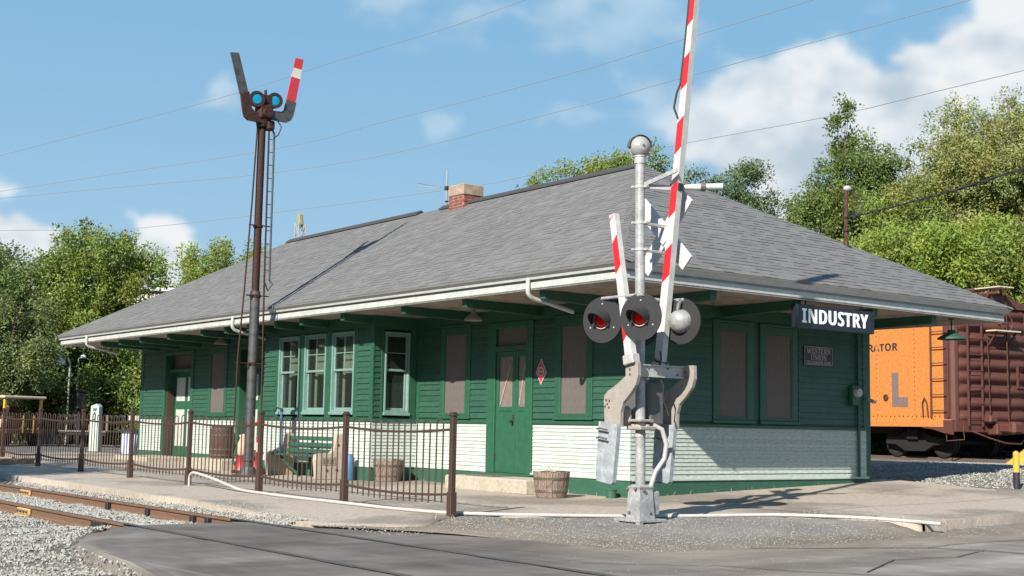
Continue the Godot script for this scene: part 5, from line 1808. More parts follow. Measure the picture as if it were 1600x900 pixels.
func bench() -> void:
	var o := Vector3(-8.1, plat_y(-8.1, 1.4), 1.12)
	var t := thing("platform_bench", "bench with green slats between pale concrete end panels before the bay", "bench", o)
	var side := [Vector2(0.0, 0.0), Vector2(0.56, 0.0), Vector2(0.60, 0.36), Vector2(0.59, 0.47), Vector2(0.52, 0.49), Vector2(0.26, 0.50), Vector2(0.20, 0.56), Vector2(0.155, 0.85), Vector2(0.02, 0.86), Vector2(0.0, 0.4)]
	for k in 2:
		var x := -1.02 if k == 0 else 1.02
		var b := B.new()
		b.prism(side, Vector3(x, 0, 0), Vector3(0, 0, 1), Vector3.UP, 0.13)
		var p := part("end_panel", b, M.concrete_bench, t)
		if k == 1:
			b = B.new()
			for q in [[0.17, 0.45, 0.405, 0.415], [0.17, 0.45, 0.265, 0.275], [0.17, 0.18, 0.275, 0.405], [0.44, 0.45, 0.275, 0.405]]:
				b.span(Vector3(x + 0.065, q[2], q[0]), Vector3(x + 0.068, q[3], q[1]))
			part("plaque_frame", b, M.engraved, p)
			put_text(p, letters("ERIE", 0.235, 0.095, 0.006), M.engraved, Vector3(x + 0.066, 0.34, 0.31), PI / 2)
			for v in [Vector2(0.36, 0.17), Vector2(0.14, 0.18), Vector2(0.12, 0.66)]:
				b = B.new()
				b.tube([Vector3(x + 0.06, v.y, v.x), Vector3(x + 0.075, v.y, v.x)], 0.026, 8)
				part("bolt", b, M.rust, p)
	for k in 6:      # seat, then back slats
		var b := B.new()
		b.box(Vector3(0, 0.435, 0.18 + k * 0.066), Vector3(1.91, 0.03, 0.056), 0.005)
		part("seat_slat", b, M.bench_green, t)
	for k in 3:
		var b := B.new()
		b.box(Vector3(0, 0.52 + k * 0.125, 0.145 - k * 0.014), Vector3(1.91, 0.082, 0.028), 0.005, Basis(Vector3.RIGHT, -0.12))
		part("back_slat", b, M.bench_green, t)
	var b := B.new()
	b.box(Vector3(-0.02, 0.41, 0.11), Vector3(0.1, 0.78, 0.03), 0.005, Basis(Vector3.RIGHT, -0.12))
	b.bar(Vector3(-0.75, 0.4, 0.42), Vector3(-0.2, 0.05, 0.3), 0.05, 0.03)
	part("support", b, M.bench_green, t)

func signs() -> void:
	# station name board under the end eave
	var c := Vector3(1.70, 2.915, -2.89)
	var t := thing("station_sign", "black station name board reading INDUSTRY hung under the end eave", "sign", c)
	var b := B.new()
	b.box(Vector3.ZERO, Vector3(0.12, 0.37, 1.94), 0.006)
	part("board", b, M.black_paint, t)
	for sg in [1, -1]:
		put_text(t, letters("INDUSTRY", 1.66, 0.235, 0.012), M.letter_white, Vector3(0.062 * sg, 0.01, 0.03 * sg), PI / 2 * sg)
	for z in [-0.7, 0.7]:
		b = B.new()
		b.tube([Vector3(0, 0.18, z), Vector3(0, 0.265, z)], 0.012, 6)
		part("hanger", b, M.black_iron, t)
	# small enamel sign on the end wall
	c = Vector3(0.035, 2.455, -4.52)
	t = thing("enamel_sign", "small dark weathered sign reading WESTERN UNION on the end wall", "sign", c)
	b = B.new()
	b.box(Vector3.ZERO, Vector3(0.02, 0.35, 0.80), 0.004)
	part("board", b, M.sign_board, t)
	b = B.new()
	for q in [[-0.165, -0.155, -0.385, 0.385], [0.155, 0.165, -0.385, 0.385]]:
		b.span(Vector3(0.0101, q[0], q[2]), Vector3(0.012, q[1], q[3]))
	for z in [-0.385, 0.375]:
		b.span(Vector3(0.0101, -0.154, z), Vector3(0.012, 0.154, z + 0.01))
	part("border", b, M.sign_grey, t)
	put_text(t, letters("WESTERN", 0.66, 0.105, 0.003, true), M.sign_grey, Vector3(0.0115, 0.085, 0), PI / 2)
	put_text(t, letters("UNION", 0.44, 0.10, 0.003, true), M.sign_grey, Vector3(0.0115, -0.03, 0), PI / 2)
	put_text(t, letters("TELEGRAPH HERE", 0.68, 0.055, 0.003), M.sign_grey, Vector3(0.0115, -0.12, 0), PI / 2)
	# red and pale diamond by the double door
	c = Vector3(-2.235, 2.035, 0.03)
	t = thing("diamond_sign", "red diamond railway emblem with pale ring beside the double door", "sign", c)
	var dm := func(s: float, z: float, d: float, mat: Material, nm: String) -> void:
		var q := B.new()
		q.prism([Vector2(0, 0.225 * s), Vector2(-0.145 * s, 0), Vector2(0, -0.225 * s), Vector2(0.145 * s, 0)], Vector3(0, 0, z), Vector3.RIGHT, Vector3.UP, d)
		part(nm, q, mat, t)
	dm.call(1.0, 0.0, 0.016, M.sign_pink, "border")
	dm.call(0.86, 0.009, 0.004, M.sign_red, "field")
	b = B.new()
	b.lathe(Vector3(0, 0, 0.011), [Vector2(0.062, 0.0), Vector2(0.085, 0.0), Vector2(0.085, 0.003), Vector2(0.062, 0.003)], 28, Basis(Vector3.RIGHT, PI / 2))
	part("ring", b, M.sign_pink, t)
	put_text(t, letters("ERIE", 0.115, 0.045, 0.003), M.sign_pink, Vector3(0, 0, 0.0125), 0.0)

# ---------------------------------------------------------------- on the roof
func roof_things() -> void:
	# service mast on the end slope
	var p := Vector3(-0.15, 4.54, -5.57)
	var t := thing("service_mast", "rusty service mast with a weatherhead on the end slope of the roof", "electric mast", p)
	var b := B.new()
	b.tube([Vector3(0, -0.2, 0), Vector3(0, 1.1, 0)], 0.04, 12)
	part("pole", b, M.rust, t)
	b = B.new()
	b.lathe(Vector3(0, 0.0, 0), [Vector2(0.16, -0.12), Vector2(0.12, 0.0), Vector2(0.055, 0.06), Vector2(0.05, 0.1)], 16)
	b.box(Vector3(0.02, -0.06, 0), Vector3(0.36, 0.02, 0.36), 0.0, Basis(Vector3(0, 0, 1), -0.52))
	part("flashing", b, M.black_iron, t)
	b = B.new()
	b.ball(Vector3(0.02, 1.13, -0.02), 0.075, 12, Vector3(1, 0.8, 1.2))
	part("weatherhead", b, M.galvanized, t)
	b = B.new()
	b.tube([Vector3(0.03, 1.1, -0.06), Vector3(0.09, 0.98, -0.16), Vector3(0.12, 0.8, -0.2), Vector3(0.1, 0.66, -0.16), Vector3(0.06, 0.6, -0.08)], 0.012, 6)
	b.tube([Vector3(0.03, 1.12, -0.08), Vector3(0.13, 1.0, -0.2), Vector3(0.19, 0.78, -0.26), Vector3(0.16, 0.62, -0.22), Vector3(0.08, 0.56, -0.1)], 0.012, 6)
	b.box(Vector3(0.0, 0.58, 0), Vector3(0.11, 0.03, 0.11), 0.005)
	b.box(Vector3(0.0, 0.33, 0), Vector3(0.11, 0.04, 0.11), 0.005)
	part("drip_loop", b, M.cable_black, t)
	# aerial by the chimney
	p = Vector3(-9.72, 6.1, -3.0)
	t = thing("roof_aerial", "thin pale television aerial standing left of the chimney", "antenna", p)
	b = B.new()
	b.tube([Vector3(0, -0.1, 0), Vector3(0, 0.98, 0)], 0.022, 8)
	part("mast", b, M.antenna, t)
	b = B.new()
	b.box(Vector3(0, 0.56, 0), Vector3(0.09, 0.09, 0.09), 0.01)
	b.box(Vector3(0, 0.24, 0), Vector3(0.06, 0.04, 0.06), 0.008)
	b.tube([Vector3(0, 0.24, 0), Vector3(0.55, 0.22, 0.02)], 0.012, 6)
	part("clamp", b, M.black_iron, t)
	for q in [[Vector3(-0.02, 0.57, 0), Vector3(-0.52, 0.62, 0.5)], [Vector3(0, 0.55, 0.0), Vector3(-0.1, 0.6, 0.75)], [Vector3(-0.05, 0.57, 0.1), Vector3(-0.45, 0.5, 0.55)], [Vector3(0, 0.55, 0), Vector3(0.3, 0.52, -0.3)]]:
		b = B.new()
		b.tube(q, 0.007, 5)
		part("element", b, M.antenna, t)

func wires() -> void:
	var W := [
		[[-48.12, 13.54, -3.37], [-36.88, 15.02, -8.98], [-30.88, 15.93, -11.58], [-25.54, 16.54, -13.64], [-22.14, 17.02, -14.78]],
		[[-48.25, 11.84, -3.51], [-33.89, 12.65, -10.64], [-28.69, 13.23, -12.79], [-20.2, 14.03, -15.7], [-11.0, 14.8, -17.72]],
		[[-48.28, 11.51, -3.54], [-31.8, 11.71, -11.66], [-21.11, 12.68, -15.56], [-15.38, 13.2, -17.06], [-5.7, 13.56, -18.25]],
		[[-48.39, 9.99, -3.66], [-40.87, 9.71, -7.66], [-26.29, 10.25, -14.04], [-21.94, 10.52, -15.52], [-15.8, 10.91, -17.19], [-9.87, 11.04, -18.21], [-4.15, 11.19, -18.42]]]
	var lab := ["topmost overhead wire crossing the sky at the upper left", "second overhead wire from the top of the sky", "third overhead wire from the top of the sky", "lowest long overhead wire passing just above the roof ridge"]
	for w in W.size():
		var pts := []
		for p in W[w]:
			pts.append(Vector3(p[0], p[1], p[2]))
		pts.push_front(pts[0] + (pts[0] - pts[1]) * 3.0)
		pts.push_back(pts[-1] + (pts[-1] - pts[-2]) * 7.0)
		var sm := []
		for k in pts.size() - 1:
			for i in 6:
				sm.append(pts[k].cubic_interpolate(pts[k + 1], pts[maxi(k - 1, 0)], pts[mini(k + 2, pts.size() - 1)], i / 6.0))
		sm.append(pts[-1])
		var b := B.new()
		b.tube(sm, 0.0125, 5, false)
		single("overhead_wire", b, M.wire, lab[w], "wire", Vector3.ZERO, "overhead wires over the depot")
	var b := B.new()
	var sp := [Vector3(-0.1, 5.12, -5.62), Vector3(0.5, 5.17, -5.62), Vector3(1.3, 5.21, -5.5), Vector3(2.3, 5.27, -5.33), Vector3(3.9, 5.42, -5.1), Vector3(6.5, 5.75, -4.7), Vector3(10, 6.3, -4.2)]
	b.tube(sp, 0.016, 6)
	var sp2 := []
	for k in 60:
		var t := k / 59.0 * 5.0
		var i := mini(int(t), 4)
		var p: Vector3 = sp[i].lerp(sp[i + 1], t - i)
		sp2.append(p + Vector3(0, 0.022 * cos(k * 1.3), 0.022 * sin(k * 1.3)))
	b.tube(sp2, 0.011, 5)
	single("service_cable", b, M.cable_black, "twisted black service cable from the roof mast out to the right", "cable")

# ---------------------------------------------------------------- rail cars (local: x out of the near end, z out of the near side, y up from the rail head)
func wheel_at(b: B, x: float, z: float) -> void:
	b.lathe(Vector3(x, 0.42, z), [Vector2(0.0, -0.07), Vector2(0.45, -0.07), Vector2(0.45, -0.03), Vector2(0.42, -0.03), Vector2(0.42, 0.07), Vector2(0.34, 0.07), Vector2(0.3, 0.03), Vector2(0.12, 0.04), Vector2(0.1, 0.09), Vector2(0.0, 0.09)], 24, Basis(Vector3.RIGHT, PI / 2))

func rail_car(label: String, at: Vector3, turn: float, main: bool) -> void:
	var t := thing("boxcar", label, "rail car", at)
	t.rotation.y = turn
	var L := 12.4
	var w := 1.5
	var y0 := 0.98
	var y1 := 4.05
	var side: Material = M.orange if main else M.car_grey
	var endm: Material = M.maroon if main else M.car_grey
	var b := B.new()
	b.span(Vector3(-L, y0, -w), Vector3(-0.12, y1, w - 0.0))
	var body := part("body", b, side, t)
	# rounded corner post, corrugated end, roof
	b = B.new()
	b.prism([Vector2(-0.35, w + 0.012), Vector2(-0.10, w + 0.01), Vector2(-0.02, w - 0.06), Vector2(0.0, w - 0.16), Vector2(-0.12, w - 0.2), Vector2(-0.35, w - 0.2)], Vector3(0, (y0 + y1) * 0.5 - 0.06, 0), Vector3(1, 0, 0), Vector3(0, 0, 1), y1 - y0 + 0.2)
	b.prism([Vector2(-0.35, -w - 0.012), Vector2(-0.10, -w - 0.01), Vector2(0.0, -w + 0.16), Vector2(-0.12, -w + 0.2)], Vector3(0, (y0 + y1) * 0.5 - 0.06, 0), Vector3(1, 0, 0), Vector3(0, 0, 1), y1 - y0 + 0.2)
	part("corner_post", b, endm, t)
	var rows := []
	var n := 9
	b = B.new()
	b.soft(1)
	var prof := []
	for k in n * 8 + 1:
		var v := k / 8.0
		var f := v - floorf(v)
		prof.append([y0 - 0.05 + (y1 + 0.05 - y0) * k / (n * 8.0), 0.135 * pow(maxf(0.0, sin(PI * f)), 1.1)])
	var zs := [-w + 0.16, -w + 0.32, -0.5, 0.0, 0.5, w - 0.32, w - 0.16]
	var am := [0.0, 0.8, 1.0, 1.0, 1.0, 0.8, 0.0]
	for k in prof.size() - 1:
		for i in zs.size() - 1:
			b.quad(Vector3(prof[k][1] * am[i + 1] - 0.08, prof[k][0], zs[i + 1]), Vector3(prof[k][1] * am[i] - 0.08, prof[k][0], zs[i]), Vector3(prof[k + 1][1] * am[i] - 0.08, prof[k + 1][0], zs[i]), Vector3(prof[k + 1][1] * am[i + 1] - 0.08, prof[k + 1][0], zs[i + 1]))
	b.flat()
	part("corrugated_end", b, endm, t)
	b = B.new()
	b.prism([Vector2(-w - 0.04, y1), Vector2(w + 0.04, y1), Vector2(w + 0.05, y1 + 0.09), Vector2(0.35, y1 + 0.36), Vector2(-0.35, y1 + 0.36), Vector2(-w - 0.05, y1 + 0.09)], Vector3(-L * 0.5, 0, 0), Vector3(0, 0, -1), Vector3.UP, L + 0.02)
	for k in 13:
		b.bar(Vector3(-0.6 - k * 0.95, y1 + 0.11, w + 0.03), Vector3(-0.6 - k * 0.95, y1 + 0.38, 0.3), 0.06, 0.05)
	part("roof", b, endm, t)
	b = B.new()
	for z in [-0.2, 0.0, 0.2]:
		b.box(Vector3(-L * 0.5 + 0.25, y1 + 0.52, z), Vector3(L + 0.5, 0.035, 0.17), 0.004)
	part("running_board", b, M.roof_tan if main else M.car_grey, t)
	b = B.new()
	for k in 8:
		b.bar(Vector3(0.1 - k * 1.6, y1 + 0.30, -0.28), Vector3(0.1 - k * 1.6, y1 + 0.5, -0.22), 0.04, 0.03)
		b.bar(Vector3(0.1 - k * 1.6, y1 + 0.30, 0.28), Vector3(0.1 - k * 1.6, y1 + 0.5, 0.22), 0.04, 0.03)
	b.box(Vector3(-0.5, y1 + 0.40, 0.72), Vector3(0.7, 0.09, 0.55), 0.02, Basis(Vector3.RIGHT, 0.25))
	b.box(Vector3(-0.5, y1 + 0.40, -0.72), Vector3(0.7, 0.09, 0.55), 0.02, Basis(Vector3.RIGHT, -0.25))
	part("roof_hatch", b, endm, t)
	# sills
	b = B.new()
	b.span(Vector3(-L, 0.82, w - 0.06), Vector3(-0.1, 1.02, w + 0.012))
	part("side_sill", b, side, t)
	b = B.new()
	b.prism([Vector2(-1.1, 0.815), Vector2(-0.36, 0.815), Vector2(-0.36, 1.0), Vector2(-0.05, 1.0), Vector2(-0.05, 0.62), Vector2(-0.35, 0.66), Vector2(-0.75, 0.76), Vector2(-1.1, 0.79)], Vector3(0, 0, w + 0.005), Vector3.RIGHT, Vector3.UP, 0.05)
	b.span(Vector3(-0.22, 0.7, -w), Vector3(0.02, 1.0, w - 0.03))
	b.box(Vector3(-0.3, 0.78, 0), Vector3(1.2, 0.3, 0.5), 0.03)
	part("end_sill", b, endm, t)
	if main:
		# side details: rivet seams, ladder, patches, lettering
		b = B.new()
		for x in [-1.36, -2.76, -3.9]:
			b.box(Vector3(x, 2.5, w + 0.006), Vector3(0.09, 3.0, 0.012), 0.003)
		part("seam", b, M.orange, body)
		b = B.new()
		for x in [-1.36, -2.76]:
			for k in 22:
				b.box(Vector3(x, 1.15 + k * 0.128, w + 0.014), Vector3(0.028, 0.028, 0.012), 0.004)
		for k in 24:
			b.box(Vector3(-0.5 - k * 0.16, 1.1, w + 0.012), Vector3(0.03, 0.03, 0.014), 0.004)
		tag(part("rivets", b, M.rust, body), "", "", "", "stuff")
		b = B.new()
		for x in [-0.74, -0.16]:
			b.box(Vector3(x, 2.6, w + 0.06), Vector3(0.045, 3.05, 0.03), 0.004)
		var lad := part("side_ladder", b, M.maroon, t)
		for k in 7:
			b = B.new()
			b.tube([Vector3(-0.74, 1.25 + k * 0.42, w + 0.08), Vector3(-0.16, 1.25 + k * 0.42, w + 0.08)], 0.014, 6)
			part("rung", b, M.maroon, lad)
		b = B.new()
		b.box(Vector3(-2.08, 1.83, w + 0.004), Vector3(0.24, 0.94, 0.008))
		b.box(Vector3(-1.78, 1.49, w + 0.0045), Vector3(0.34, 0.26, 0.008))
		part("paint_patch", b, M.grey_patch, body)
		b = B.new()
		b.lathe(Vector3(-2.42, 1.62, w + 0.01), [Vector2(0.0, 0.0), Vector2(0.09, 0.0), Vector2(0.085, 0.03), Vector2(0.05, 0.035), Vector2(0.05, 0.015), Vector2(0.0, 0.015)], 18, Basis(Vector3.RIGHT, PI / 2))
		part("roundel", b, M.rust, body)
		put_text(body, letters("REFRIGERATOR", 2.55, 0.21, 0.008), M.sign_board, Vector3(-3.25, 3.02, w + 0.003), 0.0)
		b = B.new()
		b.tube([Vector3(-1.05, 1.08, w + 0.03), Vector3(-1.06, 1.45, w + 0.05), Vector3(-0.98, 1.6, w + 0.06), Vector3(-0.9, 1.45, w + 0.05), Vector3(-0.88, 1.08, w + 0.03)], 0.02, 6)
		part("grab_iron", b, M.rust, t)
		# end details: ladder, brake platform, rods, coupler, hose
		b = B.new()
		for z in [w - 0.42, w - 0.95]:
			b.box(Vector3(0.10, 2.35, z), Vector3(0.04, 3.0, 0.05), 0.004)
		lad = part("end_ladder", b, M.maroon, t)
		for k in 7:
			b = B.new()
			b.tube([Vector3(0.13, 1.02 + k * 0.43, w - 0.42), Vector3(0.13, 1.02 + k * 0.43, w - 0.95)], 0.014, 6)
			part("rung", b, M.maroon, lad)
		b = B.new()
		b.box(Vector3(0.26, 3.40, -0.12), Vector3(0.32, 0.04, 1.0), 0.005)
		part("brake_step", b, M.roof_tan, t)
		b = B.new()
		b.bar(Vector3(0.02, 2.95, 0.25), Vector3(0.36, 3.38, 0.25), 0.04, 0.04)
		b.bar(Vector3(0.02, 2.95, -0.5), Vector3(0.36, 3.38, -0.5), 0.04, 0.04)
		var ring := []
		for k in 17:
			ring.append(Vector3(0.3, 3.62 + cos(TAU * k / 16.0) * 0.22, -0.2 + sin(TAU * k / 16.0) * 0.22))
		b.tube(ring, 0.02, 6, false)
		for k in 4:
			b.tube([Vector3(0.3, 3.62, -0.2), Vector3(0.3, 3.62 + cos(TAU * k / 4.0) * 0.22, -0.2 + sin(TAU * k / 4.0) * 0.22)], 0.012, 5)
		b.tube([Vector3(0.0, 3.62, -0.2), Vector3(0.34, 3.62, -0.2)], 0.03, 8)
		part("brake_wheel", b, M.maroon, t)
		b = B.new()
		b.tube([Vector3(0.2, 4.4, -0.3), Vector3(0.2, 1.0, -0.33)], 0.018, 6)
		b.tube([Vector3(0.12, 3.3, 0.35), Vector3(0.14, 1.0, 0.30)], 0.014, 6)
		b.tube([Vector3(0.2, 0.72, 1.1), Vector3(0.42, 0.55, 0.7), Vector3(0.52, 0.42, 0.2), Vector3(0.5, 0.4, -0.4), Vector3(0.4, 0.62, -0.8)], 0.024, 6)
		part("brake_rod", b, M.rust, t)
		b = B.new()
		for q in [[-1.0, 1.8, -1.3, 2.5]]:
			b.span(Vector3(0.02, 1.9, -1.32), Vector3(0.07, 2.55, -1.27))
			b.span(Vector3(0.02, 1.9, -0.92), Vector3(0.07, 2.55, -0.87))
			b.span(Vector3(0.02, 1.9, -1.27), Vector3(0.06, 1.95, -0.92))
			b.span(Vector3(0.02, 2.5, -1.27), Vector3(0.06, 2.55, -0.92))
		part("card_frame", b, M.maroon, t)
		b = B.new()
		b.box(Vector3(0.35, 0.82, 0), Vector3(0.55, 0.24, 0.28), 0.04)
		b.box(Vector3(0.62, 0.82, -0.06), Vector3(0.26, 0.34, 0.38), 0.07)
		b.box(Vector3(0.15, 1.05, 0.35), Vector3(0.3, 0.2, 0.3), 0.04)
		part("coupler", b, M.maroon, t)
		b = B.new()
		b.tube([Vector3(0.1, 0.85, w - 0.2), Vector3(0.14, 0.5, w - 0.2), Vector3(-0.3, 0.45, w - 0.02), Vector3(-0.3, 0.85, w - 0.02)], 0.018, 6)
		part("stirrup", b, M.rust, t)
	# trucks
	for tx in [-1.85, -L + 1.85]:
		b = B.new()
		for x in [-0.85, 0.85]:
			for z in [-0.76, 0.76]:
				wheel_at(b, tx + x, z)
			b.tube([Vector3(tx + x, 0.42, -0.95), Vector3(tx + x, 0.42, 0.95)], 0.07, 8)
		for z in [-0.98, 0.98]:
			b.prism([Vector2(-1.05, 0.34), Vector2(-0.7, 0.34), Vector2(-0.35, 0.16), Vector2(0.35, 0.16), Vector2(0.7, 0.34), Vector2(1.05, 0.34), Vector2(1.05, 0.52), Vector2(0.6, 0.56), Vector2(0.3, 0.7), Vector2(-0.3, 0.7), Vector2(-0.6, 0.56), Vector2(-1.05, 0.52)], Vector3(tx, 0, z), Vector3.RIGHT, Vector3.UP, 0.12)
		b.box(Vector3(tx, 0.62, 0), Vector3(0.4, 0.3, 2.3), 0.03)
		part("truck", b, M.truck_black, t)
	b = B.new()
	b.box(Vector3(-L * 0.5, 0.78, 0), Vector3(L - 0.4, 0.3, 0.6), 0.02)
	b.box(Vector3(-L * 0.5, 0.6, 0.7), Vector3(2.2, 0.45, 0.5), 0.04)
	part("underframe", b, M.truck_black, t)

func rear_track() -> void:
	var bs := Basis(Vector3.UP, deg_to_rad(-8.2))
	var o := Vector3(-4.68, 0.50, -17.46)
	rail_car("orange refrigerator boxcar with corrugated maroon end behind the depot", o, deg_to_rad(-8.2), true)
	rail_car("grey boxcar on the next track at the right edge behind the maroon end", o + bs * Vector3(-2.5, 0.0, -4.7), deg_to_rad(-8.2), false)
	for k in 4:
		var z: float = [0.75, -0.75, -3.85, -5.35][k]
		var b := B.new()
		b.box(Vector3.ZERO, Vector3(60, 0.13, 0.06), 0.01)
		var r := single("rear_rail", b, M.hoop, ["front rail under the orange boxcar", "rear rail under the orange boxcar", "front rail under the grey boxcar at the right", "rear rail under the grey boxcar at the right"][k], "rail", o + bs * Vector3(-14.0, -0.065, z), "rails behind the depot")
		r.rotation.y = deg_to_rad(-8.2)
	# gravel bed lifted to the rails, coloured dark to paint in the depot's shade
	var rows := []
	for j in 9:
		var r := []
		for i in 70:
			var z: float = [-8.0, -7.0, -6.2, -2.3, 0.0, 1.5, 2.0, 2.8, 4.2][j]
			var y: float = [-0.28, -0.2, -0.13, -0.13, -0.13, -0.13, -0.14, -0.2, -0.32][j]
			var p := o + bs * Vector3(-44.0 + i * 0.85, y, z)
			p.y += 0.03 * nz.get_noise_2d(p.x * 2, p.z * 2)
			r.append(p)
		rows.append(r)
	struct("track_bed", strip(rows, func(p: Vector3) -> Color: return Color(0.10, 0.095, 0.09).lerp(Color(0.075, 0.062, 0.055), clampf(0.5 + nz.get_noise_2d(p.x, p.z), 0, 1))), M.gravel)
	# yellow post by the right edge
	var t := thing("yellow_post", "yellow marker post with dark foot at the right edge by the gravel", "post", Vector3(2.33, 0.16, -7.05))
	var b := B.new()
	b.tube([Vector3(0, 0.12, 0), Vector3(0, 0.62, 0)], 0.055, 12)
	b.ball(Vector3(0, 0.62, 0), 0.055, 10)
	part("post", b, M.yard_yellow, t)
	b = B.new()
	b.tube([Vector3(0, -0.1, 0), Vector3(0, 0.3, 0)], 0.057, 12)
	part("foot", b, M.sign_board, t)
	b = B.new()
	b.prism([Vector2(0, 0), Vector2(0.5, 0), Vector2(0.5, 0.4)], Vector3.ZERO, Vector3.RIGHT, Vector3.UP, 0.2)
	var c := single("wheel_stop", b, M.yard_yellow, "yellow wedge wheel stop lying on the gravel below the boxcar's coupler", "wheel stop", Vector3(-1.55, 0.46, -12.9))
	c.rotation.y = 0.75

# ---------------------------------------------------------------- the yard at the left
func yard() -> void:
	var b := B.new()
	# white mile post
	var o := Vector3(-27.1, 0.06, -1.16)
	var t := thing("mile_post", "white painted concrete mile post with black letters behind the fence", "mile post", o)
	t.rotation.y = 0.65
	b.prism([Vector2(-0.17, 0), Vector2(0.17, 0), Vector2(0.15, 1.46), Vector2(0.05, 1.55), Vector2(-0.15, 1.48)], Vector3.ZERO, Vector3.RIGHT, Vector3.UP, 0.2)
	part("post", b, M.white0, t)
	put_text(t, letters("W", 0.15, 0.12, 0.01), M.black_paint, Vector3(0, 1.36, 0.103), 0.0)
	put_text(t, letters("A", 0.13, 0.11, 0.01), M.black_paint, Vector3(0, 1.22, 0.103), 0.0)
	put_text(t, letters("2", 0.10, 0.11, 0.01), M.black_paint, Vector3(0, 1.08, 0.103), 0.0)
	# galvanised can
	o = Vector3(-24.6, 0.05, -1.4)
	t = thing("trash_can", "pale galvanized can with dark lid between the mile post and the depot", "trash can", o)
	b = B.new()
	b.lathe(Vector3.ZERO, [Vector2(0.0, 0.0), Vector2(0.25, 0.0), Vector2(0.3, 0.62), Vector2(0.31, 0.64), Vector2(0.28, 0.64)], 22)
	for k in 22:
		var a := TAU * k / 22.0
		b.tube([Vector3(cos(a) * 0.255, 0.03, sin(a) * 0.255), Vector3(cos(a) * 0.3, 0.6, sin(a) * 0.3)], 0.012, 5)
	part("can", b, M.glazed_blue, t)
	b = B.new()
	b.lathe(Vector3.ZERO, [Vector2(0.33, 0.64), Vector2(0.33, 0.68), Vector2(0.2, 0.74), Vector2(0.0, 0.76)], 20)
	part("lid", b, M.black_iron, t)
	# luggage carts
	for q in [[Vector3(-35.5, 0.02, -4.0), 0.5, "flat iron-wheeled baggage cart with dark deck left of the mile post", M.grey_wood], [Vector3(-43.5, 0.02, -4.6), -0.3, "green iron-wheeled baggage cart at the far left behind the fence", M.yard_green]]:
		t = thing("baggage_cart", q[2], "cart", q[0], "baggage carts in the yard")
		t.rotation.y = q[1]
		for k in 6:
			b = B.new()
			b.box(Vector3(0, 0.62, -0.5 + k * 0.2), Vector3(2.5, 0.06, 0.185), 0.008)
			part("plank", b, q[3], t)
		b = B.new()
		b.box(Vector3(0, 0.52, 0.5), Vector3(2.4, 0.12, 0.1), 0.01)
		b.box(Vector3(0, 0.52, -0.5), Vector3(2.4, 0.12, 0.1), 0.01)
		part("frame", b, M.truck_black, t)
		for x in [-0.85, 0.85]:
			for z in [-0.62, 0.62]:
				b = B.new()
				var ring := []
				for k in 21:
					ring.append(Vector3(x + cos(TAU * k / 20.0) * 0.27, 0.29 + sin(TAU * k / 20.0) * 0.27, z))
				b.tube(ring, 0.03, 6, false)
				for k in 8:
					b.tube([Vector3(x, 0.29, z), Vector3(x + cos(TAU * k / 8.0) * 0.27, 0.29 + sin(TAU * k / 8.0) * 0.27, z)], 0.016, 5)
				part("wheel", b, M.truck_black, t)
		b = B.new()
		for x in [-1.2, 1.2]:
			for z in [-0.48, 0.48]:
				b.box(Vector3(x, 0.95, z), Vector3(0.07, 0.62, 0.07), 0.008)
			b.box(Vector3(x, 1.2, 0), Vector3(0.05, 0.08, 1.0), 0.008)
			b.box(Vector3(x, 0.95, 0), Vector3(0.05, 0.08, 1.0), 0.008)
		part("end_rack", b, q[3], t)
	# yellow roofed track car
	o = Vector3(-36.6, 0.05, -1.0)
	t = thing("track_car", "small yellow track maintenance car with flat tan roof at the far left", "rail car", o)
	t.rotation.y = 0.35
	b = B.new()
	b.box(Vector3(0, 1.84, 0), Vector3(2.4, 0.1, 1.9), 0.03)
	part("roof", b, M.roof_tan, t)
	for q in [[-1.05, -0.8], [1.05, -0.8], [-1.05, 0.8], [1.05, 0.8]]:
		b = B.new()
		b.box(Vector3(q[0], 1.2, q[1]), Vector3(0.1, 1.25, 0.1), 0.01)
		part("roof_post", b, M.yard_yellow, t)
	b = B.new()
	b.box(Vector3(0, 0.55, 0), Vector3(2.6, 0.16, 1.7), 0.02)
	b.box(Vector3(-0.3, 0.88, 0), Vector3(1.2, 0.5, 0.9), 0.04)
	b.box(Vector3(-0.2, 1.3, -0.3), Vector3(1.3, 0.4, 0.12), 0.02)
	part("deck", b, M.rust, t)
	b = B.new()
	b.bar(Vector3(0.5, 0.7, 0.5), Vector3(0.8, 1.5, 0.5), 0.14, 0.1)
	b.box(Vector3(0.35, 0.85, 0.4), Vector3(0.4, 0.3, 0.3), 0.05)
	part("control_stand", b, M.sack, t)
	b = B.new()
	for q in [[-0.8, -0.7], [0.8, -0.7], [-0.8, 0.7], [0.8, 0.7]]:
		b.lathe(Vector3(q[0], 0.3, q[1]), [Vector2(0.0, -0.05), Vector2(0.32, -0.05), Vector2(0.32, 0.05), Vector2(0.0, 0.05)], 18, Basis(Vector3.RIGHT, PI / 2))
	part("wheels", b, M.truck_black, t)
	b = B.new()
	for q in [[-1.4, 0.4], [-1.4, -0.6], [1.5, 0.3], [1.85, 0.1]]:
		b.tube([Vector3(q[0], 0.5, q[1]), Vector3(q[0], 2.3 if q[0] < 0 else 1.15, q[1])], 0.035, 6)
	b.tube([Vector3(-1.4, 1.6, 0.4), Vector3(-1.4, 1.6, -0.6)], 0.03, 6)
	part("grab_rail", b, M.yard_yellow, t)
	# dark upright machine at the frame's left edge
	o = Vector3(-34.6, 0.04, 1.75)
	t = thing("signal_cabinet", "dark metal equipment cabinet with red edge at the extreme left", "cabinet", o)
	b = B.new()
	b.box(Vector3(0, 0.9, 0), Vector3(0.9, 1.8, 0.7), 0.03)
	part("case", b, M.black_iron, t)
	b = B.new()
	b.box(Vector3(0.0, 1.86, 0), Vector3(1.0, 0.1, 0.8), 0.03)
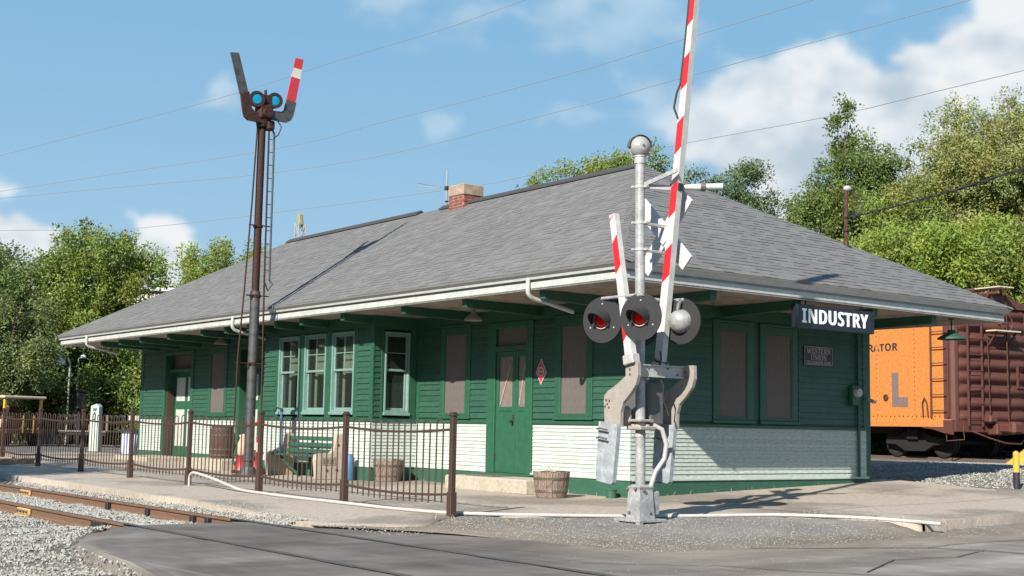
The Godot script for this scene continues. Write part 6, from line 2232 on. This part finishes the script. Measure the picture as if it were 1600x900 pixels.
	b.box(Vector3(0.47, 1.2, 0), Vector3(0.04, 1.2, 0.74), 0.01)
	part("lid", b, M.rust, t)
	# gooseneck lamp, second thin lamp, switch lamp box
	o = Vector3(-40.05, 0.03, -4.55)
	t = thing("yard_lamp", "tall grey gooseneck yard lamp with white bell shade against the trees", "street lamp", o)
	b = B.new()
	b.tube([Vector3(0, 0, 0), Vector3(0, 3.35, 0), Vector3(-0.06, 3.55, 0.03), Vector3(-0.24, 3.68, 0.1), Vector3(-0.5, 3.7, 0.22)], [0.045, 0.04, 0.035, 0.033, 0.03], 10)
	part("pole", b, M.pole_grey, t)
	b = B.new()
	b.lathe(Vector3(-0.5, 3.36, 0.22), [Vector2(0.0, 0.06), Vector2(0.2, 0.0), Vector2(0.205, 0.03), Vector2(0.17, 0.2), Vector2(0.07, 0.26), Vector2(0.06, 0.4), Vector2(0.0, 0.41)], 18)
	part("shade", b, M.roof_white, t)
	o = Vector3(-41.2, 0.03, -5.3)
	t = thing("yard_lamp", "thin grey yard lamp post with small white head right of the gooseneck", "street lamp", o)
	b = B.new()
	b.tube([Vector3(0, 0, 0), Vector3(0, 3.7, 0), Vector3(0.2, 3.8, -0.1)], 0.03, 8)
	part("pole", b, M.pole_grey, t)
	b = B.new()
	b.lathe(Vector3(0.25, 3.72, -0.12), [Vector2(0.0, 0.0), Vector2(0.13, 0.0), Vector2(0.1, 0.12), Vector2(0.0, 0.16)], 14)
	part("shade", b, M.roof_white, t)
	o = Vector3(-39.2, 0.03, -4.75)
	t = thing("relay_box", "black relay box on a thin post beside the gooseneck lamp", "signal box", o)
	b = B.new()
	b.box(Vector3(0, 1.85, 0), Vector3(0.5, 0.72, 0.4), 0.05)
	b.box(Vector3(0, 2.25, 0), Vector3(0.56, 0.08, 0.46), 0.02)
	part("case", b, M.black_iron, t)
	b = B.new()
	b.tube([Vector3(0, 0, 0), Vector3(0, 1.5, 0)], 0.09, 10)
	part("post", b, M.black_iron, t)
	# long rack of rusty rails
	o = Vector3(-45.0, 0.02, -7.2)
	t = thing("rail_rack", "long stack of rusty rails on low supports across the back of the yard", "rail stack", o)
	t.rotation.y = -0.72
	for k in 8:
		b = B.new()
		b.box(Vector3(rng.randf_range(-0.2, 0.2), 0.78 + (k / 4) * 0.19, -0.36 + (k % 4) * 0.24), Vector3(11.5, 0.17, 0.15), 0.02)
		part("rail", b, M.rust, t)
	for k in 5:
		b = B.new()
		b.box(Vector3(-5.0 + k * 2.5, 0.34, 0), Vector3(0.3, 0.68, 1.2), 0.02)
		part("support", b, M.grey_wood, t)
	# small signs in the yard
	t = thing("yard_sign", "small pale blank board on a post near the depot's far end", "sign", Vector3(-33.5, 0.03, -4.9))
	b = B.new()
	b.box(Vector3(0, 1.15, 0), Vector3(0.04, 0.2, 0.42), 0.004, Basis(Vector3.UP, -0.5))
	part("board", b, M.panel_cream, t)
	b = B.new()
	b.tube([Vector3(-0.03, 0, 0), Vector3(-0.03, 1.2, 0)], 0.02, 6)
	part("post", b, M.pole_grey, t)
	t = thing("yard_sign", "small yellow board on a short post just left of the mile post", "sign", Vector3(-30.2, 0.03, -2.1))
	b = B.new()
	b.box(Vector3(0, 0.78, 0), Vector3(0.03, 0.24, 0.16), 0.004, Basis(Vector3.UP, -0.5))
	part("board", b, M.yard_yellow, t)
	b = B.new()
	b.tube([Vector3(-0.03, 0, 0), Vector3(-0.03, 0.8, 0)], 0.02, 6)
	part("post", b, M.pole_grey, t)
	# elevated pale ribbed building behind the trees
	o = Vector3(-50.1, 0.0, -11.75)
	t = thing("ribbed_building", "pale ribbed metal building with white roof edge behind the far end of the roof", "building", o)
	t.rotation.y = 0.92
	b = B.new()
	b.box(Vector3(0, 3.9, -1.5), Vector3(3.4, 7.8, 3.0))
	var wall := part("wall", b, M.panel_cream, t)
	for k in 17:
		b = B.new()
		b.box(Vector3(-1.6 + k * 0.2, 4.0, 0.03), Vector3(0.08, 7.6, 0.06), 0.01)
		part("rib", b, M.panel_cream, wall)
	b = B.new()
	b.box(Vector3(0, 7.92, -1.5), Vector3(3.7, 0.2, 3.5), 0.03)
	part("roof", b, M.roof_white, t)
	b = B.new()
	b.span(Vector3(-1.6, 6.0, 0.061), Vector3(1.6, 7.15, 0.09))
	part("opening", b, M.dark_room, wall)
	# lattice crane boom beyond the roof
	o = Vector3(-38.4, 0.0, -14.4)
	t = thing("crane_boom", "top of a yellowish lattice crane boom poking over the far roof ridge", "crane", o)
	b = B.new()
	var c4 := [Vector3(-0.32, 0, -0.32), Vector3(0.32, 0, -0.32), Vector3(0.32, 0, 0.32), Vector3(-0.32, 0, 0.32)]
	for k in 4:
		b.tube([c4[k] + Vector3(0.4, 0, 0), c4[k] * 0.55 + Vector3(-0.1, 10.4, 0)], 0.03, 6)
		for i in 14:
			var y := i * 0.75
			var A: Vector3 = c4[k].lerp(c4[k] * 0.55, y / 10.4) + Vector3(0.4 - 0.5 * y / 10.4, y, 0)
			var kk := (k + 1) % 4
			var y2 := minf(y + 0.75, 10.4)
			var Bp: Vector3 = c4[kk].lerp(c4[kk] * 0.55, y2 / 10.4) + Vector3(0.4 - 0.5 * y2 / 10.4, y2, 0)
			b.tube([A, Bp], 0.02, 5)
	part("lattice", b, M.pole_grey, t)
	b = B.new()
	b.box(Vector3(-0.15, 10.55, 0), Vector3(0.26, 0.62, 0.26), 0.06, Basis(Vector3(0, 0, 1), 0.2))
	part("boom_head", b, M.straw_shrub, t)

# ---------------------------------------------------------------- trees
var clump: Array = []
func make_clumps() -> void:
	for v in 3:
		var b := B.new()
		var n := 14
		for k in n:
			var d := Vector3(rng.randf_range(-1, 1), rng.randf_range(-1, 1), rng.randf_range(-1, 1))
			d = d.normalized() * pow(rng.randf(), 0.5) * 0.30
			var up := (Vector3(rng.randf_range(-1, 1), rng.randf_range(-0.9, 0.5), rng.randf_range(-1, 1)) + d * 2.0).normalized()
			var sd := up.cross(Vector3(rng.randf_range(-1, 1), rng.randf_range(-1, 1), rng.randf_range(-1, 1))).normalized()
			var l := rng.randf_range(0.11, 0.19)
			var w := l * rng.randf_range(0.42, 0.6)
			var m := d + up * l * 0.5 + sd.cross(up) * l * 0.12
			b.quad(d, m + sd * w * 0.5, d + up * l, m - sd * w * 0.5)
		clump.append(b.mesh())

# crowns: list of [offset x, y, z, radius x, y, z]; leaves gather in puffs on and in them
func tree(called: String, label: String, at: Vector3, h: float, crowns: Array, tint: Color, dense: float, scale := 1.0, group := "trees round the yard", var_ := 0.3) -> void:
	var t := thing(called, label, "tree" if called != "shrub" else "bush", at, group)
	var b := B.new()
	var lean := Vector3(rng.randf_range(-0.3, 0.3), 0, rng.randf_range(-0.3, 0.3))
	var r0 := h * 0.017 + 0.05
	var pts := []
	var rad := []
	for k in 7:
		var f := k / 6.0
		pts.append(Vector3(0, h * 0.86 * f, 0) + lean * f * f * 2.0 + Vector3(rng.randf_range(-1, 1), 0, rng.randf_range(-1, 1)) * 0.08 * f)
		rad.append(lerpf(r0 * 1.25, 0.03, f))
	b.tube(pts, rad, 9)
	var puffs := []
	for c in crowns:
		var vol: float = c[3] * c[4] * c[5]
		var n := int(clampf(vol * 2.0 + 6, 14, 95))
		for k in n:
			var d := Vector3(rng.randf_range(-1, 1), rng.randf_range(-1, 1), rng.randf_range(-1, 1))
			d = d.normalized() * pow(rng.randf(), 0.38)
			var p := Vector3(c[0] + d.x * c[3], c[1] + d.y * c[4], c[2] + d.z * c[5])
			var pr := rng.randf_range(0.55, 1.05) * clampf(pow(vol, 1.0 / 3.0) * 0.36, 0.4, 1.1)
			puffs.append([p, pr])
			if k % 3 == 0:
				var j := clampi(int(p.y / (h * 0.86) * 6.0 - 1.2), 0, 5)
				var q: Vector3 = pts[j]
				b.tube([q, q.lerp(p, 0.55) + Vector3(0, -0.15, 0), p], [maxf(rad[j] * 0.5, 0.03), 0.03, 0.012], 5, false)
	part("trunk", b, M.bark, t)
	for v in 3:
		var buf := PackedFloat32Array()
		var cnt := 0
		for pf in puffs:
			var pr: float = pf[1]
			var n := int(pr * pr * 60.0 * dense / (scale * scale)) / 3 + 1
			var bright := rng.randf_range(1.0 - var_, 1.0 + var_)
			var warm := rng.randf_range(-0.12, 0.2)
			for k in n:
				var d := Vector3(rng.randf_range(-1, 1), rng.randf_range(-0.85, 1), rng.randf_range(-1, 1))
				d = d.normalized() * pow(rng.randf(), 0.45) * pr
				var p: Vector3 = pf[0] + d
				if p.y < 0.1:
					continue
				var s := rng.randf_range(0.8, 1.3) * scale
				var bs := Basis.from_euler(Vector3(rng.randf() * TAU, rng.randf() * TAU, rng.randf() * TAU)).scaled(Vector3(s, s, s))
				buf.append_array([bs.x.x, bs.y.x, bs.z.x, p.x, bs.x.y, bs.y.y, bs.z.y, p.y, bs.x.z, bs.y.z, bs.z.z, p.z])
				var f := bright * rng.randf_range(0.88, 1.12)
				buf.append_array([tint.r * f * (1.0 + warm), tint.g * f, tint.b * f * (1.0 - warm), 1.0])
				cnt += 1
		if cnt == 0:
			continue
		var mm := MultiMesh.new()
		mm.transform_format = MultiMesh.TRANSFORM_3D
		mm.use_colors = true
		mm.mesh = clump[v]
		mm.instance_count = cnt
		mm.buffer = buf
		var o := MultiMeshInstance3D.new()
		o.multimesh = mm
		o.material_override = M.leaf
		o.name = "crown" if v == 0 else "crown_%03d" % v
		t.add_child(o)
		tag(o, "", "", "", "stuff")

func trees() -> void:
	make_clumps()
	var deep := Color(0.105, 0.158, 0.042)
	var mid := Color(0.142, 0.202, 0.046)
	var lime := Color(0.215, 0.275, 0.048)
	var pale := Color(0.25, 0.285, 0.095)
	var blue := Color(0.105, 0.158, 0.062)
	# left bank
	tree("broadleaf_tree", "dark green tree at the left edge of the picture above the track car", Vector3(-44.0, 0, -0.8), 8.4, [[0, 5.2, 0, 3.4, 3.0, 3.2], [0, 2.5, 0, 3.0, 2.2, 2.8]], mid, 1.0)
	tree("broadleaf_tree", "tall rounded tree in the left clump, second from the left edge", Vector3(-47.5, 0, -4.6), 9.6, [[0, 6.0, 0, 3.0, 3.1, 3.0], [-1.0, 3.0, 1.0, 3.0, 2.6, 2.6]], mid, 1.0)
	tree("broadleaf_tree", "tallest bright-topped tree of the left clump, above the gooseneck lamp", Vector3(-44.3, 0, -7.3), 10.2, [[0, 7.2, 0, 2.7, 2.7, 2.7], [0.4, 4.2, 0.2, 2.9, 2.6, 2.8], [0.2, 2.0, 0.3, 2.4, 1.8, 2.2]], lime.lerp(mid, 0.45), 1.05)
	tree("broadleaf_tree", "tree closing the left clump beside the pale ribbed building", Vector3(-45.7, 0, -8.4), 9.8, [[0.1, 7.7, 0, 1.7, 2.1, 1.7], [0.0, 4.8, 0.2, 1.3, 2.2, 1.4]], mid, 1.05)
	tree("willow_tree", "pale grey-green bushy tree standing low at the far left before the others", Vector3(-40.0, 0, -1.9), 6.6, [[0, 3.9, 0, 2.0, 2.5, 1.9], [0.2, 1.9, 0, 1.8, 1.7, 1.7]], blue.lerp(pale, 0.35), 1.1, 0.85)
	tree("broadleaf_tree", "dark leafy tree behind the gooseneck lamp", Vector3(-42.6, 0, -5.2), 6.0, [[0, 3.6, 0, 2.1, 2.3, 2.0], [0.5, 1.6, -0.6, 1.9, 1.5, 1.8]], deep, 1.1)
	tree("shrub", "yellowish shrub filling the gap below the left end of the roof", Vector3(-43.0, 0, -8.6), 4.4, [[0, 2.4, 0, 2.3, 2.0, 2.2], [1.4, 1.4, -1.0, 1.8, 1.4, 1.8]], lime.lerp(deep, 0.35), 1.1, 1.0, "shrubs round the yard")
	tree("shrub", "bright green shrub behind the depot's far corner", Vector3(-40.4, 0, -9.4), 4.0, [[0, 2.0, 0, 2.2, 1.9, 2.0], [-0.3, 1.2, 1.4, 1.8, 1.2, 1.6]], lime.lerp(mid, 0.5), 1.1, 1.0, "shrubs round the yard")
	tree("shrub", "low dark shrub between the mile post and the lamp", Vector3(-42.0, 0, -6.4), 3.0, [[0, 1.5, 0, 2.4, 1.4, 2.0]], mid.lerp(deep, 0.4), 1.1, 1.0, "shrubs round the yard")
	tree("broadleaf_tree", "light green spreading tree beyond the far end of the roof", Vector3(-55.8, 0, -17.1), 11.8, [[-0.3, 9.2, 0, 1.8, 2.1, 1.9], [0.9, 9.9, -1.6, 1.6, 1.8, 1.7], [1.6, 9.6, -3.0, 1.5, 1.7, 1.6], [0.8, 7.6, -1.0, 3.0, 2.2, 3.2], [-1.4, 8.2, 1.6, 0.8, 1.0, 0.8]], lime, 0.9)
	tree("broadleaf_tree", "light green tree half hidden behind the roof's far hip", Vector3(-56.5, 0, -21.5), 11.6, [[0, 9.2, 0, 2.4, 2.4, 2.6], [0, 5.5, 0, 2.8, 2.4, 2.8]], lime.lerp(mid, 0.3), 0.9)
	# behind the roof ridge
	tree("broadleaf_tree", "sparse bright treetop showing over the roof ridge left of the bell", Vector3(-38.6, 0, -31.4), 16.0, [[-1.2, 14.2, 1.5, 1.5, 1.0, 1.5], [0.3, 14.5, -0.5, 1.9, 1.4, 1.9], [1.3, 14.6, -2.0, 1.6, 1.6, 1.6], [0, 11.0, 0, 3.4, 2.8, 3.2]], lime.lerp(mid, 0.2), 0.9)
	tree("broadleaf_tree", "treetop just above the roof peak behind the signal mast", Vector3(-37.6, 0, -34.6), 16.6, [[0, 14.6, 0, 2.6, 1.9, 2.6], [0, 9.5, 0, 3.4, 2.8, 3.2]], lime.lerp(mid, 0.35), 0.85)
	tree("broadleaf_tree", "bluish green treetop right of the gate arm above the end hip", Vector3(-33.9, 0, -37.8), 16.4, [[0, 14.0, 0, 2.3, 2.2, 2.4], [1.0, 12.6, -1.6, 2.0, 1.9, 2.0], [0.8, 11.4, -0.6, 2.4, 2.0, 2.4], [0, 9.0, 0, 3.4, 2.8, 3.2]], blue, 0.9)
	# right bank
	tree("poplar_tree", "tall dark green tree with a pointed top right of the end hip", Vector3(-26.0, 0, -38.4), 17.8, [[-0.1, 16.3, 0.1, 0.8, 1.7, 0.8], [0.0, 15.2, 0.0, 1.3, 1.8, 1.3], [0.3, 14.0, -0.3, 1.8, 2.0, 1.8], [1.5, 13.8, -2.0, 1.1, 1.9, 1.1], [0.4, 12.2, -0.3, 2.9, 2.4, 2.9], [1.5, 10.2, -2.0, 2.6, 2.6, 2.6], [-1.5, 9.6, 2.0, 2.5, 2.5, 2.5], [1.9, 11.6, -2.6, 1.9, 2.6, 1.9], [0, 7.6, 0, 4.2, 3.2, 4.2], [0, 4.0, 0, 3.6, 3.0, 3.4]], deep.lerp(mid, 0.5), 1.0)
	tree("broadleaf_tree", "lower dark tree left of the pointed tree beside the end hip", Vector3(-26.6, 0, -34.2), 11.4, [[0, 8.6, 0, 2.0, 2.3, 2.0], [0.6, 5.6, -0.4, 2.6, 2.6, 2.6]], deep.lerp(mid, 0.55), 1.0)
	tree("broadleaf_tree", "large pale yellow-green tree at the right edge of the picture", Vector3(-19.2, 0, -41.4), 17.2, [[0, 14.6, 0, 3.2, 2.8, 3.2], [-1.6, 13.2, 2.0, 2.2, 2.4, 2.2], [1.4, 12.0, -2.0, 3.2, 3.0, 3.2], [-1.7, 11.4, 2.0, 2.8, 2.8, 2.8], [-0.6, 8.8, 1.0, 3.6, 3.0, 3.8], [0, 7.2, 0, 4.2, 3.2, 4.0]], pale, 0.62, 0.85)
	tree("broadleaf_tree", "pale tree standing farther right behind the large yellow-green one", Vector3(-19.0, 0, -48.0), 18.0, [[0, 14.6, 0, 3.4, 3.0, 3.4], [2.0, 11.4, -2.0, 3.6, 3.2, 3.4], [0, 7.4, 0, 4.2, 3.4, 4.0]], pale.lerp(lime, 0.3), 0.7, 0.9)
	tree("broadleaf_tree", "mid green tree between the pointed tree and the large pale tree", Vector3(-21.6, 0, -36.4), 13.6, [[0, 10.8, 0, 2.3, 2.3, 2.3], [0.3, 7.4, -0.5, 3.0, 2.8, 3.0], [0, 4.2, 0, 3.0, 2.6, 3.0]], lime.lerp(mid, 0.55), 0.95)
	tree("broadleaf_tree", "bright green rounded tree rising behind the service mast", Vector3(-17.2, 0, -30.6), 10.0, [[0, 7.4, 0, 2.5, 2.2, 2.5], [0.5, 4.6, -0.5, 2.8, 2.4, 2.8]], lime, 1.0)
	tree("broadleaf_tree", "vivid green tree directly above the boxcar's roof", Vector3(-14.0, 0, -30.6), 10.2, [[0, 7.6, 0, 2.4, 2.2, 2.4], [0, 4.8, 0, 2.7, 2.4, 2.7]], lime.lerp(Color(0.16, 0.24, 0.02), 0.5), 1.0)
	tree("broadleaf_tree", "leafy tree at the right edge above the grey boxcar", Vector3(-11.2, 0, -31.0), 9.8, [[0, 7.0, 0, 2.4, 2.3, 2.4], [0, 4.4, 0, 2.6, 2.4, 2.6]], mid.lerp(lime, 0.5), 1.0)
	tree("shrub", "dark shrub filling behind the service mast along the hip", Vector3(-20.0, 0, -30.6), 7.0, [[0, 4.8, 0, 2.5, 2.2, 2.4], [-2.2, 4.2, -0.4, 2.2, 2.0, 2.2], [1.8, 3.0, 0.3, 2.4, 2.4, 2.2]], mid, 1.05, 1.0, "shrubs round the yard")

# low scrub that closes the view under the trees: one mass on each side
func undergrowth() -> void:
	for side in 3:
		var path := [[Vector3(-47, 0, 6), Vector3(-46, 0, 1), Vector3(-44.5, 0, -3), Vector3(-44.5, 0, -7), Vector3(-44, 0, -11), Vector3(-46, 0, -14)], [Vector3(-34, 0, -27), Vector3(-24, 0, -28.5), Vector3(-15, 0, -29.5), Vector3(-8, 0, -30), Vector3(0, 0, -31), Vector3(6, 0, -33)], [Vector3(-47, 0, 8), Vector3(-46, 0, 18), Vector3(-42, 0, 28), Vector3(-34, 0, 38), Vector3(-20, 0, 46), Vector3(0, 0, 50)]][side] as Array
		var buf := PackedFloat32Array()
		var cnt := 0
		for s in path.size() - 1:
			for k in (1900 if side < 2 else 4200):
				var p: Vector3 = path[s].lerp(path[s + 1], rng.randf()) + Vector3(rng.randf_range(-1.6, 1.6), 0, rng.randf_range(-1.6, 1.6))
				var top: float = 2.3 + 1.5 * nz.get_noise_2d(p.x * 1.3, p.z * 1.3) + [0.0, 0.6, 6.5 + 2.0 * nz.get_noise_2d(p.x * 0.5, p.z * 0.5)][side]
				p.y = 0.1 + top * pow(rng.randf(), 0.8)
				var sc := rng.randf_range(1.0, 1.7) * (1.0 if side < 2 else 1.9)
				var bs := Basis.from_euler(Vector3(rng.randf() * TAU, rng.randf() * TAU, rng.randf() * TAU)).scaled(Vector3.ONE * sc)
				buf.append_array([bs.x.x, bs.y.x, bs.z.x, p.x, bs.x.y, bs.y.y, bs.z.y, p.y, bs.x.z, bs.y.z, bs.z.z, p.z])
				var f := rng.randf_range(0.7, 1.2) * (1.0 + 0.5 * nz.get_noise_2d(p.x * 3.0, p.z * 3.0))
				var c := Color(0.12, 0.17, 0.04).lerp(Color(0.17, 0.19, 0.06), clampf(0.5 + 1.2 * nz.get_noise_2d(p.x * 2.0 + 50, p.z * 2.0), 0, 1)) * f
				buf.append_array([c.r, c.g, c.b, 1.0])
				cnt += 1
		if side == 2:      # leaf clumps of an unseen tree left of the frame, added for their shade
			for k in 420:
				var p := Vector3(-9.6, 6.4, 14.6) + Vector3(rng.randf_range(-2.4, 2.4), rng.randf_range(-0.9, 0.9), rng.randf_range(-1.1, 1.1))
				var bs := Basis.from_euler(Vector3(rng.randf() * TAU, rng.randf() * TAU, rng.randf() * TAU)).scaled(Vector3.ONE * 1.3)
				buf.append_array([bs.x.x, bs.y.x, bs.z.x, p.x, bs.x.y, bs.y.y, bs.z.y, p.y, bs.x.z, bs.y.z, bs.z.z, p.z, 0.1, 0.15, 0.04, 1.0])
				cnt += 1
		var mm := MultiMesh.new()
		mm.transform_format = MultiMesh.TRANSFORM_3D
		mm.use_colors = true
		mm.mesh = clump[side]
		mm.instance_count = cnt
		mm.buffer = buf
		var o := MultiMeshInstance3D.new()
		o.multimesh = mm
		o.material_override = M.leaf
		o.name = numbered("undergrowth" if side < 2 else "far_wood_and_shade_leaves")
		add_child(o)
		tag(o, "", "", "", "stuff")

# dry grass and litter along the edges of the concrete
func weeds() -> void:
	var b := B.new()
	for s in [[4.35, 0.35, 0.55, 0.16, 70], [5.1, 0.05, 0.4, 0.1, 40], [2.3, 3.35, 0.3, 0.3, 14], [2.9, 2.4, 0.3, 0.2, 14], [1.7, 4.9, 0.4, 0.3, 12], [5.5, -0.4, 0.15, 0.5, 14], [-1.5, 0.12, 1.2, 0.06, 20], [-5.2, 0.12, 0.8, 0.05, 12], [0.12, -2.5, 0.06, 2.2, 24]]:
		for k in int(s[4]):
			var x: float = s[0] + rng.randf_range(-s[2], s[2])
			var z: float = s[1] + rng.randf_range(-s[3], s[3])
			var y := plat_y(x, z) - 0.02
			var p := Vector3(x, y, z)
			var hgt := rng.randf_range(0.03, 0.10)
			var d := Vector3(rng.randf_range(-1, 1), 0, rng.randf_range(-1, 1)).normalized()
			var sd := Vector3(-d.z, 0, d.x) * 0.004
			var q := p + Vector3(0, hgt, 0) + d * hgt * rng.randf_range(0.3, 1.2)
			b.quad(p - sd, p + sd, q + sd * 0.4, q - sd * 0.4)
	tag(part("dry_weeds", b, M.dry_plant, self), "", "", "", "stuff")

# ---------------------------------------------------------------- main
func _ready() -> void:
	var cam := Camera3D.new()
	cam.name = "camera"
	add_child(cam)
	var fwd := Vector3(-0.79138913, 0.1077617, -0.60173969)
	var up := Vector3(0.07414744, 0.99399357, 0.08049154)
	cam.transform = Transform3D(Basis(fwd.cross(up).normalized(), up, -fwd), Vector3(15.2894, 1.048, 14.0272))
	cam.fov = 24.979
	cam.near = 0.1
	cam.far = 1200.0
	cam.current = true
	var env := Environment.new()
	env.background_mode = Environment.BG_SKY
	var sky := Sky.new()
	var sm := PanoramaSkyMaterial.new()
	sm.panorama = sky_image()
	sky.sky_material = sm
	env.sky = sky
	env.background_energy_multiplier = 0.55
	env.tonemap_mode = Environment.TONE_MAPPER_LINEAR
	env.tonemap_exposure = 1.82
	env.sdfgi_enabled = true
	env.ssao_enabled = true
	env.ssil_enabled = true
	var we := WorldEnvironment.new()
	we.name = "environment"
	we.environment = env
	add_child(we)
	var sun := DirectionalLight3D.new()
	sun.name = "sun"
	sun.light_color = Color(1.0, 0.97, 0.92)
	sun.light_energy = 1.6
	sun.light_angular_distance = 0.53
	sun.shadow_enabled = true
	add_child(sun)
	sun.look_at_from_position(SUN, Vector3.ZERO)
	rng.seed = 20240
	materials()
	build_ground()
	build_depot()
	track()
	fence()
	crossing_signal()
	semaphore()
	small_things()
	roof_things()
	wires()
	rear_track()
	yard()
	trees()
	undergrowth()
	stones()
	weeds()
